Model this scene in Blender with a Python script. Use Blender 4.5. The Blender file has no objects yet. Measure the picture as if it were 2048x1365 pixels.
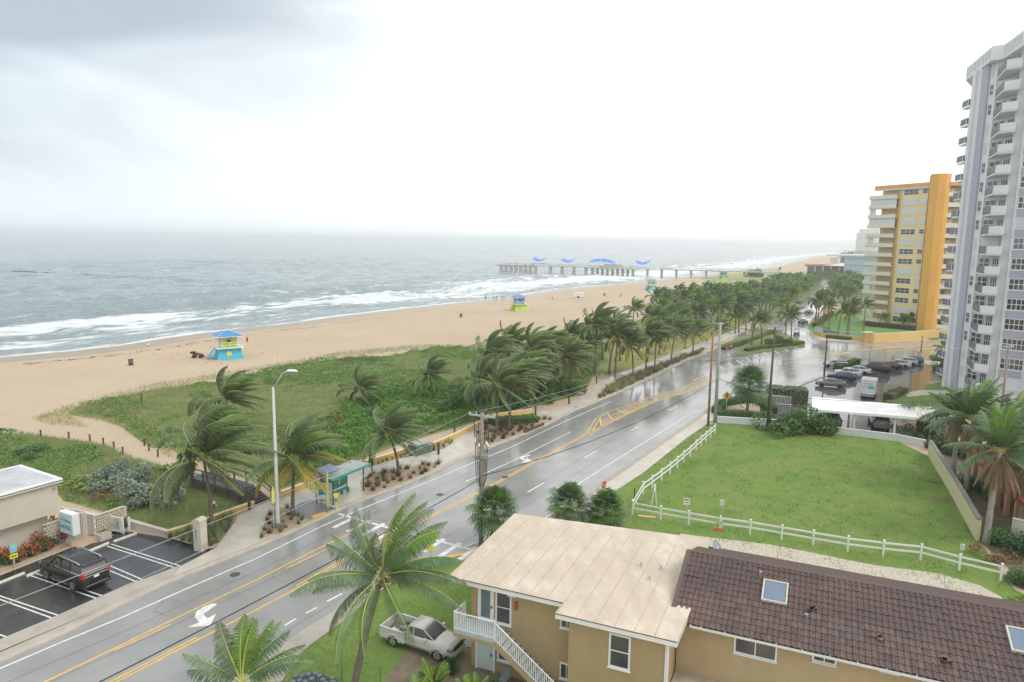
import bpy, bmesh, math, random
import numpy as np
from mathutils import Vector, Matrix
random.seed(7); RNG=np.random.default_rng(11)
R=math.radians; PI=math.pi
S=bpy.context.scene; COL=S.collection
# ---------------------------------------------------------------- camera
H=23.5; FPX=1395.0; PPX,PPY=1024.0,682.5
PITCH=math.atan(198/FPX); ROLL=R(.8)
cp,sp=math.cos(PITCH),math.sin(PITCH)
FW=Vector((0,cp,-sp)); c_,s_=math.cos(ROLL),math.sin(ROLL)
r0=Vector((1,0,0)); u0=Vector((0,sp,cp))
RT=c_*r0+s_*u0; UP=-s_*r0+c_*u0
cam=bpy.data.cameras.new('camera'); co=bpy.data.objects.new('camera',cam); COL.objects.link(co)
cam.sensor_width=36; cam.lens=FPX/2048*36; cam.clip_start=.3; cam.clip_end=60000
m=Matrix((RT,UP,-FW)).transposed().to_4x4(); m.translation=Vector((0,0,H)); co.matrix_world=m
S.camera=co
# ---------------------------------------------------------------- light
w=bpy.data.worlds.new('World'); S.world=w; w.use_nodes=True; nt=w.node_tree; N=nt.nodes; Lk=nt.links
for n in list(N): N.remove(n)
out=N.new('ShaderNodeOutputWorld'); bg=N.new('ShaderNodeBackground'); bg.inputs[1].default_value=.1
SUN_EL,SUN_AZ=R(52),R(115)
sky=N.new('ShaderNodeTexSky'); sky.sky_type='NISHITA'; sky.sun_disc=False; sky.sun_elevation=SUN_EL; sky.sun_rotation=SUN_AZ; sky.air_density=1.5; sky.dust_density=3
tc=N.new('ShaderNodeTexCoord')
nz=N.new('ShaderNodeTexNoise'); nz.inputs['Scale'].default_value=2.2; nz.inputs['Detail'].default_value=5; nz.inputs['Roughness'].default_value=.45; nz.inputs['Distortion'].default_value=.5
mp=N.new('ShaderNodeMapping'); mp.inputs['Scale'].default_value=(1,1,2.6); mp.inputs['Location'].default_value=(.4,.2,.1)
Lk.new(tc.outputs['Generated'],mp.inputs[0]); Lk.new(mp.outputs[0],nz.inputs[0])
# the darker rain cloud over the sea, up and to the left
dt=N.new('ShaderNodeVectorMath'); dt.operation='DOT_PRODUCT'
bd=Vector((-.52,.74,.42)).normalized(); dt.inputs[1].default_value=bd
Lk.new(tc.outputs['Generated'],dt.inputs[0])
mr=N.new('ShaderNodeMapRange'); mr.interpolation_type='SMOOTHSTEP'; mr.inputs[1].default_value=.86; mr.inputs[2].default_value=1.0
Lk.new(dt.outputs['Value'],mr.inputs[0])
mr2=N.new('ShaderNodeMapRange'); mr2.interpolation_type='SMOOTHSTEP'; mr2.inputs[1].default_value=.36; mr2.inputs[2].default_value=.66; mr2.inputs[3].default_value=0; mr2.inputs[4].default_value=1
Lk.new(nz.outputs['Fac'],mr2.inputs[0])
def M(op,a,b=None,c=None):
    n=N.new('ShaderNodeMath'); n.operation=op
    for i,v in enumerate((a,b,c)):
        if v is None: continue
        if isinstance(v,(int,float)): n.inputs[i].default_value=v
        else: Lk.new(v,n.inputs[i])
    return n.outputs[0]
f1=M('MULTIPLY',mr.outputs[0],M('MULTIPLY_ADD',mr2.outputs[0],.75,.25))
f2=M('MULTIPLY',mr2.outputs[0],.10)
fac=M('ADD',f1,f2)
sx=N.new('ShaderNodeSeparateXYZ'); Lk.new(tc.outputs['Generated'],sx.inputs[0])
side=N.new('ShaderNodeMapRange'); side.interpolation_type='SMOOTHSTEP'; side.inputs[1].default_value=-.75; side.inputs[2].default_value=.25; Lk.new(sx.outputs[0],side.inputs[0])
cA=N.new('ShaderNodeMix'); cA.data_type='RGBA'; cA.inputs[6].default_value=(8.9,9.9,10.5,1); cA.inputs[7].default_value=(12.6,12.7,12.7,1)
Lk.new(side.outputs[0],cA.inputs[0])
cB=N.new('ShaderNodeMix'); cB.data_type='RGBA'; cB.inputs[7].default_value=(4.7,5.4,6.1,1)
Lk.new(fac,cB.inputs[0]); Lk.new(cA.outputs[2],cB.inputs[6])
cC=N.new('ShaderNodeMix'); cC.data_type='RGBA'; cC.inputs[0].default_value=.9
Lk.new(sky.outputs[0],cC.inputs[6]); Lk.new(cB.outputs[2],cC.inputs[7])
Lk.new(cC.outputs[2],bg.inputs[0]); Lk.new(bg.outputs[0],out.inputs[0])
sl=bpy.data.lights.new('sun','SUN'); sl.energy=1.1; sl.angle=R(25); sl.color=(1,.96,.9)
so=bpy.data.objects.new('sun',sl); COL.objects.link(so)
sd=Vector((math.sin(SUN_AZ)*math.cos(SUN_EL),math.cos(SUN_AZ)*math.cos(SUN_EL),math.sin(SUN_EL)))
so.rotation_euler=sd.to_track_quat('Z','Y').to_euler(); so.location=(0,-20,80)
S.view_settings.view_transform='Standard'; S.view_settings.look='None'; S.view_settings.gamma=1; S.view_settings.exposure=.24; S.view_settings.use_curve_mapping=False
S.render.engine='CYCLES'; cy=S.cycles; cy.use_denoising=True
try: cy.denoiser='OPENIMAGEDENOISE'
except Exception: pass
cy.max_bounces=12; cy.diffuse_bounces=3; cy.glossy_bounces=3; cy.transmission_bounces=3; cy.volume_bounces=12; cy.transparent_max_bounces=8; cy.caustics_reflective=False; cy.caustics_refractive=False
# ---------------------------------------------------------------- measuring: a sight line met with the level z
def ray(u,v): return FPX*FW+(u-PPX)*RT-(v-PPY)*UP
def at(u,v,z=0.0):
    d=ray(u,v); t=(z-H)/d.z; return Vector((d.x*t,d.y*t,z))
def atd(u,v,dep):
    d=ray(u,v); t=dep/d.y; return Vector((d.x*t,d.y*t,H+d.z*t))
def px(p):
    q=Vector(p)-Vector((0,0,H)); k=q.dot(FW); return PPX+FPX*q.dot(RT)/k, PPY-FPX*q.dot(UP)/k
def ztop(p,v):
    lo,hi=-2.,90.
    for _ in range(40):
        mm=(lo+hi)/2
        if px((p[0],p[1],mm))[1]>v: lo=mm
        else: hi=mm
    return lo
def ang(a,b): return math.atan2(b[1]-a[1],b[0]-a[0])
def lerp(a,b,t): return a+(b-a)*t
# ---------------------------------------------------------------- materials
MATS={}
def mat(name,col,rough=.7,var=.12,scale=2.,bump=0.,bscale=20.,metal=0.,spec=.4,col2=None,wet=None,detail=4,rnd=0.,stretch=(1,1,1),trans=0):
    if name in MATS: return MATS[name]
    mt=bpy.data.materials.new(name); mt.use_nodes=True; t=mt.node_tree; b=t.nodes['Principled BSDF']
    b.inputs['Roughness'].default_value=rough; b.inputs['Metallic'].default_value=metal; b.inputs['Specular IOR Level'].default_value=spec
    g=t.nodes.new('ShaderNodeNewGeometry'); mpn=t.nodes.new('ShaderNodeMapping'); mpn.inputs['Scale'].default_value=stretch
    t.links.new(g.outputs['Position'],mpn.inputs[0])
    n=t.nodes.new('ShaderNodeTexNoise'); n.inputs['Scale'].default_value=scale; n.inputs['Detail'].default_value=detail; n.inputs['Roughness'].default_value=.6
    t.links.new(mpn.outputs[0],n.inputs[0])
    r=t.nodes.new('ShaderNodeMapRange'); r.inputs[1].default_value=.3; r.inputs[2].default_value=.7
    t.links.new(n.outputs['Fac'],r.inputs[0])
    mx=t.nodes.new('ShaderNodeMix'); mx.data_type='RGBA'
    c2=col2 or tuple(min(1,c*(1+var)) for c in col); c1=col if col2 else tuple(c*(1-var) for c in col)
    mx.inputs[6].default_value=(*c1,1); mx.inputs[7].default_value=(*c2,1)
    t.links.new(r.outputs[0],mx.inputs[0]); last=mx.outputs[2]
    if rnd:
        oi=t.nodes.new('ShaderNodeObjectInfo'); hs=t.nodes.new('ShaderNodeHueSaturation')
        a=t.nodes.new('ShaderNodeMapRange'); a.inputs[3].default_value=1-rnd; a.inputs[4].default_value=1+rnd
        t.links.new(oi.outputs['Random'],a.inputs[0]); t.links.new(a.outputs[0],hs.inputs['Value'])
        a2=t.nodes.new('ShaderNodeMapRange'); a2.inputs[3].default_value=.5-rnd*.06; a2.inputs[4].default_value=.5+rnd*.06
        t.links.new(oi.outputs['Random'],a2.inputs[0]); t.links.new(a2.outputs[0],hs.inputs['Hue'])
        t.links.new(last,hs.inputs['Color']); last=hs.outputs[0]
    t.links.new(last,b.inputs['Base Color'])
    if wet:
        n2=t.nodes.new('ShaderNodeTexNoise'); n2.inputs['Scale'].default_value=wet[0]; n2.inputs['Detail'].default_value=3
        t.links.new(g.outputs['Position'],n2.inputs[0])
        r2=t.nodes.new('ShaderNodeMapRange'); r2.inputs[1].default_value=.38; r2.inputs[2].default_value=.62; r2.inputs[3].default_value=wet[1]; r2.inputs[4].default_value=wet[2]
        t.links.new(n2.outputs['Fac'],r2.inputs[0]); t.links.new(r2.outputs[0],b.inputs['Roughness'])
    if bump:
        n3=t.nodes.new('ShaderNodeTexNoise'); n3.inputs['Scale'].default_value=bscale; n3.inputs['Detail'].default_value=3
        t.links.new(mpn.outputs[0],n3.inputs[0])
        bp=t.nodes.new('ShaderNodeBump'); bp.inputs['Strength'].default_value=bump; bp.inputs['Distance'].default_value=.05
        t.links.new(n3.outputs['Fac'],bp.inputs['Height']); t.links.new(bp.outputs[0],b.inputs['Normal'])
    if trans:
        b.inputs['Subsurface Weight'].default_value=0
        tr=t.nodes.new('ShaderNodeBsdfTranslucent'); t.links.new(last,tr.inputs[0]); ms=t.nodes.new('ShaderNodeMixShader'); ms.inputs[0].default_value=trans
        t.links.new(b.outputs[0],ms.inputs[1]); t.links.new(tr.outputs[0],ms.inputs[2]); t.links.new(ms.outputs[0],t.nodes['Material Output'].inputs[0])
    MATS[name]=mt; return mt
def streaks(mt,scale,stretch,lo=.6,amt=.25,colr=(.1,.09,.08)):
    """stains with a shape of their own, mixed over the base colour"""
    t=mt.node_tree; b=t.nodes['Principled BSDF']; src=b.inputs['Base Color'].links[0].from_socket
    g=t.nodes.new('ShaderNodeNewGeometry'); mp_=t.nodes.new('ShaderNodeMapping'); mp_.inputs['Scale'].default_value=stretch
    n=t.nodes.new('ShaderNodeTexNoise'); n.inputs['Scale'].default_value=scale; n.inputs['Detail'].default_value=6; n.inputs['Roughness'].default_value=.65
    t.links.new(g.outputs['Position'],mp_.inputs[0]); t.links.new(mp_.outputs[0],n.inputs[0])
    r=t.nodes.new('ShaderNodeMapRange'); r.inputs[1].default_value=lo-.12; r.inputs[2].default_value=lo+.12; r.inputs[4].default_value=amt
    t.links.new(n.outputs['Fac'],r.inputs[0]); mx=t.nodes.new('ShaderNodeMix'); mx.data_type='RGBA'; mx.inputs[7].default_value=(*colr,1)
    t.links.new(r.outputs[0],mx.inputs[0]); t.links.new(src,mx.inputs[6]); t.links.new(mx.outputs[2],b.inputs['Base Color']); return mt
sand=streaks(streaks(streaks(mat('sand',(.475,.385,.28),.9,.06,.05,bump=.9,bscale=2.2,detail=8,spec=.1),.6,(1,1,1),.55,.3,(.44,.33,.22)),.04,(1,1,1),.55,.4,(.42,.31,.2)),.5,(1.2,.12,1),.60,.35,(.38,.29,.19))
soil=mat('soil',(.40,.30,.21),.9,.2,1.2,bump=.3,spec=.1)
dunebase=mat('dune_soil',(.26,.27,.12),.9,.3,.6,spec=.1,col2=(.18,.23,.08))
asph=streaks(streaks(mat('wet_asphalt',(.28,.275,.26),.3,.10,.35,bump=.03,bscale=60,wet=(.07,.03,.24),spec=.65),.25,(1,1,1),.55,.4,(.17,.17,.165)),1.2,(1,1,1),.62,.2,(.33,.32,.30))
lot=streaks(mat('dark_wet_asphalt',(.035,.037,.04),.15,.3,.5,bump=.05,bscale=60,wet=(.35,.07,.3),spec=.55),.5,(1,1,1),.55,.3,(.07,.075,.08))
lot2=mat('flooded_asphalt',(.11,.11,.11),.06,.2,.3,wet=(.12,.02,.12),spec=.6)
conc=streaks(mat('pavement_concrete',(.50,.46,.39),.45,.10,.7,wet=(.3,.2,.6),bump=.1),.8,(1,1,1),.58,.35,(.33,.3,.25))
conc2=streaks(mat('kerb_concrete',(.40,.36,.30),.5,.12,.8),.9,(1,1,1),.55,.3,(.22,.2,.17))
white=mat('white_paint',(.78,.78,.76),.45,.04,2); wline=streaks(mat('road_white',(.72,.72,.70),.4,.08,3),2.2,(1,1,1),.54,.6,(.38,.38,.37))
yline=streaks(mat('road_yellow',(.78,.45,.05),.45,.1,3),2.0,(1,1,1),.53,.65,(.40,.33,.20))
ywall=streaks(mat('yellow_stucco',(.68,.46,.15),.8,.08,1.5,bump=.1),1.2,(1,1,.5),.6,.3,(.45,.33,.18))
ywcap=mat('pale_cap',(.72,.58,.36),.7,.08,2)
lawnm=streaks(streaks(mat('lawn_grass',(.165,.27,.06),.9,.15,.25,bump=.5,bscale=9,detail=9,spec=.1,col2=(.12,.215,.045)),.35,(1,1,1),.55,.45,(.28,.29,.10)),2.5,(1,1,1),.52,.45,(.105,.17,.035)); lawnm=streaks(streaks(lawnm,.11,(1,1.6,1),.56,.4,(.24,.26,.10)),.9,(1,1,1),.6,.35,(.25,.24,.12))
blade=mat('grass_blade',(.13,.23,.05),.8,.3,1.5,spec=.2,rnd=0)
gravel=mat('gravel',(.52,.46,.38),.9,.25,6,bump=.6,bscale=14,spec=.2)
palmg=mat('palm_green',(.11,.16,.062),.5,.3,.9,spec=.4,rnd=.25,trans=.2)
palmb=mat('palm_bright',(.13,.24,.035),.45,.25,.9,spec=.4,rnd=.2,trans=.25)
palmn=mat('near_palm_green',(.10,.165,.07),.42,.3,1.2,spec=.5,rnd=.25,trans=.15)
palmy=mat('palm_yellow',(.40,.28,.05),.6,.3,.8,col2=(.22,.24,.05),rnd=.25,trans=.2)
palmd=mat('palm_dead',(.25,.17,.10),.8,.3,1,rnd=.3)
rachm=mat('frond_stalk',(.42,.42,.10),.5,.15,2)
trunkm=mat('palm_trunk',(.17,.14,.11),.85,.3,4,bump=.5,bscale=12,stretch=(1,1,3))
trunkl=mat('royal_trunk',(.33,.30,.27),.8,.2,3,bump=.3,stretch=(1,1,4))
leafg=mat('leaf_green',(.10,.19,.055),.5,.3,1.2,rnd=.2,trans=.15); leafd=mat('leaf_dark',(.065,.13,.05),.5,.3,1.2,rnd=.2,trans=.1)
leafs=mat('leaf_silver',(.27,.34,.26),.6,.2,1.2,rnd=.15,trans=.1); leafy=mat('leaf_lime',(.2,.27,.05),.5,.2,1.5,rnd=.15,trans=.2)
leafr=mat('leaf_red',(.42,.07,.05),.5,.4,3,col2=(.30,.15,.05),rnd=.2); leafx=mat('leaf_vine',(.15,.26,.06),.5,.3,.8,trans=.15); leafo=mat('leaf_brown',(.22,.13,.06),.7,.3,2)
drygr=mat('dune_grass',(.33,.36,.16),.8,.25,.4,col2=(.22,.30,.10),trans=.2)
wood=mat('weathered_wood',(.27,.23,.18),.85,.2,3,stretch=(1,1,.3)); woodb=mat('brown_pole',(.28,.17,.09),.8,.2,3); woodd=mat('dark_pole',(.10,.08,.065),.8,.2,3); plank=mat('dark_plank',(.07,.07,.075),.35,.2,3,spec=.5)
galv=mat('galvanised',(.50,.51,.52),.45,.08,3,metal=.3); steel=mat('grey_metal',(.35,.36,.37),.4,.1,3,metal=.5); concp=mat('concrete_pole',(.36,.36,.34),.8,.1,3)
black=mat('black',(.02,.02,.022),.4,.2,3); rubber=mat('rubber',(.025,.025,.025),.8,.2,4); chrome=mat('chrome',(.7,.7,.72),.15,.05,3,metal=.9)
glass=mat('window_glass',(.02,.025,.03),.08,.3,.45,spec=.8,col2=(.14,.13,.13),detail=1); glassb=mat('pale_glass',(.15,.19,.26),.3,.1,1,spec=.4)
tan=streaks(mat('tan_stucco',(.41,.305,.165),.85,.05,.8,bump=.3,bscale=18),.7,(1.5,1.5,.25),.56,.3,(.30,.22,.13))
cream=streaks(mat('cream_stucco',(.56,.51,.42),.85,.05,.6,bump=.1),.6,(1,1,.3),.6,.2,(.42,.38,.31))
roofm=mat('flat_roof_coat',(.555,.465,.345),.6,.06,.5,bump=.15,bscale=3)
red=mat('red_paint',(.55,.03,.03),.45,.15,3); orange=mat('orange_plastic',(.85,.14,.03),.5,.1,2); teal=mat('teal_paint',(.05,.30,.24),.45,.12,2); flyel=mat('sign_yellow',(.85,.75,.05),.45,.05,2); amber=mat('sign_amber',(.88,.45,.02),.45,.05,2)
darkgreen=mat('dark_green_paint',(.05,.11,.09),.45,.1,2)
# ---------------------------------------------------------------- mesh builder
class MB:
    def __init__(s): s.v=[]; s.f=[]
    def add(s,vs,fs):
        o=len(s.v); s.v+= [tuple(p) for p in vs]; s.f+=[tuple(i+o for i in f) for f in fs]; return s
    def box(s,x0,y0,z0,x1,y1,z1):
        return s.add([(x0,y0,z0),(x1,y0,z0),(x1,y1,z0),(x0,y1,z0),(x0,y0,z1),(x1,y0,z1),(x1,y1,z1),(x0,y1,z1)],[(0,3,2,1),(4,5,6,7),(0,1,5,4),(1,2,6,5),(2,3,7,6),(3,0,4,7)])
    def cbox(s,c,d,rz=0.):
        cx,cy,cz=c; a,b,h=d[0]/2,d[1]/2,d[2]/2; k,q=math.cos(rz),math.sin(rz)
        vs=[(cx+x*k-y*q,cy+x*q+y*k,cz+z) for z in(-h,h) for x,y in((-a,-b),(a,-b),(a,b),(-a,b))]
        return s.add(vs,[(0,3,2,1),(4,5,6,7),(0,1,5,4),(1,2,6,5),(2,3,7,6),(3,0,4,7)])
    def prism(s,poly,z0,z1):
        n=len(poly); vs=[(p[0],p[1],z0) for p in poly]+[(p[0],p[1],z1) for p in poly]
        return s.add(vs,[tuple(range(n-1,-1,-1)),tuple(range(n,2*n))]+[(i,(i+1)%n,n+(i+1)%n,n+i) for i in range(n)])
    def xprism(s,poly,y0,y1): # poly in xz, extruded along y
        n=len(poly); vs=[(p[0],y0,p[1]) for p in poly]+[(p[0],y1,p[1]) for p in poly]
        return s.add(vs,[tuple(range(n)),tuple(range(2*n-1,n-1,-1))]+[(i,n+i,n+(i+1)%n,(i+1)%n) for i in range(n)])
    def tube(s,pts,r,n=6,r2=None,cap=True):
        pts=[Vector(p) for p in pts]; m=len(pts); o=len(s.v); r2=r if r2 is None else r2
        for i,p in enumerate(pts):
            d=(pts[min(i+1,m-1)]-pts[max(i-1,0)]).normalized(); a=d.orthogonal().normalized() if abs(d.z)<.9 else Vector((1,0,0)).cross(d).normalized(); b=d.cross(a)
            if abs(d.z)<.9: a=d.cross(Vector((0,0,1))).normalized(); b=d.cross(a)
            q=r+(r2-r)*i/max(m-1,1)
            for k in range(n):
                t=2*PI*k/n; s.v.append(tuple(p+(a*math.cos(t)+b*math.sin(t))*q))
        for i in range(m-1):
            for k in range(n): s.f.append((o+i*n+k,o+i*n+(k+1)%n,o+(i+1)*n+(k+1)%n,o+(i+1)*n+k))
        if cap: s.f.append(tuple(o+k for k in range(n))[::-1]); s.f.append(tuple(o+(m-1)*n+k for k in range(n)))
        return s
    def lathe(s,prof,n=12,c=(0,0,0)):
        o=len(s.v)
        for r,z in prof:
            for k in range(n): t=2*PI*k/n; s.v.append((c[0]+r*math.cos(t),c[1]+r*math.sin(t),c[2]+z))
        m=len(prof)
        for i in range(m-1):
            for k in range(n): s.f.append((o+i*n+k,o+i*n+(k+1)%n,o+(i+1)*n+(k+1)%n,o+(i+1)*n+k))
        s.f.append(tuple(o+k for k in range(n))[::-1]); s.f.append(tuple(o+(m-1)*n+k for k in range(n))); return s
    def ycyl(s,c,r,w,n=16):
        vs=[(c[0]+r*math.cos(2*PI*k/n),c[1]+y,c[2]+r*math.sin(2*PI*k/n)) for y in(-w/2,w/2) for k in range(n)]
        return s.add(vs,[tuple(range(n)),tuple(range(2*n-1,n-1,-1))]+[(k,n+k,n+(k+1)%n,(k+1)%n) for k in range(n)])
    def loft(s,rings):
        n=len(rings[0]); m=len(rings); o=len(s.v)
        for r in rings: s.v+=[tuple(p) for p in r]
        for i in range(m-1):
            for k in range(n): s.f.append((o+i*n+k,o+i*n+(k+1)%n,o+(i+1)*n+(k+1)%n,o+(i+1)*n+k))
        s.f.append(tuple(o+k for k in range(n))[::-1]); s.f.append(tuple(o+(m-1)*n+k for k in range(n))); return s
    def poly(s,pts): return s.add(pts,[tuple(range(len(pts)))])
    def mesh(s,name,mt,smooth=False):
        me=bpy.data.meshes.new(name); me.from_pydata(s.v,[],s.f); me.materials.append(mt)
        if smooth: me.polygons.foreach_set('use_smooth',[True]*len(me.polygons))
        me.update(); return me
def tag(o,label=None,cat=None,group=None,kind=None):
    if label: o['label']=label
    if cat: o['category']=cat
    if group: o['group']=group
    if kind: o['kind']=kind
    return o
def put(name,me,parent=None,loc=(0,0,0),rz=0,sc=None,rot=None):
    o=bpy.data.objects.new(name,me); COL.objects.link(o); o.location=loc
    if rot: o.rotation_euler=rot
    else: o.rotation_euler=(0,0,rz)
    if sc: o.scale=sc if not isinstance(sc,(int,float)) else (sc,)*3
    if parent: o.parent=parent
    return o
def obj(name,mb,mt,parent=None,smooth=False,**k): return put(name,mb.mesh(name,mt,smooth),parent,**k)
def thing(name,label,cat,loc=(0,0,0),rz=0,group=None,sc=None):
    o=bpy.data.objects.new(name,None); COL.objects.link(o); o.location=loc; o.rotation_euler=(0,0,rz); o.empty_display_size=.3
    if sc: o.scale=(sc,)*3
    return tag(o,label,cat,group)
def kids(o): return [c for c in COL.objects if c.parent==o]
def dup(root,loc,rz,label,group=None,sc=None):
    r=root.copy(); COL.objects.link(r); r.location=loc; r.rotation_euler=(0,0,rz); r['label']=label
    if group: r['group']=group
    if sc: r.scale=(sc,)*3
    for ch in KID.get(root.name) or KID.setdefault(root.name,[(c,kids(c)) for c in kids(root)]):
        c=ch[0].copy(); COL.objects.link(c); c.parent=r
        for g in ch[1]: d=g.copy(); COL.objects.link(d); d.parent=c
    return r
KID={}
def sheet(name,pts,z,mt,kind='structure',up=None):
    """a flat sheet through the points, triangulated; with 'up' it is a slab whose edge drops to 'up'"""
    bm=bmesh.new(); vs=[bm.verts.new((p[0],p[1],z)) for p in pts]; f=bm.faces.new(vs); bm.normal_update()
    if f.normal.z<0: f.normal_flip()
    if up is not None:
        r=bmesh.ops.extrude_face_region(bm,geom=[f]); 
        for e in r['geom']:
            if isinstance(e,bmesh.types.BMVert): e.co.z=z
        for v in vs: v.co.z=up
    bmesh.ops.triangulate(bm,faces=[g for g in bm.faces if len(g.verts)>4],quad_method='BEAUTY',ngon_method='EAR_CLIP')
    if up is not None: bmesh.ops.recalc_face_normals(bm,faces=bm.faces)
    me=bpy.data.meshes.new(name); bm.to_mesh(me); bm.free(); me.materials.append(mt)
    o=put(name,me); 
    if kind: o['kind']=kind
    return o
def P(*uv,z=0): return [at(u,v,z) for u,v in uv]
def ribbon(mb,pts,w,z):
    pts=[Vector((p[0],p[1],0)) for p in pts]; L=[];Q=[]
    for i,p in enumerate(pts):
        d=(pts[min(i+1,len(pts)-1)]-pts[max(i-1,0)]).normalized(); n=Vector((-d.y,d.x,0))*w/2
        L.append(p+n); Q.append(p-n)
    for i in range(len(pts)-1): mb.add([(*Q[i][:2],z),(*Q[i+1][:2],z),(*L[i+1][:2],z),(*L[i][:2],z)],[(0,1,2,3)])
    return mb
def offs(pts,d):
    o=[]
    for i,p in enumerate(pts):
        t=(pts[min(i+1,len(pts)-1)]-pts[max(i-1,0)]); t.z=0; t.normalize(); o.append(p+Vector((-t.y,t.x,0))*d)
    return o
def text_mesh(txt,size,mt,depth=.01):
    cu=bpy.data.curves.new('lettering','FONT'); cu.body=txt; cu.size=size; cu.extrude=depth; cu.align_x='CENTER'; cu.align_y='CENTER'; cu.resolution_u=3
    o=bpy.data.objects.new('lettering',cu); me=bpy.data.meshes.new_from_object(o); bpy.data.objects.remove(o); bpy.data.curves.remove(cu); me.materials.clear(); me.materials.append(mt); return me
def inpoly(X,Y,poly):
    ins=np.zeros(len(X),bool); n=len(poly)
    for i in range(n):
        x1,y1=poly[i][0],poly[i][1]; x2,y2=poly[(i+1)%n][0],poly[(i+1)%n][1]
        if y1==y2: continue
        c=((y1>Y)!=(y2>Y))&(X<(x2-x1)*(Y-y1)/(y2-y1)+x1); ins^=c
    return ins
def scat(poly,n):
    a=np.array([(p[0],p[1]) for p in poly]); lo=a.min(0); hi=a.max(0); xs=[];ys=[];c=0
    while c<n:
        X=RNG.uniform(lo[0],hi[0],n*2); Y=RNG.uniform(lo[1],hi[1],n*2); k=inpoly(X,Y,poly); xs.append(X[k]); ys.append(Y[k]); c+=int(k.sum())
        if k.sum()<n*.02: break
    return np.concatenate(xs)[:n],np.concatenate(ys)[:n]
def npmesh(name,V,F,mt):
    V=np.asarray(V,np.float32); F=np.asarray(F,np.int32); me=bpy.data.meshes.new(name)
    me.vertices.add(len(V)); me.vertices.foreach_set('co',V.ravel()); k=F.shape[1]
    me.loops.add(F.size); me.loops.foreach_set('vertex_index',F.ravel()); me.polygons.add(len(F))
    me.polygons.foreach_set('loop_start',np.arange(0,F.size,k,dtype=np.int32)); me.polygons.foreach_set('loop_total',np.full(len(F),k,np.int32))
    me.update(calc_edges=True); me.materials.append(mt); return me
def leaves(P3,size,flat=.5,jit=.5,asp=.6):
    """one small leaf quad at each point"""
    n=len(P3); a=RNG.normal(size=(n,3)); a[:,2]*=flat; a/=np.linalg.norm(a,axis=1)[:,None]+1e-6
    b=np.cross(a,RNG.normal(size=(n,3))); b/=np.linalg.norm(b,axis=1)[:,None]+1e-6
    s=(size*(1+jit*RNG.uniform(-1,1,n)))[:,None]; a=a*s; b=b*s*asp
    V=np.stack([P3-a,P3+b*.9,P3+a,P3-b*.9],1).reshape(-1,3); F=np.arange(n*4).reshape(-1,4); return V,F
def blades(X,Y,Z,h,wd,lean=.35,wind=.25):
    n=len(X); a=RNG.uniform(0,2*PI,n); hh=h*(1+.5*RNG.uniform(-1,1,n)); dx=np.cos(a)*wd; dy=np.sin(a)*wd
    lx=RNG.normal(size=n)*lean*hh+wind*hh; ly=RNG.normal(size=n)*lean*hh
    V=np.stack([np.stack([X-dx,Y-dy,Z],1),np.stack([X+dx,Y+dy,Z],1),np.stack([X+lx,Y+ly,Z+hh],1)],1).reshape(-1,3)
    return V,np.arange(n*3).reshape(-1,3)
# ================================================================ sea, beach, ground
shore_px=[(0,716),(146,703),(244,692),(342,676),(500,655),(562,650),(683,633),(834,615),(1000,598),(1112,580),(1214,570),(1315,561),(1392,552),(1470,542),(1532,536.5),(1565,530),(1621,515),(1700,506)]
shore=[at(u,v) for u,v in shore_px]
e0=(shore[3]-shore[0]).normalized(); shore=[shore[0]-e0*260,shore[0]-e0*120]+shore
SH=np.array([(p.x,p.y) for p in shore])
seg=np.linalg.norm(np.diff(SH,axis=0),axis=1); cum=np.concatenate([[0],np.cumsum(seg)])
def shore_at(s): return np.interp(s,cum,SH[:,0]),np.interp(s,cum,SH[:,1])
far=shore[-1]
land=[*shore,Vector((far.x+900,far.y+500,0)),Vector((7000,3500,0)),Vector((7000,-600,0)),Vector((-500,-600,0)),Vector((shore[0].x-150,-400,0))]
lm=MB(); sheet('beach',land,0.0,sand)
# the beach dips under the water
mb=MB(); off=offs(shore,9.0)
for i in range(len(shore)-1):
    a,b,c,d=shore[i],shore[i+1],off[i+1],off[i]
    mb.add([(a.x,a.y,0),(b.x,b.y,0),(c.x,c.y,-1.3),(d.x,d.y,-1.3)],[(0,1,2,3)])
o=obj('beach_slope',mb,mat('wet_sand',(.30,.23,.15),.35,.1,.2,spec=.5)); o['kind']='structure'
# shore-parallel water mesh with real waves; foam is a colour of its own
def vnoise(x,y,seed=0):
    xi=np.floor(x).astype(np.int64); yi=np.floor(y).astype(np.int64); fx=x-xi; fy=y-yi; fx=fx*fx*(3-2*fx); fy=fy*fy*(3-2*fy)
    def h(a,b):
        n=(a*374761393+b*668265263+seed*974711)&0x7fffffff; n=((n^(n>>13))*1274126177)&0x7fffffff; return ((n^(n>>16))&0xffff)/65535.
    return (h(xi,yi)*(1-fx)+h(xi+1,yi)*fx)*(1-fy)+(h(xi,yi+1)*(1-fx)+h(xi+1,yi+1)*fx)*fy
def fbm(x,y,o=4,seed=0):
    r=0;a=.5
    for k in range(o): r=r+a*vnoise(x*2**k,y*2**k,seed+k); a*=.5
    return r/(1-.5**o)
ns,ntt=620,330
sg=np.concatenate([np.linspace(2,900,430),np.linspace(906,3200,ns-430)])
tg=np.concatenate([np.linspace(-4,120,190),np.linspace(121.5,620,ntt-190)])
bx,by=shore_at(sg); tx=np.gradient(bx); ty=np.gradient(by); ker=np.ones(25)/25
tx=np.convolve(np.pad(tx,12,'edge'),ker,'valid'); ty=np.convolve(np.pad(ty,12,'edge'),ker,'valid'); ln=np.hypot(tx,ty); nx_,ny_=-ty/ln,tx/ln
Sg,Tg=np.meshgrid(sg,tg,indexing='ij')
X=bx[:,None]+nx_[:,None]*Tg; Y=by[:,None]+ny_[:,None]*Tg
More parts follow.
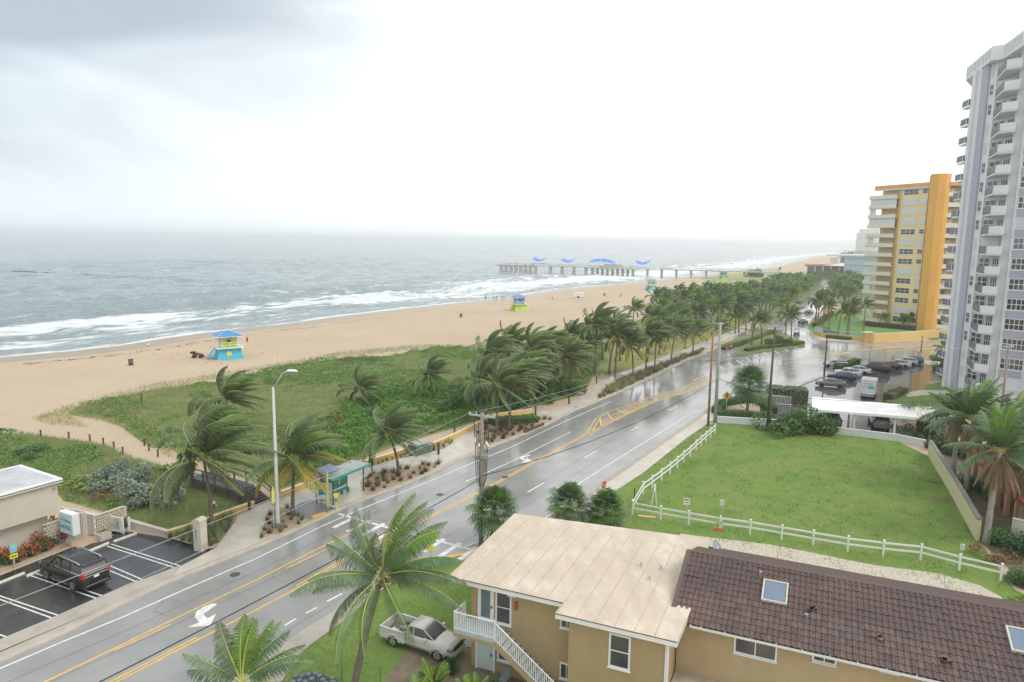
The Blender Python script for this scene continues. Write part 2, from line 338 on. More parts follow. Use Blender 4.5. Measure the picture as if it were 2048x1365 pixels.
warp=(fbm(Sg/45,Tg/60,3,3)-.5)*12; Tw=Tg+warp
big=fbm(Sg/38,Tg/11,4,5)-.5; chop=fbm(Sg/7,Tg/2.6,3,9)-.5; chop2=fbm(Sg/14+Tg/20,Tg/5.5,3,19)-.5
amp=np.clip(Tg/40,.12,1)*np.clip((620-Tg)/130,0,1)
Z=-.34-.4*np.clip((Tg-490)/130,0,1)+amp*(1.6*big+2.0*chop2+1.1*chop)
for tc_,ht,wd in ((74,1.5,3.6),(98,.9,4.5),(24,.3,2.4),(125,.6,5),(150,.5,6)):
    al=np.clip(fbm(Sg/60,0*Tg+tc_,3,tc_)*2.6-.75,0,1); Z=Z+ht*al*np.exp(-((Tw-tc_)/wd)**2)
Z=np.where(Tg<6,-.36+.1*chop+.02*Tg,Z)
Z=np.where(Tg>8,np.maximum(Z,-.93),Z)
foamn=fbm(Sg/16,Tg/4,5,31); fin=fbm(Sg/3.2,Tg/1.1,4,37)
band=lambda c,w_:np.exp(-((Tw-c)/w_)**2)
plat=1/(1+np.exp(-(Tw-lerp(40,25,np.clip(Sg/420,0,1)))/3.))*1/(1+np.exp((Tw-60)/1.6))
al=np.clip(fbm(Sg/50,0*Tg,3,51)*2.4-.5,.15,1)
F_=1.35*plat*np.clip(al,.55,1)+.8*band(16,9)*np.clip(fbm(Sg/30,Tg/15,3,61)*2-.4,.1,1)+1.6*np.exp(-(np.clip(Tg-2.5,0,None)/2.2)**2)+.35*band(75,4)*al
F_=F_+(foamn-.5)*2.2+(fin-.5)*1.7-.5
F_=F_+np.clip((fbm(Sg/16,Tg/4,4,71)-.74)*7,0,.6)*(Tg>90)
far_b=np.clip((Sg-330)/260,0,1)*band(60,48)*.7; F_=F_+far_b
F_=np.clip(F_*1.25,0,1)
V=np.stack([X,Y,Z],-1).reshape(-1,3); ii=np.arange(ns*ntt).reshape(ns,ntt)
F=np.stack([ii[:-1,:-1],ii[1:,:-1],ii[1:,1:],ii[:-1,1:]],-1).reshape(-1,4)
wm=bpy.data.materials.new('sea_water'); wm.use_nodes=True; t=wm.node_tree; b=t.nodes['Principled BSDF']; b.inputs['IOR'].default_value=1.33; b.inputs['Specular IOR Level'].default_value=.42
at_=t.nodes.new('ShaderNodeAttribute'); at_.attribute_name='foam'
g=t.nodes.new('ShaderNodeNewGeometry')
def tn(scale,stretch,detail=4,rot=-.55):
    mpn=t.nodes.new('ShaderNodeMapping'); mpn.inputs['Scale'].default_value=stretch; mpn.inputs['Rotation'].default_value=(0,0,rot); n=t.nodes.new('ShaderNodeTexNoise'); n.inputs['Scale'].default_value=scale; n.inputs['Detail'].default_value=detail
    t.links.new(g.outputs['Position'],mpn.inputs[0]); t.links.new(mpn.outputs[0],n.inputs[0]); return n.outputs['Fac']
c1=t.nodes.new('ShaderNodeMix'); c1.data_type='RGBA'; c1.inputs[6].default_value=(.20,.26,.285,1); c1.inputs[7].default_value=(.26,.32,.32,1); t.links.new(tn(.045,(1,3,1),6),c1.inputs[0])
fn=t.nodes.new('ShaderNodeMapRange'); fn.inputs[1].default_value=.12; fn.inputs[2].default_value=.85
fa=t.nodes.new('ShaderNodeMath'); fa.operation='MULTIPLY_ADD'; fb=t.nodes.new('ShaderNodeMath'); fb.operation='SUBTRACT'; t.links.new(tn(2.2,(1,1,1),5),fb.inputs[0]); fb.inputs[1].default_value=.5
t.links.new(fb.outputs[0],fa.inputs[0]); fa.inputs[1].default_value=.5; t.links.new(at_.outputs['Fac'],fa.inputs[2]); t.links.new(fa.outputs[0],fn.inputs[0])
c2=t.nodes.new('ShaderNodeMix'); c2.data_type='RGBA'; c2.inputs[7].default_value=(.74,.77,.76,1); t.links.new(fn.outputs[0],c2.inputs[0]); t.links.new(c1.outputs[2],c2.inputs[6]); t.links.new(c2.outputs[2],b.inputs['Base Color'])
rr=t.nodes.new('ShaderNodeMapRange'); rr.inputs[3].default_value=.07; rr.inputs[4].default_value=.8; t.links.new(fn.outputs[0],rr.inputs[0]); t.links.new(rr.outputs[0],b.inputs['Roughness'])
bp=t.nodes.new('ShaderNodeBump'); bp.inputs['Strength'].default_value=1.; bp.inputs['Distance'].default_value=2.2; t.links.new(tn(.26,(1,2.6,1),6),bp.inputs['Height']); t.links.new(bp.outputs[0],b.inputs['Normal'])
me=npmesh('surf',V,F,wm); a=me.attributes.new('foam','FLOAT','POINT'); a.data.foreach_set('value',F_.ravel().astype(np.float32)); me.polygons.foreach_set('use_smooth',[True]*len(me.polygons))
o=put('surf_water',me); o['kind']='structure'
# open sea beyond, a coarser sheet with whitecaps from the same material
n2=150; a_=np.linspace(0,1,n2)**2.2
gx=np.linspace(-9000,9000,260); gy=200+a_*13800; GX,GY=np.meshgrid(gx,gy,indexing='ij'); GX=GX*(.15+GY/9000).clip(0,1)-200
Vx=np.stack([GX,GY,GX*0-1.0],-1).reshape(-1,3); ii=np.arange(260*n2).reshape(260,n2); F=np.stack([ii[:-1,:-1],ii[1:,:-1],ii[1:,1:],ii[:-1,1:]],-1).reshape(-1,4)
wm2=wm.copy(); wm2.name='open_sea_water'
me=npmesh('open_sea',Vx,F,wm2); a=me.attributes.new('foam','FLOAT','POINT'); a.data.foreach_set('value',np.zeros(len(Vx),np.float32))
o=put('sea',me); o['kind']='structure'
mb=MB(); mb.add([(-9500,-500,-1.4),(9500,-500,-1.4),(9500,14500,-1.4),(-9500,14500,-1.4)],[(0,1,2,3)]); o=obj('sea_bed',mb,mat('sea_bed_silt',(.12,.16,.13),.8)); o['kind']='structure'
# ================================================================ dune ground, lawns, beds
duneB=P((135,830),(160,815),(240,795),(330,777),(430,765),(520,745),(600,728),(690,716),(760,716),(850,701),(900,696),(960,700),(1000,708),(1040,706),(1110,700),(1160,690),(1220,690),(1190,745),(1176,775),(1139,796),(1100,806),(1050,818),(989,829),(960,841),(905,858),(819,884),(760,905),(700,928),(640,950),(600,968),(565,978),(550,985),(528,970),(510,955),(480,945),(420,925),(362,915),(345,900),(300,895),(270,875),(240,853),(200,838))
duneC=P((945,690),(975,680),(1040,669),(1100,662),(1160,658),(1260,648),(1300,630),(1290,618),(1260,625),(1255,618),(1290,608),(1330,600),(1400,595),(1440,580),(1500,575),(1600,560),(1640,556),(1640,600),(1560,640),(1440,668),(1340,700),(1240,745),(1200,752),(1180,735),(1110,698),(1050,700),(1000,700))
duneD=P((-300,880),(-100,866),(0,866),(60,870),(150,882),(212,893),(250,912),(330,935),(362,945),(430,975),(500,998),(508,1003),(338,1060),(259,1040),(248,1036),(128,1002),(60,940),(-300,960))
for nm,pl,zz in (('dune_ground',duneB,.004),('park_ground',duneC,.008),('dune_ground',duneD,.004)): sheet(nm,pl,zz,dunebase)
sheet('fore_park_grass',P((1400,557),(1460,548),(1520,545),(1580,550),(1650,550),(1680,556),(1640,566),(1560,562),(1500,573),(1440,578)),.006,mat('park_turf',(.26,.30,.13),.9,.15,.1))
sheet('inland_ground',[at(1650,560),at(1760,505),Vector((3500,3000,0)),Vector((6500,2600,0)),Vector((6500,-500,0)),at(2900,1300),at(2048,690),at(1900,690),at(1700,640)],.005,mat('inland_green',(.12,.17,.07),.9,.2,.02))
sheet('picnic_turf',P((1300,735),(1220,742),(1195,738),(1230,715),(1290,690),(1350,672),(1420,655),(1470,640),(1500,650),(1440,672),(1390,690),(1340,715)),.010,mat('dry_turf',(.27,.27,.08),.9,.15,.3))
lawnp=P((1160,1040),(1231,983),(1284,949),(1374,877),(1412,851),(1433,846),(1553,852),(1680,868),(1793,882),(1862,915),(1957,1082),(2030,1180),(2500,1400),(2500,1900),(1400,1500),(1180,1075))
sheet('lawn',lawnp,.008,lawnm)
gravp=P((1360,1068),(1432,1077),(1542,1090),(1600,1101),(1653,1112),(1748,1131),(1875,1147),(1960,1172),(2001,1194),(2020,1213),(2030,1240),(1990,1300),(1500,1170),(1350,1110))
sheet('gravel_drive',gravp,.016,gravel)
mb=MB(); obj('patio_slab',MB().prism(P((1380,1098),(1432,1105),(1560,1128),(1680,1150),(1660,1175),(1400,1120)),0,.05),mat('patio_concrete',(.34,.34,.33),.6,.1,1))['kind']='structure'
grass2=P((500,1560),(540,1400),(600,1312),(618,1294),(684,1247),(745,1195),(800,1158),(857,1130),(925,1121),(1160,1064),(1500,1300),(1200,1700))
sheet('front_lawn',grass2,.0105,lawnm)
# ---------------------------------------------------------------- road
kerbL=[(-600,1560),(-200,1400),(0,1320),(120,1268),(240,1208),(344,1160),(470,1110),(517,1092),(600,1056),(669,1024),(734,996),(790,977),(862,946),(901,927),(949,906),(1047,869),(1089,851),(1134,827),(1186,806),(1258,776),(1310,751),(1374,720),(1410,708)]
roadR=[(1890,679),(1950,690),(1950,735),(1850,738),(1836,720),(1797,727),(1736,733),(1697,739),(1640,752),(1600,768),(1545,792),(1500,800),(1440,808),(1420,815),(1374,848),(1296,902),(1218,956),(1130,1020),(1060,1045),(925,1100),(857,1122),(800,1150),(700,1205),(606,1262),(540,1312),(480,1370),(300,1600),(-600,2400)]
inter=[(1445,692),(1480,668),(1520,652),(1556,640),(1590,620),(1606,596),(1630,572),(1665,562),(1662,590),(1645,620),(1622,640),(1612,655),(1626,672),(1640,681),(1730,686),(1800,684)]
roadp=P(*kerbL,*inter,*roadR)
sheet('road',roadp,.012,asph)
# promenade as a raised slab, kerb built as its own strip
prom=P((361,1136),(431,1100),(468,1049),(477,1034),(497,1021),(513,1014),(545,1002),(600,981),(640,967),(700,944),(740,931),(790,922),(862,906),(888,899),(905,888),(909,872),(965,848),(989,836),(1065,826),(1115,821),(1139,808),(1171,788),(1197,769),(1231,751),(1266,739),(1337,711),(1374,699),(1430,676),(1470,661),(1500,644),(1530,630),(1545,636),(1500,655),(1470,672),(1430,690),(1405,707),*[(u,v-1.2) for u,v in kerbL[::-1][1:-7]],(346,1157))
ZP=.13
sheet('promenade',prom,ZP,conc,up=0.0)
sheet('parking_sidewalk',P((361,1134),(240,1180),(120,1233),(0,1283),(-300,1420),(-700,1610),(-600,1560),(-200,1398),(0,1318),(120,1266),(240,1206),(346,1157)),ZP,conc2,up=0.0)
kl=P(*kerbL); mb=MB(); ribbon(mb,offs(kl,-.12),.24,.15)
for i in range(len(kl)-1):
    pass
kb=MB(); A=offs(kl,-.26); B=offs(kl,.0)
for i in range(len(kl)-1):
    a,b,c,d=A[i],A[i+1],B[i+1],B[i]
    kb.add([(a.x,a.y,.01),(b.x,b.y,.01),(c.x,c.y,.155),(d.x,d.y,.155)],[(0,1,2,3)]); e=offs([c,d],0)
    f,g_=c+(c-b)*.6,d+(d-a)*.6; kb.add([(d.x,d.y,.155),(c.x,c.y,.155),(f.x,f.y,.155),(g_.x,g_.y,.155)],[(0,1,2,3)])
obj('kerb',kb,conc2)['kind']='structure'
gut=MB(); ribbon(gut,offs(kl,-.42),.34,.0165); obj('gutter',gut,mat('gutter_concrete',(.30,.28,.25),.35,.12,1,wet=(.6,.15,.4)))['kind']='structure'
sheet('right_sidewalk',P((1130,1030),(1170,1000),(1218,966),(1296,912),(1374,857),(1415,828),(1436,815),(1436,835),(1412,851),(1374,877),(1284,949),(1231,983),(1165,1036)),.10,conc,up=0.)
mb=MB(); ribbon(mb,P((1133,1020),(1218,959),(1296,905),(1374,850),(1420,818),(1440,811)),.3,.018); obj('gutter',mb,MATS['gutter_concrete'])['kind']='structure'
sheet('corner_apron',P((520,1560),(545,1400),(590,1318),(618,1294),(684,1247),(745,1195),(800,1158),(857,1130),(857,1122),(800,1150),(700,1205),(606,1262),(540,1312),(480,1370),(400,1500)),.09,conc2,up=0.)
mb=MB(); ribbon(mb,P((855,1127),(900,1118),(925,1112)),.25,.14); ribbon(mb,P((1148,1038),(1160,1028),(1178,1024)),.25,.14); obj('yellow_kerb_paint',mb,yline)['kind']='structure'
sheet('bus_pad',P((600,1009),(625,1003),(651,1012),(672,1020),(655,1027),(622,1046),(604,1052),(580,1040),(588,1018)),ZP+.004,mat('ramp_asphalt',(.16,.16,.16),.35,.15,1))
sheet('tactile_pad',P((622,1036),(648,1027),(654,1031),(630,1043)),ZP+.012,mat('tactile_amber',(.8,.42,.06),.6,.08,4,bump=.5,bscale=40))
bed0=P((519,1080),(530,1048),(538,1030),(552,1022),(575,1016),(592,1034),(619,1043),(602,1053),(560,1070))
bed00=P((338,1079),(372,1068),(440,1044),(474,1031),(474,1038),(460,1056),(428,1100),(410,1101))
bed3=P((720,968),(728,957),(745,950),(772,943),(820,936),(862,928),(888,925),(862,944),(800,971),(734,994),(724,984))
bed4=P((742,934),(819,910),(862,900),(888,888),(905,878),(903,890),(885,899),(862,905),(800,918),(760,930))
bed1=P((951,870),(967,853),(982,846),(1012,842),(1060,838),(1087,838),(1110,841),(1086,849),(1047,866),(972,895),(952,902))
bed2=P((1194,799),(1213,779),(1237,763),(1266,752),(1295,741),(1337,725),(1374,712),(1408,700),(1400,709),(1374,717),(1310,748),(1258,773),(1205,797))
for pl in (bed0,bed00,bed3,bed4,bed1,bed2): sheet('planting_bed',pl,ZP+.008,soil)
isl=P((1471,708),(1478,701),(1500,697),(1540,690),(1580,684),(1609,686),(1610,692),(1560,700),(1520,706),(1480,712))
isl2=P((1430,706),(1438,699),(1500,682),(1545,664),(1556,660),(1560,655),(1530,659),(1480,676),(1440,692))
isl3=P((1478,700),(1490,690),(1520,678),(1550,668),(1575,672),(1606,684),(1560,688),(1500,697))
for pl in (isl,isl2,isl3): sheet('traffic_island',pl,.14,mat('island_turf',(.15,.21,.05),.9,.2,.6),up=0.)
# ---------------------------------------------------------------- parking lots
lotp=P((0,1152),(-200,1235),(-700,1450),(-700,1606),(-300,1418),(0,1282),(120,1232),(240,1179),(361,1133),(422,1101),(400,1094),(338,1077),(259,1064),(242,1064),(194,1086),(148,1094))
sheet('motel_lot',lotp,.018,lot)
lot2p=P((1545,797),(1600,772),(1640,757),(1697,744),(1736,738),(1797,731),(1836,725),(1880,733),(1900,740),(1900,760),(1880,790),(1860,800),(1870,830),(1900,860),(1800,880),(1680,867),(1555,850),(1520,830),(1520,812))
sheet('tower_lot',lot2p,.020,lot2)
sheet('lot_kerb_strip',P((1480,812),(1545,793),(1600,768),(1640,752),(1697,739),(1736,733),(1797,727),(1836,720),(1836,724),(1797,730),(1736,737),(1697,743),(1640,757),(1600,773),(1545,798),(1490,818)),.12,conc,up=0.)
sheet('tower_lawn',P((1770,803),(1800,793),(1840,785),(1856,770),(1890,762),(1920,760),(1960,790),(1960,830),(1870,815),(1800,808)),.03,lawnm)
sheet('entry_walk',P((1806,789),(1838,782),(1892,782),(1900,788),(1815,795)),.10,conc,up=0.)
sheet('entry_apron',P((1838,722),(1870,722),(1895,730),(1880,733),(1850,730)),.05,conc,up=0.)
estate=P((1612,652),(1626,668),(1732,676),(1800,674),(1890,667),(1960,664),(1960,620),(1700,610),(1650,630))
sheet('estate_lawn',estate,.03,mat('estate_turf',(.13,.25,.06),.9,.1,.3))
# ---------------------------------------------------------------- markings
ZM=.018
def line(name,pxs,wd,mt,zz=ZM,nb=None,label=None):
    mb=MB(); ribbon(mb,P(*pxs),wd,zz); o=obj(name,mb,mt); o['kind']='structure'; return o
ym=MB(); wmk=MB()
Y1=[(-400,1580),(89,1365),(229,1298),(340,1243),(512,1161),(632,1100),(720,1058)]
Y2=[(0,1466),(237,1363),(400,1278),(512,1221),(598,1175),(678,1129),(780,1077),(880,1026),(984,973),(1080,921),(1176,868)]
sheet('median_tint',P((1200,842),(1258,812),(1310,792),(1374,773),(1440,746),(1440,752),(1374,785),(1310,803),(1258,827),(1205,853)),.0145,mat('tan_asphalt',(.36,.30,.22),.35,.12,1,wet=(.2,.1,.35))); ribbon(ym,P(*Y1),.14,ZM); ribbon(ym,P((229,1302),(285,1276),(342,1249)),.12,ZM)
ribbon(ym,P((572,1138),(610,1120),(660,1097)),.12,ZM)
ribbon(ym,P(*Y2),.14,ZM); ribbon(ym,offs(P(*Y2[4:]),.28),.13,ZM); ribbon(ym,offs(P(*Y2[:3]),.28),.13,ZM)
ribbon(ym,P((1173,868),(1181,855),(1192,838)),.14,ZM); ribbon(ym,P((1180,868),(1189,855),(1199,839)),.14,ZM)
lo_=P((1180,869),(1205,855),(1258,828),(1310,804),(1374,785),(1410,768),(1440,752)); ribbon(ym,lo_,.14,ZM); ribbon(ym,offs(lo_,.3),.13,ZM)
up_=P((1192,838),(1218,823),(1258,811),(1310,791),(1374,772),(1410,757),(1440,745)); ribbon(ym,up_,.14,ZM)
for k in range(11):
    f=k/10*.86+.05; i=f*(len(up_)-1); a=up_[int(i)].lerp(up_[min(int(i)+1,6)],i%1); j=min(f+.1,1)*(len(lo_)-1); b=lo_[int(j)].lerp(lo_[min(int(j)+1,6)],j%1); ribbon(ym,[a,b],.2,ZM)
for pts,wd in (((1470,764),(1560,742),(1650,728),(1720,716)),.25),(((1510,738),(1580,726),(1640,712),(1720,702)),.2),(((1660,712),(1730,700),(1800,694),(1885,690)),.5),(((1770,703),(1830,700),(1890,695)),.4): ribbon(ym,P(*pts),wd,ZM)
obj('yellow_road_line',ym,yline)['kind']='structure'
LW=[(-400,1512),(0,1338),(124,1285),(250,1233),(376,1177),(512,1118),(640,1055),(700,1028),(830,975),(862,962),(949,925),(1020,896),(1089,863),(1142,838),(1223,803)]
ribbon(wmk,P(*LW),.15,ZM)
ribbon(wmk,P((931,964),(1010,930),(1080,895),(1142,864)),.14,ZM)
ribbon(wmk,P((1152,972),(1215,931),(1296,881),(1374,832),(1440,804),(1540,776)),.15,ZM)
for a,b in (((1055,985),(1089,966)),((1169,916),(1194,902)),((1262,862),(1276,854)),((1337,822),(1353,814)),((1090,1036),(1108,1027)),((612,1227),(634,1216)),((570,1252),(592,1238)),((654,1204),(684,1188)),((925,1095),(954,1085))): ribbon(wmk,P(a,b),.16,ZM)
ribbon(wmk,P((677,1028),(716,1040),(800,1062),(950,1102)),.28,ZM); 
rd=(at(734,1000)-at(600,1062)).normalized()
for k in range(9):
    c=at(692,1044).lerp(at(935,1108),k/8.); ribbon(wmk,[c-rd*1.5,c+rd*1.3],.42,ZM+.004)
def flat(mb,pxs,z): mb.add([(*p[:2],z) for p in P(*pxs)],[tuple(range(len(pxs)))[::-1]])
def arrow(pxs): 
    o=sheet('turn_arrow',P(*pxs),ZM+.002,wline); return o
arrow([(426.8,1207.6),(434.7,1210.2),(418,1221),(408.3,1228),(408.4,1232),(415.4,1237.5),(432.9,1227.8),(419.8,1252.4),(374,1256),(397.8,1245.9),(389,1234),(393.4,1223.4),(408,1214)])
arrow([(1058.5,909.6),(1061,912),(1050,915.5),(1047.5,918),(1051.5,919.5),(1053.5,915.8),(1067,924.8),(1041.5,926.2),(1049,922),(1040,918.6),(1042,914.2)])
for k in range(13):
    u=1437+k*18; v=732-k*5.4; ribbon(wmk,P((u,v),(u+14,v+9)),.3,ZM)
ribbon(wmk,P((1385,762),(1410,752),(1440,740),(1500,728)),.2,ZM); ribbon(wmk,P((1400,735),(1440,722),(1480,716)),.18,ZM)
obj('white_road_line',wmk,wline)['kind']='structure'
sm=MB()
for pr in ((((222,1089),(361,1133)),((214,1093),(351,1137))),(((182,1116),(289,1162)),((170,1122),(279,1167))),(((55,1150),(199,1200)),((72,1148),(211,1195))),(((-30,1183),(120,1233)),((-30,1189),(109,1239))),(((-120,1232),(19,1277)),((-130,1238),(2,1284)))):
    for ln_ in pr: ribbon(sm,P(*ln_),.11,.024)
obj('parking_line',sm,wline)['kind']='structure'
cr=MB()
for pts in (((-300,1452),(0,1355),(130,1290)),):
    pass
# haze: one closed box of pale air round everything
hz=MB().box(-9800,-700,-2.6,9800,15000,64)
hm=bpy.data.materials.new('sea_haze'); hm.use_nodes=True; t=hm.node_tree; t.nodes.remove(t.nodes['Principled BSDF']); v=t.nodes.new('ShaderNodeVolumePrincipled'); v.inputs['Color'].default_value=(1,1,1,1); v.inputs['Density'].default_value=.00033; v.inputs['Anisotropy'].default_value=.6
t.links.new(v.outputs[0],t.nodes['Material Output'].inputs['Volume'])
o=obj('haze',hz,hm); o['kind']='stuff'

sheet('courtyard',[at(128,1046),at(247,1068),at(241,1062),at(192,1076),at(172,1073),at(111,1093),at(100,1060)],.012,mat('courtyard_tile',(.36,.35,.33),.6,.1,1))

mb=MB(); ribbon(mb,offs(shore,-3.2),7.5,.006); obj('wet_sand_edge',mb,MATS['wet_sand'])['kind']='structure'
wr_=MB()
rw=offs(shore,-11)
for k in range(240):
    i=random.randrange(2,9); f=random.random(); p=rw[i].lerp(rw[i+1],f); a=random.uniform(0,6); q=Vector((math.cos(a),math.sin(a),0))*random.uniform(.2,.7); p=p+Vector((random.gauss(0,.8),random.gauss(0,.8),0)); wr_.add([(p.x-q.x,p.y-q.y,.012),(p.x+q.y*.4,p.y-q.x*.4,.02),(p.x+q.x,p.y+q.y,.012),(p.x-q.y*.4,p.y+q.x*.4,.03)],[(0,1,2,3)])
tag(obj('seaweed',wr_,mat('seaweed',(.12,.09,.05),.9)),kind='stuff')
jm=MB()
for base,ds_ in ((P(*LW),(-1.7,-3.5)),(P(*Y2),(-3.5,-5.3))):
    for d_ in ds_: ribbon(jm,offs(base,d_),.035,ZM-.002)
for u,v in ((330,1215),(560,1150),(760,1050),(905,1000),(1100,930),(1240,880)):
    a=at(u,v); ribbon(jm,[a+Vector((math.cos(k*1.05)*.9*(k%3+1)*.5,math.sin(k*.9)*1.1,0)) for k in range(6)],.03,ZM-.001)
obj('road_crack',jm,mat('crack_tar',(.09,.09,.09),.5))['kind']='structure'
for u,v in ((880,990),(1010,955),(470,1150),(1300,800)):
    p=at(u,v); o=obj('manhole_cover',MB().lathe([(.36,0),(.36,.006),(0,.006)],16),mat('manhole_iron',(.07,.07,.07),.5,.2,8),loc=(p.x,p.y,ZM)); tag(o,'round iron manhole cover in the asphalt','manhole cover','manhole covers in the road')
sheet('garden_soil',P((1858,912),(1905,990),(1955,1082),(1990,1110),(2080,1200),(2200,1150),(2080,1050),(1990,950),(1930,890),(1880,880),(1855,885)),.013,mat('mulch',(.14,.12,.07),.9,.3,1))
# ================================================================ palm kit
def frond(L,az,el,n=26,leaf=.55,wid=.05,grav=.55,wind=.8,W=(1,.25,-.05),st=11,drop=.35,near=False,sway=.5,curl=1.):
    """one frond as a mesh at the origin: a stalk and two rows of leaflets, bent by its weight and the wind"""
    W=Vector(W); d=Vector((math.cos(az)*math.cos(el),math.sin(az)*math.cos(el),math.sin(el))); p=Vector((0,0,0)); pts=[p.copy()]; ds=[d.copy()]
    for i in range(st):
        t=(i+1)/st; d=(d+(Vector((0,0,-1))*grav*(.25+t)+W*wind*(.3+t))*curl/st*1.6).normalized(); p=p+d*L/st; pts.append(p.copy()); ds.append(d.copy())
    v=[];f=[]
    for i,q in enumerate(pts):
        r=(.035 if near else .03)*(1-.85*i/st); s_=ds[i].cross(Vector((0,0,1))); s_=s_.normalized() if s_.length>.05 else Vector((0,1,0)); u_=s_.cross(ds[i]).normalized()
        v+=[tuple(q+s_*r),tuple(q-s_*r),tuple(q+u_*r)]
        if i: a=(i-1)*3; f+=[(a,a+3,a+4,a+1),(a+1,a+4,a+5,a+2),(a+2,a+5,a+3,a)]
    nst=len(f)
    for k in range(n):
        t=.14+.86*(k+.5)/n; x=t*st; i=min(int(x),st-1); q=pts[i].lerp(pts[i+1],x-i); dd=ds[i]
        s_=dd.cross(Vector((0,0,1))); s_=s_.normalized() if s_.length>.05 else Vector((0,1,0)); s_=(s_+W.cross(dd)*0).normalized()
        ll=leaf*(math.sin(PI*min(1,t*.92+.08))**.6)*random.uniform(.85,1.1)
        for sg in (-1,1):
            dr=(s_*sg*.8+dd*.55+Vector((0,0,-1))*(drop+random.uniform(-.12,.2))+W*wind*sway*random.uniform(.7,1.2)).normalized()
            dr2=(dr+Vector((0,0,-1))*drop*.9+W*wind*.35).normalized(); wv=dd*wid*.5
            a=q; b=q+dr*ll*.5; c=b+dr2*ll*.5; o=len(v)
            v+=[tuple(a-wv),tuple(a+wv),tuple(b+wv*1.1),tuple(b-wv*1.1),tuple(c)]; f+=[(o,o+1,o+2,o+3),(o+3,o+2,o+4)]
    return v,f,nst
def frond_mesh(name,mt,stalk=rachm,**k):
    v,f,ns_=frond(**k); me=bpy.data.meshes.new(name); me.from_pydata(v,[],f); me.materials.append(mt); me.materials.append(stalk); mi=[1]*ns_+[0]*(len(f)-ns_); me.polygons.foreach_set('material_index',mi); return me
def crown_set(seed,n=24,L=3.6,wind=.9,leaf=.8,wid=.115,nl=28,yellow=0,dead=0,mt=palmg,W=(1,.2,-.08),spread=1.,**k):
    random.seed(seed); out=[]
    for i in range(n):
        t=i/(n-1); az=i*2.4+random.uniform(-.4,.4); el=R(84)-R(98)*t**1.15*spread+R(random.uniform(-12,12))
        m_=mt
        if t<.2: m_=palmb if random.random()<.4 else mt
        if t>1-yellow: m_=palmy
        if dead and t>1-dead: m_=palmd
        wl=wind*(1-.5*t)*random.uniform(.7,1.2)
        out.append(frond_mesh('frond',m_,stalk=palmd if m_ is palmd else rachm,L=L*random.uniform(.85,1.05)*(1-.12*abs(t-.5)),az=az,el=el,n=nl,leaf=leaf,wid=wid,grav=.5+.5*t,wind=wl,W=W,**k))
    return out
def join(meshes,name,mt=None):
    """one mesh out of several, for crowns too far off to show single fronds"""
    bm=bmesh.new()
    for me in meshes: bm.from_mesh(me)
    me=bpy.data.meshes.new(name); bm.to_mesh(me); bm.free()
    for x in (meshes[0].materials[0],meshes[0].materials[1]): me.materials.append(x)
    return me
def trunk_mesh(h=1.,r0_=.19,r1=.10,bend=(.12,0),flare=1.8,n=9,mt=trunkm,st=10,curve=2.):
    mb=MB(); ps=[]
    o=0
    rings=[]
    for i in range(st+1):
        t=i/st; r=lerp(r0_,r1,t)*(1+(flare-1)*max(0,1-t*9)); rr_=r*(1+.05*(i%2)); x,y=bend[0]*t**curve,bend[1]*t**curve
        rings.append([(x+rr_*math.cos(2*PI*k/n),y+rr_*math.sin(2*PI*k/n),t*h) for k in range(n)])
    mb.loft(rings); return mb.mesh('trunk',mt,True)
CROWNS=[crown_set(3,32,4.2,2.0,sway=.7,drop=.45),crown_set(5,28,4.1,2.2,yellow=.16,sway=.75,drop=.5),crown_set(8,34,4.3,1.75,sway=.65,drop=.45),crown_set(12,27,4.0,2.3,dead=.15,sway=.8,drop=.5),crown_set(21,30,4.0,1.2,yellow=.3,sway=.6,drop=.5)]
FARC=[join(crown_set(s,24,4.2,1.9,nl=14,wid=.26,leaf=.95,st=6,sway=.7),'crown') for s in (31,32,33,34)]
BENDS=[(.3,.1),(-.5,.2),(.9,.1),(-.9,-.3),(.2,.5)]
TR=[trunk_mesh(1,.17,.10,b) for b in BENDS]
def palm(p,h,ct,sc,label,group=None,tb=None,far=False,rz=0,name='coconut_palm',cat='palm'):
    ti=random.randrange(len(TR)) if tb is None else tb
    t=thing(name,label,cat,(p[0],p[1],.0),rz,group)
    put('trunk',TR[ti],t,sc=(1,1,h)); top=(BENDS[ti][0],BENDS[ti][1],h-.05)
    if far: put('crown',FARC[ct%4],t,loc=top,sc=sc,rz=random.uniform(-.5,.5)); return t
    for me in CROWNS[ct]: put('frond',me,t,loc=top,sc=sc)
    return t
# near promenade palms: base pixel, crown centre row
random.seed(4)
for bu,bv,cv,ct,sc,lab,rz in (
 (425,1068,920,2,1.42,'windblown coconut palm beside the white sign pillar, orange dead frond hanging',0),
 (384,972,872,0,1.25,'dark windblown palm left of the boardwalk handrails, partly behind another palm',.2),
 (449,862,803,0,1.35,'bushy palm standing highest on the dune left of the street lamp',-.1),
 (586,1034,922,4,1.32,'yellowing coconut palm with curved trunk right of the tall street lamp',.1),
 (797,950,868,2,1.12,'slim palm rising from the planting bed beyond the bus shelter',0),
 (733,808,775,0,1.1,'lone small palm in the dune scrub nearest the beach',.3),
 (866,806,752,2,1.05,'second lone palm in the scrub, left of the dense palm cluster',.0)):
    p=at(bu,bv); palm(p,ztop(p,cv),ct,sc,lab,rz=rz,tb=4 if bu==586 else None)
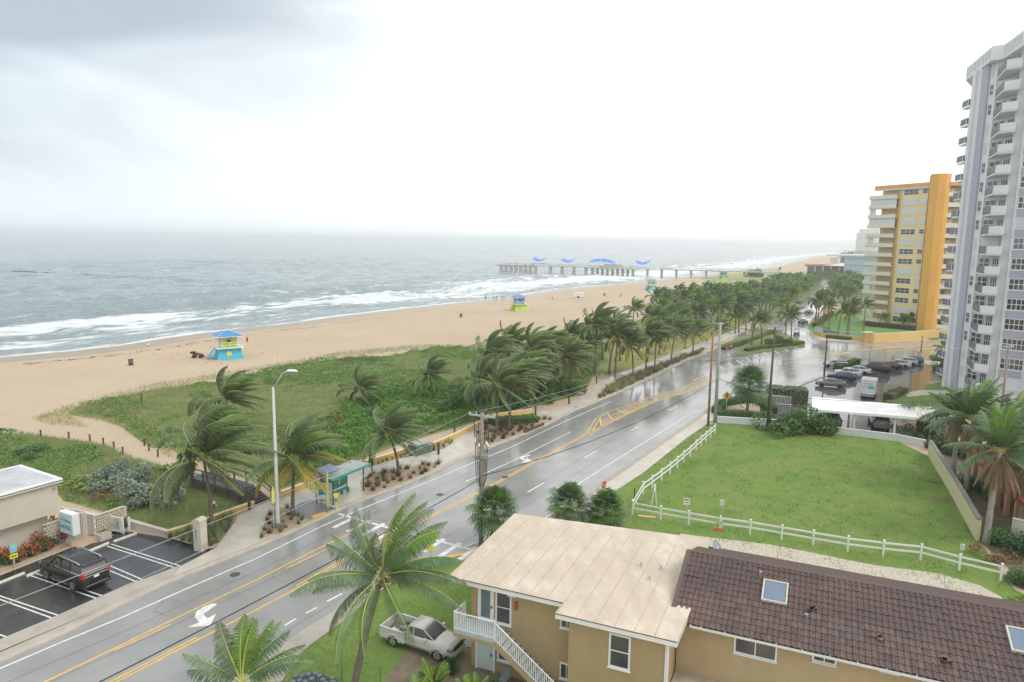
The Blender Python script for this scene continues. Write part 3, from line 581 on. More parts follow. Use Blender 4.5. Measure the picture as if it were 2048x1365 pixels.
# cluster along the promenade
clus=[(993,868,772,0,1.05,'palm in the clipped hedge, left one of the pair by the kerb'),(1018,862,765,2,1.05,'palm in the clipped hedge, right one of the pair by the kerb'),(1141,771,716,1,1.,'palm with green crown just left of the picnic table lawn'),(1176,752,690,3,1.,'palm at left edge of the picnic lawn with brown hanging fronds'),(1189,750,650,2,1.12,'tallest palm of the promenade cluster, crown above the beach sand'),(1218,749,676,0,1.,'palm trunk rising beside the walk behind the picnic lawn'),(1230,755,668,1,1.,'leaning palm beside the walk, crown swept right'),(1266,757,692,4,.95,'palm in the hedge strip with a wide yellowing crown'),(1291,746,672,2,.95,'second palm in the hedge strip'),(1309,744,676,1,.95,'third palm in the hedge strip between walk and road'),(1342,725,660,0,.95,'palm by the dark bollard near the promenade bend'),(1318,709,655,3,.9,'palm standing on the inland edge of the promenade bend'),(1115,748,700,2,1.,'palm among the sea grape shrubs beside the picnic lawn'),(1385,712,662,4,.9,'short palm beside the promenade by the tall poles')]
for bu,bv,cv,ct,sc,lab in clus:
    p=at(bu,bv); palm(p,ztop(p,cv),ct,sc*1.2,lab,group='palms lining the promenade')
G2='windblown palms crowding the dune edge'
for bu,bv,cv in ((960,838,760),(985,800,712),(1035,815,745),(1050,790,700),(1075,800,735),(1090,775,690),(1015,770,690),(1120,790,720),(1150,735,672),(1205,720,655),(1165,728,655),(1240,722,652)):
    p=at(bu,bv); palm(p,ztop(p,cv),random.randrange(5),random.uniform(1.12,1.35),'windblown coconut palm in the dense cluster between dune and promenade',group=G2)
# the park beyond: rows of palms, mass
park=P((1255,690),(1300,648),(1320,622),(1385,607),(1440,600),(1480,590),(1560,568),(1650,556),(1725,562),(1738,600),(1660,620),(1640,640),(1600,650),(1560,650),(1500,664),(1440,682),(1400,700),(1340,704))
roadpt=P(*kerbL[8:],*inter,*roadR[:12])
def spread_pts(poly,n,dmin,avoid=None,seed=1):
    random.seed(seed); xs=[p[0] for p in poly]; ys=[p[1] for p in poly]; out=[];k=0
    while len(out)<n and k<40000:
        k+=1; x,y=random.uniform(min(xs),max(xs)),random.uniform(min(ys),max(ys)); X_,Y_=np.array([x]),np.array([y])
        if not inpoly(X_,Y_,poly)[0] or (avoid and inpoly(X_,Y_,avoid)[0]): continue
        if any((x-a)**2+(y-b)**2<dmin**2 for a,b in out): continue
        out.append((x,y))
    return out
G3='palms massed in the beachfront park'
for x,y in spread_pts(park,215,3.8,roadpt,5):
    d=math.hypot(x,y); palm((x,y),random.uniform(3.2,4.8) if d>330 else random.uniform(4.6,7.) if d>230 else random.uniform(5.2,8.2),random.randrange(4) if d>175 else random.randrange(5),random.uniform(.9,1.2),'distant coconut palm within the park beyond the picnic lawn',group=G3,far=d>185)
for bu,bv,cv,lab in ((1470,668,632,'palm on the walk side of the beach parking entrance'),(1503,692,640,'palm on the traffic island, left of its shrub'),(1523,690,640,'palm on the traffic island beside the shrub'),(1582,686,632,'palm at the right tip of the traffic island'),(1571,670,628,'palm behind the traffic island shrub'),(1440,690,655,'palm behind the pair of tall poles')):
    p=at(bu,bv); palm(p,ztop(p,cv),random.randrange(5),.95,lab,group='palms around the traffic island')
for bu,bv,cv,lab in ((1676,668,622,'palm nearest the road on the estate lawn'),(1693,670,610,'tall palm on the estate lawn by the blue railing'),(1697,671,628,'leaning palm beside the blue railing'),(1727,664,612,'palm with brown fronds in the middle of the estate lawn'),(1658,660,612,'palm at the road corner of the estate lawn'),(1645,652,606,'palm behind the estate hedge corner'),(1632,640,600,'first roadside palm beyond the estate corner'),(1650,630,596,'second roadside palm beyond the estate corner')):
    p=at(bu,bv); palm(p,ztop(p,cv),random.randrange(5),.95,lab,group='palms on the estate lawn')
for bu,bv,cv,lab in ((1758,651,634,'small palm under the left balconies of the orange building'),(1806,655,636,'small palm in front of the orange stair tower, left one'),(1818,657,634,'small palm in front of the orange stair tower, right one'),(1556,548,538,'small pair palm by the round bush on the beach'),(1881,712,695,'little fan of palm by the lot exit hedge'),(1675,545,524,'palm standing before the beach pavilion')):
    p=at(bu,bv); palm(p,max(2.2,ztop(p,cv)),random.randrange(4),.62,lab,far=True)
# ---------------------------------------------------------------- the big near palm
random.seed(77)
bp_=Vector((-8.0,33.3,0)); topz=ztop((bp_.x+1.6,bp_.y,0),1150)
t=thing('coconut_palm','large coconut palm with leaning trunk in front of the parked pickup','palm',bp_)
put('trunk',trunk_mesh(topz,.20,.13,(1.6,.0),1.5,12,st=34,curve=1.25),t)
tp=Vector((1.6,0,topz-.1)); fr=[]
spec=[(95,84,4.2),(70,76,4.1),(120,74,4.0),(20,62,4.0),(165,62,3.9),(80,62,4.2),(140,48,4.0),(25,30,4.0),(195,32,4.0),(160,28,4.0),(45,58,3.9),(300,70,3.0),(230,66,2.9),(0,42,4.0),(38,45,3.7),(185,45,3.9),(150,40,3.7),(95,48,3.6),(335,35,3.9),(205,22,4.2),(15,18,4.1),(350,5,4.3),(175,12,4.1),(225,0,4.2),(250,-5,4.1),(285,-12,4.3),(130,10,3.8),(60,10,3.7),(205,-15,4.2),(100,-5,3.6)]
for i,(az,el,L) in enumerate(spec):
    me=frond_mesh('frond',palmb if i<4 else palmn,L=L*1.08*random.uniform(.85,1.08),az=R(az+random.uniform(-9,9)),el=R(el+random.uniform(-7,7)),n=72,leaf=.98,wid=.032,grav=.66+.3*(el<20),wind=.5,W=(1,.1,0),st=16,drop=1.05,sway=.35,near=True)
    put('frond',me,t,loc=tp)
cm=MB()
for k in range(9):
    a=k*.7; cm.lathe([(.0,-.13),(.09,-.08),(.11,0),(.08,.09),(.0,.13)],8,(tp.x+.3*math.cos(a),tp.y+.3*math.sin(a),tp.z-.22-.1*(k%3)))
obj('coconut',cm,mat('coconut_husk',(.20,.17,.06),.6,.2,3),t,True)['kind']='stuff'
sb=MB()
for k in range(14):
    a=k*2.4; sb.tube([(tp.x+.1*math.cos(a),tp.y+.1*math.sin(a),tp.z-.1),(tp.x+.35*math.cos(a),tp.y+.35*math.sin(a),tp.z+.15-.04*k),(tp.x+.62*math.cos(a),tp.y+.62*math.sin(a),tp.z-.05-.06*k)],.025,4,.01)
obj('flower_stalk',sb,palmy,t)['kind']='stuff'
# second near palm, crown low at the bottom edge
random.seed(78)
c=at(484,1362,4.2); t=thing('coconut_palm','young palm whose crown rises over the bottom edge beside the road','palm',(c.x,c.y,0))
put('trunk',trunk_mesh(4.1,.17,.12,(0,0),1.4,10),t)
for i,(az,el,L) in enumerate([(95,78,2.8),(60,70,2.9),(125,72,2.9),(30,60,3.0),(160,62,2.9),(0,45,3.0),(185,40,2.9),(75,50,3.0),(110,52,2.9),(15,28,3.2),(45,30,3.1),(140,25,2.9),(170,18,2.8),(350,15,3.1),(200,5,2.8),(330,5,2.9),(230,10,2.7),(270,5,2.7),(300,0,2.7)]):
    put('frond',frond_mesh('frond',palmb if i<3 else palmn,L=L,az=R(az),el=R(el),n=50,leaf=.72,wid=.045,grav=.5,wind=.25,W=(1,.1,0),st=14,drop=.5,near=True),t,loc=(0,0,4.1))
# low feathery palms at the bottom
random.seed(80)
LOWF=[frond_mesh('frond',palmb,L=random.uniform(1.3,1.7),az=a*2.4,el=R(random.uniform(30,80)),n=26,leaf=.42,wid=.045,grav=.7,wind=.1,st=9,drop=.3,near=True) for a in range(14)]
for u,v,lab in ((868,1352,'feathery clump palm at bottom edge below the pickup'),(945,1378,'feathery clump palm under the landing of the staircase'),(835,1390,'feathery clump palm nearest the bottom edge')):
    p=at(u,v,0.9); t=thing('clump_palm',lab,'palm',(p.x,p.y,0)); 
    for me in LOWF: put('frond',me,t,loc=(0,0,.25),rz=u)
# ---------------------------------------------------------------- fan palms
def fan_leaf(name,mt,az,el,L=1.0,r=.75,n=15,droop=.35):
    d=Vector((math.cos(az)*math.cos(el),math.sin(az)*math.cos(el),math.sin(el))); s_=Vector((-math.sin(az),math.cos(az),0)); u_=s_.cross(d)*-1
    mb=MB(); e=d*L+Vector((0,0,-.12*L)); mb.tube([(0,0,0),d*L*.5,e],.018,3)
    for k in range(n):
        a=lerp(-2.2,2.2,k/(n-1)); dr=(d*math.cos(a)+s_*math.sin(a)); q=(-d*math.sin(a)+s_*math.cos(a))*.045
        m_=e+dr*r*.6; tip=e+dr*r+Vector((0,0,-1))*droop*r*random.uniform(.6,1.3)
        mb.add([e,m_+q,m_-q,tip],[(0,1,2),(1,3,2)])
    return mb.mesh(name,mt)
random.seed(9)
FAN=[fan_leaf('fan_leaf',palmn if i%5 else palmb,i*2.4,R(86-i*2.7),L=random.uniform(.8,1.25),r=.85,n=17) for i in range(50)]
FAND=[fan_leaf('dead_leaf',palmd,i*2.4,R(-60-random.uniform(0,20)),L=.7,r=.6) for i in range(10)]
def sabal(p,h,lab,sc=1.,skirt=True,rz=0.,tr=None):
    t=thing('sabal_palm',lab,'palm',(p[0],p[1],0),rz); put('trunk',tr or trunk_mesh(h,.2,.17,(.1,0),1.2,10,mt=trunkm),t)
    for me in FAN: put('fan_leaf',me,t,loc=(.1,0,h),sc=sc)
    if skirt:
        for me in FAND: put('dead_leaf',me,t,loc=(.1,0,h-.1),sc=sc*.8)
p=at(985,1092); sabal(p,3.0,'fan palm behind the wooden utility pole at the roof corner',1.28)
p=at(1136,1060); sabal(p,2.3,'left fan palm of the two rising behind the flat roof',1.15,rz=1)
p=at(1212,1062); sabal(p,1.8,'right fan palm of the two, beside the white fence corner',1.15,rz=2)
p=at(1494,828); sabal(p,ztop(p,768),'round headed fan palm standing in the clipped hedge by the lot entrance',1.75)
# ---------------------------------------------------------------- royal palms with dead skirts (right)
ROY=crown_set(41,24,4.6,.4,leaf=1.0,wid=.075,nl=40,mt=palmn,W=(1,.1,0),spread=.95); ROYD=[frond_mesh('dead_frond',palmd,stalk=palmd,L=random.uniform(2.6,3.8),az=i*1.1,el=R(-35-random.uniform(0,35)),n=26,leaf=.75,wid=.07,grav=1.2,wind=.15,drop=1.2) for i in range(22)]
for u,v,cv,sc,lab,dx in ((1972,1088,905,1.0,'grey trunked palm leaning over the end of the cream garden wall',.5),(2010,1010,868,1.05,'palm with bright young fronds at the right edge of the picture',.1),(1931,985,838,1.05,'tall palm with a big brown skirt beside the white tower',0),(1905,960,830,.9,'left palm of the skirted group behind the garden wall',-.2),(2040,1060,935,1.0,'palm cut by the right edge above the red tiled roof',.2)):
    p=at(u,v); h=ztop(p,cv); t=thing('skirted_palm',lab,'palm',(p.x,p.y,0),dx); put('trunk',trunk_mesh(h,.24,.16,(dx,0),1.5,10,mt=trunkl),t)
    for me in ROY: put('frond',me,t,loc=(dx,0,h),sc=sc)
    for me in ROYD: put('dead_frond',me,t,loc=(dx,0,h-.1),sc=sc)
# ---------------------------------------------------------------- bushes, hedges
def bush_mesh(n,size,mt,seed,lumps=9,asp=.6):
    """leaves spread through a lumpy volume of about unit size"""
    r=np.random.default_rng(seed); c=r.normal(size=(lumps,3))*.38; c[:,2]=np.abs(c[:,2])*.9+.25; rad=r.uniform(.28,.5,lumps)
    i=r.integers(0,lumps,n); d=r.normal(size=(n,3)); d/=np.linalg.norm(d,axis=1)[:,None]; q=c[i]+d*(rad[i]*r.uniform(.55,1,n)**.5)[:,None]; q[:,2]=np.abs(q[:,2])
    V,F=leaves(q,size,1.,.5,asp); return npmesh('foliage',V,F,mt)
BG=[bush_mesh(2600,.055,leafg,s) for s in (1,2,3)]; BD=[bush_mesh(2600,.06,leafd,s) for s in (4,5)]; BS=[bush_mesh(2600,.06,leafs,s) for s in (6,7)]; BY=[bush_mesh(900,.09,leafy,8)]; BR=[bush_mesh(420,.13,leafr,9),bush_mesh(420,.12,leafd,10)]; BO=[bush_mesh(1400,.06,leafo,14)]
stemm=MB()
for k in range(5): a=k*1.3; stemm.tube([(0,0,0),(.12*math.cos(a),.12*math.sin(a),.35),(.3*math.cos(a),.3*math.sin(a),.75)],.03,4,.012)
STEM=stemm.mesh('branch',trunkm)
def bush(p,w_,h,meshes,lab,group=None,name='shrub',cat='shrub',rz=None,d_=None):
    t=thing(name,lab,cat,(p[0],p[1],0),random.uniform(0,6) if rz is None else rz,group); t.scale=(w_,d_ or w_,h)
    put('foliage',random.choice(meshes),t); put('branch',STEM,t); return t
vp0=P((575,955),(650,860),(760,790),(900,775),(960,800),(940,830),(800,876),(700,915),(640,935))
random.seed(15)
for u,v,w_,h,ms,lab in (
 (245,985,2.6,2.2,BS,'silvery shrub behind the motel, left of the dune group'),(300,1005,2.8,2.3,BS,'largest silvery shrub between motel and dune path'),(350,1012,2.0,1.9,BS,'silvery shrub nearest the big windblown palm'),(215,965,2.2,1.8,BS,'silvery shrub farthest left above the motel fence'),
 (205,1000,1.5,.8,BO,'low brown scrub behind the white picket fence'),(170,975,2.6,1.2,BY,'lime green scrub beside the motel roof'),(60,905,3,1.0,BG,'green scrub at the left picture edge on the dune'),
 (918,822,3.4,3.1,BG,'dark green sea grape left of the palm cluster'),(955,815,3.2,3.2,BD,'sea grape thicket under the palm cluster, left one'),(1005,818,3.2,2.8,BD,'sea grape thicket behind the clipped hedge'),(1050,812,3.4,3.0,BG,'sea grape thicket beside the yellow wall end'),(1085,800,3.4,3.0,BD,'tall sea grape right of the palm cluster'),(1110,790,3.2,2.8,BG,'sea grape reaching toward the picnic lawn'),(1140,785,2.6,1.8,BG,'low sea grape by the promenade bollards'),(985,780,3.4,3,BD,'sea grape deep inside the palm cluster'),(1060,765,3.4,2.8,BG,'sea grape on the beach side of the palm cluster'),
 (745,722,2.4,1.1,BY,'bright lime mound at the beach edge of the dune'),(700,722,2.6,1.0,BY,'bright lime mound left of its twin at the dune edge'),(545,765,2.8,1.1,BG,'green mound on the dune beside the street lamp head'),(405,792,2.6,.9,BY,'yellow green mound at the left dune edge'),
 (1598,866,3.9,3.6,BG,'big rounded shrub overlapping the low white wall'),(1642,868,3.6,3.3,BG,'right half shrub of the big pair by the white wall'),(1568,862,2.4,2.3,BG,'small shrub left of the big pair by the white wall'),
 (1850,878,2.3,2.2,BD,'dark shrub at the far corner of the lawn'),(1815,872,2.0,1.4,BS,'grey green shrub spreading over the white wall'),(1880,900,2.0,1.7,BD,'dark shrub behind the cream wall end'),(1925,915,2.2,1.9,BD,'dark shrub under the skirted palms'),(1955,985,1.8,1.6,BD,'dark shrub against the red roofed arcade'),(1980,1000,1.4,1.7,BG,'green shrub between wall and arcade'),
 (1995,1085,1.9,1.9,BG,'shrub wrapped round the grey palm trunk base'),(2040,1110,2.3,1.5,BD,'brownish green hedge mound at the right edge'),(1990,1125,1.6,.9,BO,'low reddish ground shrub by the fence end'),(2040,1165,2.,1.,BG,'green shrub mound below the fence end'),(2060,1215,1.4,.9,BY,'lime shrub at the right edge by the gravel'),
 (1508,555,8.5,7.,BD,'round dark bush standing alone on the far beach'),(1552,556,5,3.,BD,'low dark bush beside the round one on far beach'),
 (1545,694,2.8,2.6,BG,'shrub tree in the middle of the traffic island'),(1567,692,2.4,2.4,BD,'darker shrub right of the island shrub tree'),
 (1650,668,2.2,1.8,BG,'shrub at the estate wall corner'),(1880,657,4.8,5.2,BS,'silvery tree in front of the orange building right wing'),(1855,655,4,4,BD,'dark tree at the foot of the orange stair tower'),(1905,655,4.6,4.6,BD,'dark tree behind the estate wall near the white tower'),(1835,652,3.4,4.5,BO,'brownish tree at the base of the orange stair tower'),
 (1870,722,1.7,1.1,BG,'round shrub at the lot exit'),(1890,722,1.7,1.2,BG,'clipped shrub beside the lot exit'),(1885,742,1.6,1.8,BD,'shrub under the lowest tower balcony')):
    bush(at(u,v),w_*.9,h*.8,ms,lab)
random.seed(63)
for x,y in spread_pts(vp0,30,1.9,None,12):
    bush((x,y),random.uniform(.9,1.7),random.uniform(.5,1.0),random.choice((BG,BY,BD,BO,BG)),'low leafy mound in the green creeper behind the seawall',group='leafy mounds in the dune scrub')
random.seed(16)
# sparse tree right of the carport
for u,v,h in ((1835,862,3.6),(1875,885,3.2)):
    p=at(u,v); t=thing('small_tree','small spreading tree with bare lower branches %s the carport end'%('at' if u<1850 else 'right of'),'tree',(p.x,p.y,0)); mb=MB()
    V_=[]
    for k in range(7):
        a=k*.9; e=Vector((1.5*math.cos(a),1.5*math.sin(a),h*(.7+.07*k%2))); mb.tube([(0,0,0),(.2*math.cos(a),.2*math.sin(a),h*.4),e*.7+Vector((0,0,h*.15)),e],.09,5,.02); V_.append(np.array(e)+RNG.normal(size=(170,3))*(.5,.5,.28))
    obj('trunk',mb,trunkl,t); V,F=leaves(np.concatenate(V_),.10,1.,.4,.6); put('crown',npmesh('crown',V,F,leafg),t)
def hedge(name,pxs,w_,h,mt,lab,core=leafd,dens=160,size=.06,closed=False,z0=0,lump=.12,group=None,pts=None):
    pts=pts or P(*pxs); mb=MB(); L=offs(pts,w_/2-.08); Q=offs(pts,-w_/2+.08)
    for i in range(len(pts)-1):
        a,b,c,d=Q[i],Q[i+1],L[i+1],L[i]; mb.add([(*a[:2],z0),(*b[:2],z0),(*c[:2],z0),(*d[:2],z0),(*a[:2],h-.1),(*b[:2],h-.1),(*c[:2],h-.1),(*d[:2],h-.1)],[(4,5,6,7),(0,1,5,4),(1,2,6,5),(2,3,7,6),(3,0,4,7)])
    t=thing(name,lab,'hedge',(0,0,0),0,group); obj('branch',mb,mat('hedge_core',(.03,.05,.02),.9,.2,2),t)
    Ps=[]
    for i in range(len(pts)-1):
        a,b=pts[i],pts[i+1]; ln_=(b-a).length; n=int(ln_*(w_+2*h)*dens); s_=RNG.uniform(0,1,n); u_=RNG.uniform(-1,1,n)*(w_/2+h); d=(b-a).normalized(); nn=Vector((-d.y,d.x,0))
        side=np.clip(u_,-w_/2,w_/2); zz=h-(np.abs(u_)-w_/2).clip(0); x=a.x+d.x*s_*ln_+nn.x*side; y=a.y+d.y*s_*ln_+nn.y*side; q=np.stack([x,y,zz+z0*0],1); q+=RNG.normal(size=q.shape)*.04; q[:,2]+=lump*(fbm(x*1.1,y*1.1,2,5)-.5)*2; Ps.append(q)
    V,F=leaves(np.concatenate(Ps),size,1.,.5,.6); put('foliage',npmesh('foliage',V,F,mt),t); return t
hedge('clipped_hedge',[(983,852),(1010,848),(1050,846),(1072,844)],1.9,.85,mat('hedge_green',(.12,.25,.065),.6,.3,1),'clipped oval green hedge between promenade and road',dens=260)
hedge('ring_hedge',[(1432,829),(1445,812),(1478,806),(1520,808),(1540,819),(1545,828)],1.3,.9,mat('hedge_green',(.12,.25,.065)),'dark clipped hedge curving round the fan palm by the lot entrance',dens=170)
hedge('ring_hedge',[(1436,833),(1480,834),(1545,838)],1.2,.8,MATS['hedge_green'],'front straight part of the dark hedge along the low white wall',dens=170)
hedge('block_hedge',[(1530,800),(1575,804),(1612,806)],2.6,2.2,mat('hedge_grey',(.24,.30,.20),.7,.25,1),'tall block hedge topped with grey foliage behind white railing',dens=110,size=.09)
hedge('lot_hedge',[(1672,742),(1690,736),(1715,728)],1.2,1.1,MATS['hedge_green'],'short clipped hedge along the kerb behind the parked cars',dens=110,size=.08)
hedge('lawn_hedge',[(1774,800),(1790,792),(1808,786)],1.3,.9,mat('hedge_olive',(.24,.24,.10),.7,.35,.8),'clipped hedge at the corner of the tower lawn',dens=140,size=.08)
hedge('estate_hedge',[(1652,676),(1690,680),(1729,680)],1.0,.8,mat('hedge_lime',(.20,.25,.06),.7,.3,.8),'lime hedge at the foot of the yellow estate wall',dens=70,size=.1)
hedge('estate_hedge',[(1628,655),(1645,643),(1665,630)],1.2,1.3,MATS['hedge_lime'],'hedge along the road side of the estate lawn',dens=60,size=.12)
hedge('estate_hedge',[(1748,681),(1790,679)],1.1,1.,mat('hedge_brown',(.14,.12,.06),.8,.3,1),'brown green hedge before the estate wall pillar',dens=70,size=.1)
hedge('facade_hedge',[(1730,652),(1790,658),(1830,662)],1.6,1.3,MATS['hedge_brown'],'hedge along the foot of the orange building',dens=50,size=.14)
hedge('island_hedge',[(1492,704),(1520,699),(1570,694),(1605,689)],1.3,.8,MATS['hedge_lime'],'lime hedge along the road side of the traffic island',dens=80,size=.1)
hedge('island_hedge',[(1447,700),(1500,683),(1550,664)],1.3,.6,MATS['hedge_olive'],'olive hedge on the narrow island by the parking entrance',dens=80,size=.1)
hedge('lot_exit_hedge',[(1872,716),(1895,718)],1.6,1.1,MATS['hedge_green'],'clipped hedge beside the lot exit near the tower',dens=90,size=.1)
# beds: tufts of grass, each a plant where it shows
TUFT=[]
for s in range(3):
    n=70; a=RNG.uniform(0,2*PI,n); r=RNG.uniform(0,.12,n); V,F=blades(r*np.cos(a),r*np.sin(a),np.zeros(n),.42,.012,.45,.2); TUFT.append(npmesh('tuft',V,F,mat('tuft_green',(.15,.20,.07),.7,.3,2,rnd=.3)))
    n=80; a=RNG.uniform(0,2*PI,n); r=RNG.uniform(0,.14,n); V,F=blades(r*np.cos(a),r*np.sin(a),np.zeros(n),.36,.013,.5,.2); TUFT.append(npmesh('tuft',V,F,mat('tuft_brown',(.13,.10,.05),.8,.3,2,rnd=.3)))
def tufts(bed,n,lab,grp,seed,kinds=(0,1,2,3,4,5),dm=.75,sc=1.):
    for x,y in spread_pts(bed,n,dm,None,seed):
        o=put('grass_tuft',TUFT[random.choice(kinds)],None,loc=(x,y,ZP),rz=random.uniform(0,6),sc=sc*random.uniform(.8,1.4)); tag(o,lab,'plant',grp)
tufts(bed0,20,'small grass tuft in the sandy bed round the street lamp','tufts in the street lamp bed',1,dm=.8)
tufts(bed00,46,'grass clump in the bed between yellow wall and diagonal walk','tufts in the bed by the sign pillar',2,kinds=(0,2,4),dm=.45,sc=1.3)
tufts(bed3,30,'grass clump in the bed past the bus stop','tufts in the bed past the bus stop',3,dm=.7,sc=1.2)
tufts(bed4,30,'low green clump in the bed along the yellow wall','tufts by the utility box',4,kinds=(0,2,4),dm=.6)
tufts(bed1,60,'dark round grass clump in the bed left of the clipped hedge','tufts in the bed by the clipped hedge',5,kinds=(1,3,5),dm=.62,sc=1.3)
TOL=[]
for s in range(2):
    n=90; a=RNG.uniform(0,2*PI,n); r=RNG.uniform(0,.16,n); V,F=blades(r*np.cos(a),r*np.sin(a),np.zeros(n),.42,.016,.5,.2); TOL.append(npmesh('tuft',V,F,mat('tuft_olive',(.27,.25,.12),.8,.3,2,rnd=.3)))
TUFT+=TOL
tufts(bed2,290,'olive grass clump in the long strip between walk and road','clumps in the long promenade strip',6,kinds=(6,7,6,7,1),dm=.62,sc=1.25)
# crotons by the motel
for u,v,s_,lab in ((118,1083,1.35,'tall red tipped croton shrub under the motel sign'),(72,1108,1.1,'reddish croton shrub midway along the motel wall'),(20,1128,1.0,'brown croton shrub behind the parking signs'),(232,1058,.7,'red croton in front of the block screen, left one'),(248,1054,.6,'red croton at the end of the block screen'),(95,1100,.8,'low green croton between two taller ones'),(48,1118,.8,'low croton right of the parking signs'),(206,1071,.45,'small potted green plant before the block screen')):
    p=at(u,v); t=thing('croton_shrub',lab,'shrub',(p.x,p.y,0),random.uniform(0,6)); t.scale=(s_*.9,s_*.9,s_); put('foliage',BR[1],t); 
    if u!=206: put('red_leaf',BR[0],t,loc=(0,0,.25),sc=(.75,.75,.85))
# ---------------------------------------------------------------- ground cover (nobody could count it)
def cover(name,poly,n,seed,zf,grass=.6,avoid=None,dens=None):
    X_,Y_=scat(poly,n); z=fbm(X_*.35,Y_*.35,3,seed); k=fbm(X_*.10+4,Y_*.10,3,seed+7)+.35*(z-.5); g=k+.22*(fbm(X_*.6+9,Y_*.6,2,seed+3)-.5)<grass
    hz_=zf*np.clip(z-.35,0,1)
    V,F=blades(X_[g],Y_[g],hz_[g]*.5,.42,.022,.4,.35); o=put(name+'_grass',npmesh(name,V,F,drygr)); tag(o,kind='stuff')
    b=~g; q=np.stack([X_[b],Y_[b],hz_[b]*RNG.uniform(.6,1.3,b.sum())+.08],1); V,F=leaves(q,.10,1.6,.5,.8); o=put(name+'_vine',npmesh(name,V,F,leafx)); tag(o,kind='stuff')
cover('dune',duneB,190000,3,2.0,.52); vp=P((545,968),(600,880),(660,830),(760,778),(860,765),(935,775),(975,800),(960,835),(860,868),(760,898),(640,944),(570,975)); X_,Y_=scat(vp,42000); z=fbm(X_*.45,Y_*.45,3,91); q=np.stack([X_,Y_,1.9*np.clip(z-.3,0,1)*RNG.uniform(.75,1.1,len(X_))+.15],1); V,F=leaves(q,.13,1.8,.5,.85); tag(put('dune_creeper',npmesh('creeper',V,F,mat('creeper_green',(.13,.27,.05),.5,.3,.9,trans=.15))),kind='stuff')
cover('dune_edge',duneD,38000,5,1.1,.6); cover('park_cover',duneC,60000,8,1.,.62)
X_,Y_=scat(P((135,830),(240,853),(300,893),(350,925),(330,880),(260,840),(300,800),(420,768),(360,770),(250,790),(160,812),(110,825),(60,838),(100,850),(180,856)),5200); V,F=blades(X_,Y_,X_*0,.45,.03,.5,.4); tag(put('dune_sparse_grass',npmesh('sparse',V,F,mat('straw_grass',(.46,.42,.20),.8,.25,.6,trans=.2))),kind='stuff')
X_,Y_=scat(P((135,830),(330,777),(520,745),(690,714),(850,699),(985,700),(985,694),(850,690),(690,704),(500,738),(300,770),(120,815),(60,840)),4500); V,F=blades(X_,Y_,X_*0,.5,.03,.5,.35); tag(put('dune_fringe_grass',npmesh('fringe',V,F,drygr)),kind='stuff')
def lawn_blades(name,poly,n,mt,h=.09,z=.01):
    X_,Y_=scat(poly,n); V,F=blades(X_,Y_,X_*0+z,h,.012,.6,.1); tag(put(name,npmesh(name,V,F,mt)),kind='stuff')
lawn_blades('lawn_blade',[p for p in lawnp[:13]]+P((2030,1230),(1180,1085)),60000,mat('lawn_blade',(.19,.29,.07),.8,.35,.8)); lawn_blades('front_lawn_blade',grass2,45000,mat('lawn_blade',(.19,.29,.07)),.11)

X_,Y_=scat([p for p in lawnp[:13]]+P((2030,1230),(1180,1085)),26000); k=fbm(X_*.9,Y_*.9,3,44)>.56; X_,Y_=X_[k],Y_[k]; V,F=blades(X_,Y_,X_*0+.01,.17,.02,.7,.1); tag(put('lawn_weed',npmesh('weed',V,F,mat('weed_green',(.10,.19,.045),.8,.3,1))),kind='stuff')
# ================================================================ helpers for facades
def hit(u,v,O,a,yl=0.):
    """where the sight line meets the upright plane through O running at angle a, set back yl: local x and height"""
    d=ray(u,v); n=Vector((-math.sin(a),math.cos(a),0)); c=Vector((0,0,H)); t=((O+n*yl)-c).dot(n)/d.dot(n); p=c+d*t; e=Vector((math.cos(a),math.sin(a),0)); return (p-O).dot(e),p.z
def loc(p,O,a):
    d=Vector(p)-O; return d.x*math.cos(a)+d.y*math.sin(a), -d.x*math.sin(a)+d.y*math.cos(a)
def glo(x,y,O,a,z=0): return Vector((O.x+x*math.cos(a)-y*math.sin(a),O.y+x*math.sin(a)+y*math.cos(a),z))
def window(par,x0,x1,z0,z1,y,nx=1,nz=2,fr=.06,frm=white,gl=glass,name='window',sill=True):
    """frame proud of the wall with a recessed pane behind it"""
    f=MB(); f.box(x0-fr,y-.05,z0-fr,x0+.02,y+.02,z1+fr); f.box(x1-.02,y-.05,z0-fr,x1+fr,y+.02,z1+fr); f.box(x0+.02,y-.05,z1-.02,x1-.02,y+.02,z1+fr); f.box(x0+.02,y-.05,z0-fr,x1-.02,y+.02,z0+.02)
    for i in range(1,nx): q=lerp(x0,x1,i/nx); f.box(q-fr*.4,y-.045,z0+.02,q+fr*.4,y+.015,z1-.02)
    for i in range(1,nz): q=lerp(z0,z1,i/nz); f.box(x0+.02,y-.04,q-fr*.35,x1-.02,y+.01,q+fr*.35)
    w_=obj(name,f,frm,par); g=MB(); g.box(x0,y-.022,z0,x1,y-.012,z1); obj('pane',g,gl,w_)
    if sill: s_=MB().box(x0-fr*1.6,y-.12,z0-fr-.05,x1+fr*1.6,y-.004,z0-fr-.004); obj('sill',s_,frm,w_)
    return w_
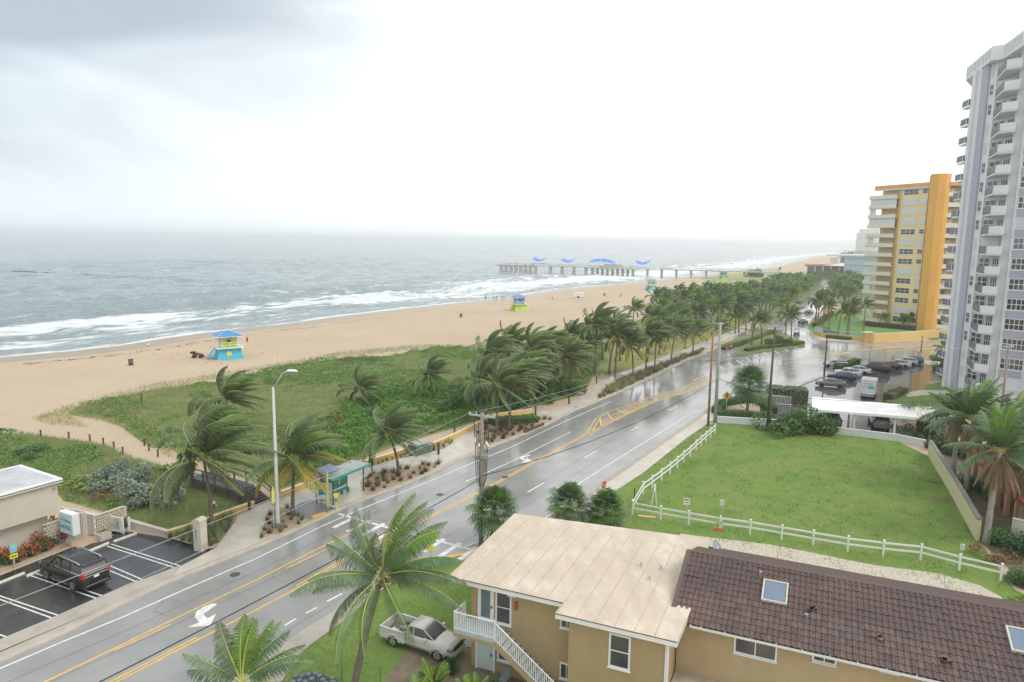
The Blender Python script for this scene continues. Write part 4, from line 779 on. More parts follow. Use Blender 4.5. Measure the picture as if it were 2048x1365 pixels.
# ================================================================ motel
am=ang(at(0,991,5.2),at(126,957,5.2)); Om=at(126,957,5.2); Om.z=0; Om=glo(-.3,.3,Om,am)
t=thing('motel_building','cream flat roofed motel block with overhanging upper storey at the left edge','building',Om,am)
obj('wall',MB().box(-22,0,2.55,0,5.6,4.95),cream,t)
obj('lower_wall',MB().box(-22,.75,0,-.5,5.5,2.55),cream,t)
rm=MB(); rm.prism([(-22.3,-.3),(.3,-.3),(.3,5.9),(-22.3,5.9)],4.95,5.2); obj('roof',rm,white,t)
obj('roof_deck',MB().box(-22,0,5.2,0,5.6,5.215),streaks(mat('grey_roof',(.42,.42,.43),.4,.15,.8,wet=(.4,.2,.6)),.6,(1,1,1),.5,.6,(.6,.6,.6)),t)
obj('drip_edge',MB().box(-22.3,-.325,5.05,.325,-.302,5.1),black,t)
obj('soffit_light',MB().lathe([(.0,-.12),(.08,-.1),(.09,0),(.0,.02)],8,(-.3,-.18,4.6)),steel,t)
# breeze block screens
def breeze(p0,a,L,h,lab,group='pierced block screens by the motel entrance'):
    t=thing('block_screen',lab,'screen wall',p0,a,group); bw,bh=.40,.235; nx=int(L/bw); nz=int((h-.12)/bh); blk=MB(); w_=.09
    th=.14; blk.box(0,0,0,bw-.012,th,.045); blk.box(0,0,bh-.055,bw-.012,th,bh-.012); blk.box(0,0,.045,.075,th,bh-.055); blk.box(bw-.087,0,.045,bw-.012,th,bh-.055); blk.box(bw/2-.03,0,.045,bw/2+.03,th,bh-.055)
    me=blk.mesh('block',cream)
    for i in range(nx):
        for k in range(nz): put('block',me,t,loc=(i*bw+(bw/2 if k%2 and i<nx-1 else 0),0,k*bh))
    obj('cap',MB().box(-.04,-.03,nz*bh,nx*bw+.04,th+.03,nz*bh+.07),cream,t); obj('pier',MB().box(nx*bw,-.03,0,nx*bw+.2,th+.03,nz*bh),cream,t)
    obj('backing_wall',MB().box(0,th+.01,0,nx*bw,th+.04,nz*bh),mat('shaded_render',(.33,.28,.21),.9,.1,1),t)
a_=R(61); pA=at(172,1071); breeze(glo(-3.0,0,pA,a_),a_,3.0,2.05,'pierced block screen directly behind the motel sign')
pB=at(191,1074); breeze(pB,a_,2.5,1.9,'pierced block screen with red crotons in front, right of the gate')
t=thing('entrance_gate','pale pink gate between the two pierced block screens','gate',pA,ang(pA,pB)); L_=(pB-pA).length
obj('gate_panel',MB().box(.12,.05,.08,L_-.12,.10,1.75),mat('pink_board',(.62,.53,.47),.6,.05,1),t); obj('gate_frame',MB().box(.02,.0,0,.12,.14,1.85).box(L_-.12,0,0,L_-.02,.14,1.85).box(.12,0,1.75,L_-.12,.14,1.85),white,t)
sheet('entrance_terrace',P((145,1092),(172,1071),(191,1074),(204,1079),(160,1098)),.03,mat('terracotta_pavers',(.50,.36,.25),.6,.15,2))
mb=MB(); ribbon(mb,P((0,1145),(60,1122),(140,1092),(148,1094)),.16,.16); kk=offs(P((-60,1170),(0,1146),(60,1123),(118,1101)),0); kb=MB()
for i in range(len(kk)-1): kb.cbox(tuple((kk[i]+kk[i+1])/2+Vector((0,0,.08))),((kk[i+1]-kk[i]).length,.14,.16),ang(kk[i],kk[i+1]))
obj('planter_kerb',kb,conc2)['kind']='structure'
sheet('planter_soil',P((-60,1150),(-60,1166),(0,1143),(60,1121),(118,1099),(140,1090),(118,1080),(60,1098),(0,1120)),.05,soil)
# white picket fence behind the screens
q0,q1=at(124,1045),at(247,1068); q0=at(128,1046); a=ang(q0,q1); L_=(q1-q0).length
t=thing('picket_fence','white picket fence with thin pales behind the pierced block screens','fence',q0,a)
mb=MB(); n=int(L_/.13)
for i in range(n): mb.box(i*.13,-.012,.1,i*.13+.035,.012,1.25)
o=obj('pale',mb,white,t); o['kind']='stuff'
obj('rail',MB().box(0,-.04,1.25,L_,.04,1.32),white,t); obj('rail',MB().box(0,-.03,.12,L_,.03,.18),white,t)
for i in range(5): obj('post',MB().box(L_*i/4-.05,-.06,0,L_*i/4+.05,.06,1.4),white,t)
mb=MB(); 
t=thing('low_wall','low cream concrete wall between motel and yellow seawall','wall',at(252,1052),ang(at(252,1052),at(338,1077))); L_=(at(338,1077)-at(252,1052)).length
obj('wall_body',MB().box(0,-.12,0,L_,.12,.55),cream,t); obj('cap',MB().box(-.03,-.17,.55,L_+.03,.17,.62),cream,t)
for u,v,lab in ((243,1066,'white slatted bollard beside the red croton, left one'),(259,1062,'white slatted bollard at the lot corner, right one')):
    t=thing('gate_post',lab,'post',at(u,v)); obj('shaft',MB().box(-.07,-.07,0,.07,.07,1.05),white,t); obj('finial',MB().lathe([(.09,0),(.1,.04),(.0,.16)],8,(0,0,1.05)),white,t)
t=thing('stone_planter','square cream flower box before the pierced block screen','planter',at(208,1079),a_); obj('tub',MB().box(-.45,-.3,0,.45,.3,.5),cream,t); obj('soil',MB().box(-.4,-.25,.5,.4,.25,.51),soil,t)
# motel sign
ps=at(145,1094); az=ang(at(126,1060,1.6),at(160,1066,1.6)); az=R(-28)
t=thing('motel_sign','pale blue box sign reading motel on a thick white post','sign',ps,az)
obj('post',MB().box(-.12,-.12,0,.12,.12,1.15),cream,t); s_=obj('sign_box',MB().box(-1.0,-.26,1.12,.72,.26,2.75),white,t)
obj('sign_face',MB().box(-.93,-.275,1.18,.6,-.262,2.66),mat('sign_face_blue',(.52,.72,.76),.4,.05,2),s_)
put('lettering',text_mesh('MOTEL',.42,mat('sign_ink',(.03,.14,.30),.5,.05,2),.006),s_,loc=(-.17,-.29,1.62),rot=(R(90),0,0)); put('lettering',text_mesh('La Cabana',.34,mat('sign_ink2',(.05,.28,.33),.5),.006),s_,loc=(-.17,-.29,2.2),rot=(R(90),R(4),0))
# sign pillar
pp=at(402,1100); t=thing('sign_pillar','square cream pillar with blue lettering running down its left face','pillar',pp,R(-20))
obj('shaft',MB().box(-.36,-.33,0,.36,.33,2.35),cream,t); obj('cap',MB().xprism([(-.4,2.35),(.4,2.35),(.4,2.42),(0,2.6),(-.4,2.42)],-.37,.37),cream,t)
put('lettering',text_mesh('BEACH',.34,mat('sign_ink3',(.12,.2,.38),.5),.006),t,loc=(-.1,-.34,1.35),rot=(R(90),R(90),0))
# parking signs by the planter
t=thing('parking_sign','blue and yellow accessible parking signs on a tan post','sign',at(29,1137),R(60)); obj('post',MB().box(-.05,-.05,0,.05,.05,1.9),mat('tan_post',(.45,.33,.23),.7),t); obj('blue_panel',MB().box(-.22,-.075,1.2,.22,-.052,1.85),mat('blue_panel',(.25,.58,.62),.4),t); obj('yellow_panel',MB().box(-.25,-.075,.78,.25,-.052,1.1),flyel,t); obj('lettering',MB().box(-.17,-.085,.9,.17,-.077,.98),black,t)
ip=MB(); ip.lathe([(.0,-.01),(.05,-.01),(.05,.01),(0,.01)],8); put('wheelchair_mark',ip.mesh('wheelchair_mark',white),t,loc=(0,-.08,1.62),rot=(R(90),0,0))
# wheel stops
stop=MB(); stop.xprism([(-.09,0),(.09,0),(.06,.13),(-.06,.13)],-.92,.92); stm=streaks(mat('wheel_stop_paint',(.72,.72,.66),.5,.05,4),4,(1,1,1),.55,.4,(.5,.46,.2)); sme=stop.mesh('wheel_stop',stm)
for (u0_,v0_,u1_,v1_),lab in (((231,1084,270,1070),'white wheel stop nearest the low cream wall'),((182,1103,208,1092),'white wheel stop just beyond the black car'),((62,1151,98,1136),'white wheel stop under the nose of the black car'),((0,1168,42,1151),'white wheel stop at the left picture edge')):
    a,b=at(u0_,v0_),at(u1_,v1_); o=put('wheel_stop',sme,None,loc=(a+b)/2,rz=ang(a,b)+PI/2); o.location.z=.02; tag(o,lab,'wheel stop','wheel stops in the motel lot')
# ================================================================ yellow seawall
def wallrun(pts,h,th,lab,m1=ywall,m2=ywcap,name='seawall',cat='wall',cap=.06):
    t=thing(name,lab,cat,(pts[0].x,pts[0].y,0)); o=pts[0]; A=offs(pts,th/2); B=offs(pts,-th/2); mb=MB(); mc=MB(); A2=offs(pts,th/2+.04); B2=offs(pts,-th/2-.04)
    for i in range(len(pts)-1):
        for M_,A_,B_,z0,z1 in ((mb,A,B,0,h),(mc,A2,B2,h,h+cap)):
            q=[B_[i]-o,B_[i+1]-o,A_[i+1]-o,A_[i]-o]; M_.prism([(c.x,c.y) for c in q],z0,z1)
    obj('wall_body',mb,m1,t); obj('cap',mc,m2,t); return t
w1=P((338,1077),(380,1064),(440,1042),(508,1017)); wallrun(w1,.62,.24,'yellow seawall from the motel lot corner to the foot of the steps')
w2=P((547,1003),(600,983),(640,967),(700,944),(760,925),(819,906)); wallrun(w2,.62,.24,'long yellow seawall behind the bus shelter up to the utility box')
w3=P((866,897),(905,880),(965,850),(989,838),(1065,827)); wallrun(w3,.62,.24,'yellow seawall curving behind the clipped hedge')
obj_=None
# boardwalk steps and ramp
pa,pb=at(511,1016),at(545,1003); sw=(pb-pa).length; a=ang(pa,pb); t=thing('boardwalk_steps','dark plank steps with brown handrails climbing over the dune','steps',pa,a)
for k in range(7): obj('tread',MB().box(0,.05+k*.34,.13+k*.13,sw,.05+k*.34+.31,.18+k*.13),plank,t); obj('riser',MB().box(.02,.05+k*.34+.30,.05+k*.13,sw-.02,.05+k*.34+.335,.15+k*.13+.1),black,t)
for k in range(22): obj('plank',MB().box(-.1,2.5+k*.3,1.02,sw+.1,2.5+k*.3+.27,1.08),plank,t)
obj('stringer',MB().box(-.08,.1,0,-.02,9.1,1.0),woodd,t)
for sx_ in (-.12,sw+.12):
    for k in range(6):
        z=1.0 if k>1 else .2+k*.45; obj('post',MB().box(sx_-.06,.2+k*1.7,0,sx_+.06,.32+k*1.7,z+1.05),woodd,t)
    obj('handrail',MB().tube([(sx_,.2,1.2),(sx_,2.4,2.05),(sx_,9.2,2.05)],.06,5),woodd,t); obj('handrail',MB().tube([(sx_,.2,.75),(sx_,2.4,1.6),(sx_,9.2,1.6)],.05,5),woodd,t)
# boardwalk end: path posts with rope on both sides
for i,(u,v) in enumerate(((3,870),(82,874),(138,878),(180,883),(207,890),(228,898),(246,909),(289,892),(298,902),(316,914),(284,815))):
    t=thing('path_post','short brown rope post %s'%('alone in the dune grass at the far left' if i==10 else 'along the sandy beach path'),'post',at(u,v),0,None if i==10 else 'rope posts along the sandy path'); h=1.9 if i==10 else .75; obj('shaft',MB().box(-.07,-.07,0,.07,.07,h),woodd,t); obj('cap',MB().box(-.09,-.09,h,.09,.09,h+.06),black,t)
# little info lectern and hydrant
t=thing('info_lectern','green topped information lectern beside the boardwalk steps','sign',at(473,1000),R(-20)); obj('post',MB().box(-.07,-.05,0,.07,.05,1.05),woodd,t); o=obj('panel',MB().box(-.4,-.28,0,.4,.28,.04),mat('panel_green',(.10,.36,.30),.3),t,loc=(0,0,1.1)); o.rotation_euler=(R(25),0,0)
t=thing('fire_hydrant','small white capped hydrant on the grass behind the seawall','hydrant',at(429,1018)); obj('barrel',MB().lathe([(.16,0),(.16,.06),(.11,.08),(.11,.42),(.14,.44),(.14,.48)],10),mat('hydrant_dark',(.12,.09,.07),.5),t,True); obj('bonnet',MB().lathe([(.14,.48),(.12,.58),(.05,.64),(.05,.7)],10),white,t,True); obj('outlet',MB().tube([(-.2,0,.34),(.2,0,.34)],.06,8),white,t)
# ================================================================ bus shelter
p0,p1=at(652,997),at(728,968); a=ang(at(640,1005),at(740,960)); 
bs=thing('bus_shelter','green bus shelter with solar panel and advertising board','bus shelter',at(670,1012),a); bs.location.z=ZP
for x,y in ((-.2,0),(3.9,0),(.0,1.6),(3.4,1.6)): obj('post',MB().box(x-.05,y-.05,0,x+.05,y+.05,2.45),darkgreen,bs)
obj('roof',MB().xprism([(-.8,2.5),(4.4,2.5),(4.4,2.62),(-.8,2.62)],-.45,1.75),streaks(mat('roof_grey_green',(.26,.31,.29),.4,.1,1),1,(1,1,1),.5,.4,(.40,.40,.38)),bs); obj('fascia',MB().box(-.85,-.5,2.44,4.45,-.452,2.66),teal,bs)
o=obj('solar_panel',MB().box(-.9,-.6,0,1.1,.6,.05),mat('solar_cell',(.20,.23,.33),.15,.1,3),bs,loc=(.2,1.1,2.95)); o.rotation_euler=(R(14),0,0); obj('solar_bracket',MB().box(.0,1.0,2.62,.1,1.1,2.95),steel,bs)
for x0 in (.1,1.25,2.4): obj('back_panel',MB().box(x0,1.56,.5,x0+1.05,1.6,2.2),mat('perforated_teal',(.10,.34,.27),.5,.1,3),bs)
obj('timetable',MB().box(.15,1.52,.8,.65,1.55,2.0),white,bs)
bn=obj('bench',MB().box(1.3,.95,.42,3.1,1.4,.47),teal,bs)
for x in (1.4,2.2,3.0): obj('bench_leg',MB().box(x,1.0,0,x+.05,1.35,.42),teal,bn)
obj('bench_back',MB().box(1.3,1.4,.6,3.1,1.45,.9),teal,bn)
adf=obj('advert_frame',MB().box(-1.9,-.12,.35,-.3,.1,2.1),darkgreen,bs); adf.rotation_euler=(0,0,R(-62)+0); adf.location=(.2,-.1,0)
obj('advert_sheet',MB().box(-1.82,-.135,.42,-.38,-.122,2.03),mat('advert_white',(.62,.70,.70),.4,.05,2),adf); obj('advert_print',MB().box(-1.6,-.145,.85,-.65,-.137,1.4),mat('advert_teal',(.03,.30,.42),.4,.4,3,col2=(.05,.22,.5)),adf)
for x in (-1.87,-.36): obj('advert_leg',MB().box(x,-.06,0,x+.07,.04,.35),darkgreen,adf)
t=thing('bus_stop_flag','tall lime yellow pole leaning at the left post of the bus shelter','sign',at(656,1018)); t.location.z=ZP; obj('pole',MB().box(-.09,-.03,0,.09,.03,3.0),mat('lime_pole',(.62,.68,.16),.5),t); obj('tip',MB().xprism([(-.09,3.0),(.09,3.0),(0,3.3)],-.03,.03),MATS['lime_pole'],t)
t=thing('push_button_post','short yellow pedestrian button post near the kerb by the bus shelter','sign',at(673,1023)); t.location.z=ZP; obj('post',MB().lathe([(.08,0),(.06,.05),(.06,1.15)],8),MATS['lime_pole'],t); obj('sign_disc',MB().ycyl((0,-.07,1.35),.24,.03,12),flyel,t); obj('button_box',MB().box(-.06,-.12,.8,.06,-.04,1.0),black,t)
def signpost(p,h,plate,lab,rz=0,name='road_sign',postm=galv,pw=.035,extra=None,z0=0):
    t=thing(name,lab,'sign',(p.x,p.y,z0),rz); obj('post',MB().box(-pw,-pw*.8,0,pw,pw*.8,h),postm,t); pl=plate(t,h); return t
def octo(t,h,r=.38):
    pts=[(r*math.cos(PI/8+k*PI/4),h-.1+r*math.sin(PI/8+k*PI/4)) for k in range(8)]; pl=obj('sign_plate',MB().xprism(pts,-.06,-.035),red,t); put('lettering',text_mesh('STOP',r*.62,white,.004),pl,loc=(0,-.068,h-.1),rot=(R(90),0,0)); return pl
def diamond(m_,mark):
    def f(t,h,r=.62):
        pts=[(0,h+r),(r,h),(0,h-r),(-r,h)][::-1]; pl=obj('sign_plate',MB().xprism(pts,-.06,-.035),m_,t); obj('sign_rim',MB().xprism([(0,h+r*1.05),(r*1.05,h),(0,h-r*1.05),(-r*1.05,h)][::-1],-.034,-.03),black,t); mark(pl,h,r); return pl
    return f
def walker(pl,h,r):
    m_=MB(); m_.ycyl((0,-.07,h+.3),.07,.012,10); m_.xprism([(-.07,h+.2),(.08,h+.2),(.05,h-.08),(-.06,h-.08)],-.078,-.064); m_.xprism([(-.06,h-.06),(.0,h-.06),(-.16,h-.38),(-.22,h-.34)],-.078,-.064); m_.xprism([(.0,h-.06),(.06,h-.06),(.16,h-.38),(.09,h-.4)],-.078,-.064); m_.xprism([(.06,h+.17),(.2,h-.02),(.15,h-.06),(.03,h+.1)],-.078,-.064); m_.xprism([(-.05,h+.17),(-.18,h+.0),(-.14,h-.04),(-.03,h+.08)],-.078,-.064); obj('walking_figure_mark',m_,black,pl)
def signal(pl,h,r):
    obj('signal_mark',MB().box(-.14,-.07,h-.32,.14,-.062,h+.34),black,pl)
    for z_,mm in ((.2,red),(0,amber),(-.2,mat('signal_green',(.02,.5,.1),.4))): obj('lamp_mark',MB().ycyl((0,-.075,h+z_),.075,.008,10),mm,pl)
pq=at(862,1140); hq=ztop(pq,1072); t=signpost(pq,hq,diamond(flyel,walker),'yellow diamond pedestrian sign standing among the near palm fronds',R(-8)); obj('arrow_plate',MB().box(-.3,-.06,hq-1.1,.3,-.035,hq-.75),flyel,t)
pq=at(1452,826); hq=ztop(pq,792); signpost(pq,hq,diamond(amber,signal),'amber diamond signal ahead sign over the dark clipped hedge',R(-15))
pq=at(744,952); t=signpost(pq,2.0,octo,'red stop sign on dark post beside the promenade past the bus shelter',R(35),postm=woodd,z0=ZP,pw=.05); obj('dark_box',MB().box(-.1,-.12,1.0,.1,-.04,1.6),black,t)
pq=at(1206,1003); signpost(pq,ztop(pq,968),octo,'red stop sign above the right fan palm at the concrete strip',R(50))
pq=at(1412,702); signpost(pq,2.4,octo,'red stop sign with dark traffic head at the promenade end',R(20),z0=ZP)
pq=at(1453,720); signpost(pq,2.6,octo,'stop sign at the tip of the parking entrance island',R(20))
def plate_w(t,h): pl=obj('sign_plate',MB().box(-.24,-.05,h-.6,.24,-.03,h),mat('sign_white',(.72,.70,.66),.5),t); obj('lettering',MB().box(-.17,-.056,h-.22,.17,-.052,h-.1).box(-.17,-.056,h-.42,.17,-.052,h-.34),mat('sign_print_red',(.5,.12,.1),.5),pl); return pl
def plate_s(t,h): pl=obj('sign_plate',MB().box(-.15,-.05,h-.45,.15,-.03,h),mat('sign_white',(.72,.70,.66),.5),t); obj('lettering',MB().box(-.1,-.056,h-.2,.1,-.052,h-.12).box(-.1,-.056,h-.35,.1,-.052,h-.28),steel,pl); return pl
for u,v,vt,f,lab in ((1371,1057,996,plate_w,'notice sign with red print left of the small traffic barricade'),(1441,1062,1000,plate_s,'small white sign on tall post above the barricade'),(1922,1120,1088,plate_s,'white notice sign behind the fence near its right end')):
    p=at(u,v); signpost(p,ztop(p,vt),f,lab,R(-10),name='notice_sign')
for u,v,lab in ((1307,700,'back of a white sign beside the promenade at the hedge strip end'),):
    pass
p=at(1203,783); t=thing('road_sign','grey backed diamond sign at the near tip of the hedge strip','sign',p,R(20)); obj('post',MB().tube([(0,0,0),(0,0,2.6)],.03,5),galv,t); obj('sign_plate',MB().xprism([(0,3.0),(.42,2.6),(0,2.2),(-.42,2.6)][::-1],-.04,-.02),steel,t)
# barricade, bench frame, board
t=thing('traffic_barricade','small orange and white barricade leaning on a fence post','barricade',at(1437,1062),R(-20)); obj('frame',MB().box(-.3,-.02,0,-.26,.02,.9).box(.26,-.02,0,.3,.02,.9),white,t); obj('orange_board',MB().box(-.36,-.06,.05,.36,-.02,.25),orange,t); obj('white_board',MB().box(-.3,-.05,.6,.3,-.02,.85),mat('worn_cream',(.6,.52,.3),.6),t)
t=thing('fallen_board','short peach coloured board lying in the grass outside the white fence','board',at(1293,1036),R(-12)); obj('plank',MB().box(-.75,-.15,.02,.75,.15,.14),mat('peach_board',(.66,.44,.26),.7),t)
t=thing('real_estate_post','white A shaped post inside the fence corner','post',at(1308,1014),R(10)); obj('strut',MB().tube([(-.28,0,0),(-.02,0,1.9)],.045,4),white,t); obj('strut',MB().tube([(.28,.1,0),(.02,0,1.9)],.045,4),white,t); obj('top_block',MB().box(-.09,-.06,1.5,.09,.06,2.1),white,t)
t=thing('dark_post','thin black pole standing at the white fence corner','post',at(1268,1010)); obj('shaft',MB().tube([(0,0,0),(0,0,1.6)],.04,6),black,t)
# bollards along the promenade
for i,(u,v,h) in enumerate(((877,911,.95),(909,873,1.0),(975,843,1.0),(1071,832,1.1),(1138,810,1.0),(1170,788,1.0),(1193,768,1.0),(1295,726,1.),(1330,703,1.),(499,1022,1.45))):
    lab=['black bollard light beside the utility box bed','black bollard light on the promenade bulge','black bollard behind the left hedge palm','black bollard at the end of the yellow seawall','black bollard light after the seawall end','black bollard light where the walk bends','black bollard light before the picnic lawn','black bollard light among the hedge strip palms','black bollard light at the promenade curve','tall dark bollard at the foot of the boardwalk steps'][i]
    t=thing('bollard',lab,'bollard',at(u,v)); t.location.z=ZP; obj('shaft',MB().lathe([(.13,0),(.13,h),(.10,h+.03)],10),woodd,t,True); obj('cap',MB().lathe([(.14,h+.03),(.14,h+.1),(.0,h+.14)],10),black,t,True)
# utility box
p=at(841,909); t=thing('utility_box','large green transformer cabinet on the bed by the seawall','utility box',p,ang(at(820,912),at(862,900))); obj('body',MB().box(-1.15,-.55,.08,1.15,.75,1.25),mat('cabinet_green',(.10,.14,.11),.4,.1,2),t); obj('lid',MB().xprism([(-1.2,1.25),(1.2,1.25),(1.2,1.32),(-1.2,1.32)],-.6,.8),mat('cabinet_lid',(.24,.29,.28),.3,.15,2),t); obj('plinth',MB().box(-1.3,-.7,0,1.3,.9,.08),conc,t); obj('door_seam',MB().box(-.01,-.56,.1,.01,-.552,1.2),black,t); obj('warning_label',MB().box(.8,-.56,1.0,.95,-.552,1.15),white,t)
# guard timber, drain at the clipped hedge
t=thing('kerb_timber','dark timber edging log on the kerb by the clipped hedge','edging',at(1068,860),ang(at(1049,868),at(1087,852))); L_=(at(1087,852)-at(1049,868)).length; obj('log',MB().box(-L_/2,-.12,.12,L_/2,.12,.42),woodd,t); obj('end_cap',MB().box(L_/2,-.13,.12,L_/2+.05,.13,.44),steel,t)
# ================================================================ street lamp
p=at(556,1056); t=thing('street_lamp','tall concrete street lamp with a single cobra head over the sidewalk','street lamp',p); hh=ztop(p,775)
obj('pole',MB().lathe([(.19,0),(.17,.3),(.10,hh)],10),mat('lamp_concrete',(.52,.52,.50),.7,.06,2),t,True); obj('base_stone',MB().lathe([(.55,.1),(.5,.35),(.3,.42),(.22,.42)],9),mat('base_rock',(.16,.15,.14),.9,.3,3),t)
obj('arm',MB().tube([(0,0,hh-.2),(.35,0,hh+.45),(.75,0,hh+1.1),(1.15,0,hh+1.3)],.045,6),galv,t,True); obj('arm_brace',MB().tube([(.08,0,hh-.05),(.5,0,hh+.62),(.8,0,hh+1.1)],.025,5),galv,t)
hd=MB(); hd.loft([[(x,y*w__,hh+1.3+z*w__) for y,z in ((-.17,0),(-.12,.13),(0,.17),(.12,.13),(.17,0),(0,-.05))] for x,w__ in ((1.1,.5),(1.3,1),(1.75,1.05),(1.98,.55))]); obj('lamp_head',hd,white,t,True); obj('lens',MB().cbox((1.58,0,hh+1.235),(.45,.24,.04)),glassb,t)
# small street sign pole near lamp
t=thing('sign_pole','slim grey pole with edge-on yellow sign beside the street lamp','sign',at(548,1062)); t.location.z=ZP; obj('post',MB().tube([(0,0,0),(0,0,3.6)],.035,5),galv,t); o=obj('sign_plate',MB().xprism([(0,3.7),(.16,3.2),(.16,2.2),(-.16,2.2),(-.16,3.2)][::-1],-.05,-.03),MATS['lime_pole'],t); o.rotation_euler=(0,0,R(60))
# ================================================================ utility poles and wires
poles={}
def upole(key,u,v,vt,lab,mt,r=.17,arm=None,lean=(0,0),az=0,r1=None):
    p=at(u,v); h=ztop((p.x+lean[0],p.y+lean[1]),vt); t=thing('utility_pole',lab,'utility pole',p); obj('pole',MB().tube([(0,0,0),(lean[0]*.5,lean[1]*.5,h/2),(lean[0],lean[1],h)],r,10,(r1 or r*.7)),mt,t,True)
    if arm:
        c=Vector((lean[0],lean[1],h-.25)); d=Vector((math.cos(az),math.sin(az),0))*arm/2; ca=obj('crossarm',MB().cbox((c.x,c.y,c.z),(arm,.1,.12),az),galv,t)
        for f in (-.95,-.45,.45,.95): q=c+d*f; obj('insulator',MB().lathe([(.05,0),(.07,.06),(.04,.1),(.05,.16),(.0,.18)],8,(q.x,q.y,q.z+.06)),mat('insulator',(.55,.55,.52),.3),ca)
    poles[key]=(p+Vector((lean[0],lean[1],h))); return t
t=upole('a',962,1092,826,'wooden utility pole with crossarm and equipment at the roof corner',wood,.19,2.2,az=R(-25))
hh=poles['a'].z
for k,(x,y,z) in enumerate(((-.5,-.1,hh-2.3),(-.2,-.3,hh-2.6),(.35,-.2,hh-2.45),(-.35,.2,hh-3.0),(.2,.3,hh-2.9),(.45,.1,hh-2.7))): obj('cable_riser',MB().tube([(0,0,hh-6.2),(x*.8,y,hh-5.2),(x,y,z),(x*1.2,y,z+1.6)],.028,5),black,t); obj('cable_end',MB().lathe([(.05,0),(.09,.1),(.05,.3),(.0,.35)],8,(x,y,z)),white,t)
obj('bracket',MB().cbox((-.05,0,hh-3.4),(1.1,.5,.25),0),steel,t)
upole('b',1416,852,658,'brown wooden utility pole, left one of the tall pair',woodb,.17)
upole('c',1430,846,645,'grey concrete utility pole, right one of the tall pair',concp,.25,.9,r1=.17)
upole('d',1534,862,655,'dark leaning utility pole with crossarm at the lawn edge',woodd,.17,1.6,lean=(.15,0),az=R(-10)); upole('d2',1538,866,782,'short dark pole stub beside the leaning pole',woodd,.14)
upole('e',1648,754,670,'slim dark pole behind the parked cars, left one',woodd,.15); upole('f',1737,740,693,'grey lot pole behind the parked cars, right one',concp,.13)
upole('g',1842,704,672,'dark road pole with small signal near the estate wall',woodd,.12)
upole('h',1996,880,690,'wooden utility pole in front of the white tower',wood,.17,1.4,az=R(10))
for u,v,vt in ((1836,723,702),(1785,725,709)):
    p=at(u,v); h=ztop(p,vt); t=thing('lot_lamp','short globe lamp post %s'%('at the lot exit' if u>1800 else 'behind the white parked cars'),'lamp post',p); obj('post',MB().lathe([(.09,0),(.06,h-.2)],8),woodd,t); obj('globe',MB().lathe([(.1,h-.2),(.22,h),(.1,h+.2),(0,h+.24)],10),white,t,True)
def wire(a,b,sag,r,lab,mt=black,st=18,group=None):
    a,b=Vector(a),Vector(b); pts=[a.lerp(b,i/st)-Vector((0,0,4*sag*(i/st)*(1-i/st))) for i in range(st+1)]; o=obj('overhead_wire',MB().tube([p-a for p in pts],r,4),mt,loc=a); tag(o,lab,'wire',group)
A_,B_,C_,D_,H_=(poles[k] for k in ('a','b','c','d','h'))
wire(A_-Vector((0,0,5.0)),C_-Vector((0,0,7.6)),1.1,.035,'thick dark cable sagging across the road between the near pole and the tall pair',group='overhead wires')
wire(A_-Vector((.3,.2,5.3)),(-26,10,6.2),.5,.035,'thick dark cable running from the near pole toward the lower left corner',group='overhead wires')
wire(A_+Vector((.9,-.4,-.1)),C_-Vector((0,0,.3)),1.2,.014,'thin wire from the near crossarm to the grey tall pole',steel,group='overhead wires')
wire(A_+Vector((-.9,.4,-.1)),B_-Vector((0,0,.2)),1.2,.014,'thin wire from the near crossarm to the brown tall pole',steel,group='overhead wires')
for dz,lab in ((-.1,'upper thin wire from the near crossarm across the motel lot'),(-.9,'lower thin wire from the near crossarm across the motel lot')): wire(A_+Vector((-.9,.4,dz)),(-27,8,11+dz*2),.6,.014,lab,steel,group='overhead wires')
wire(C_-Vector((0,0,.3)),D_-Vector((0,0,.3)),.3,.02,'wire joining the grey tall pole and the leaning dark pole',group='overhead wires')
wire(C_-Vector((0,0,7.4)),D_-Vector((0,0,8.4)),.25,.025,'low cable behind the fan palm',group='overhead wires')
wire(D_-Vector((0,0,8.6)),H_-Vector((0,0,6.5)),.8,.03,'sagging cable crossing the white carport roof',group='overhead wires')
wire(D_-Vector((0,0,.3)),H_-Vector((0,0,.3)),1.0,.014,'thin wire toward the pole before the white tower',steel,group='overhead wires')
wire(H_-Vector((0,0,.3)),(110,60,12),.5,.014,'thin wire leaving the right edge in front of the white tower',steel,group='overhead wires')
# ================================================================ white rail fences
def railfence(pts_px,posts_px,lab,corner=None):
    pts=P(*pts_px); o=pts[0]; t=thing('rail_fence',lab,'fence',o); 
    post=MB().box(-.07,-.07,0,.07,.07,1.28).box(-.085,-.085,1.28,.085,.085,1.31); pm=post.mesh('post',white); az=ang(pts[0],pts[-1])
    pl=P(*posts_px)
    for p in pl: put('post',pm,t,loc=p-o,rz=az)
    for i in range(len(pl)-1):
        a,b=pl[i]-o,pl[i+1]-o; L=(b-a).length
        for z in (.62,1.08): put('rail',MB().box(.07,-.025,z-.07,L-.07,.025,z+.07).mesh('rail',white),t,loc=a,rz=ang(a,b))
    return t
railfence([(1253,1029),(1428,872)],[(1265,1028),(1286,990),(1304,977),(1323,962),(1340,949),(1354,937),(1367,925),(1380,914),(1392,902),(1402,893),(1412,884),(1421,876),(1430,868)],'white two rail fence running up beside the concrete strip')
railfence([(1268,1030),(2000,1160)],[(1265,1030),(1321,1041),(1377,1051),(1440,1062),(1500,1070),(1563,1081),(1626,1092),(1695,1104),(1766,1113),(1841,1121),(1918,1142),(2001,1162)],'white two rail fence along the gravel drive at the near side of the lawn')
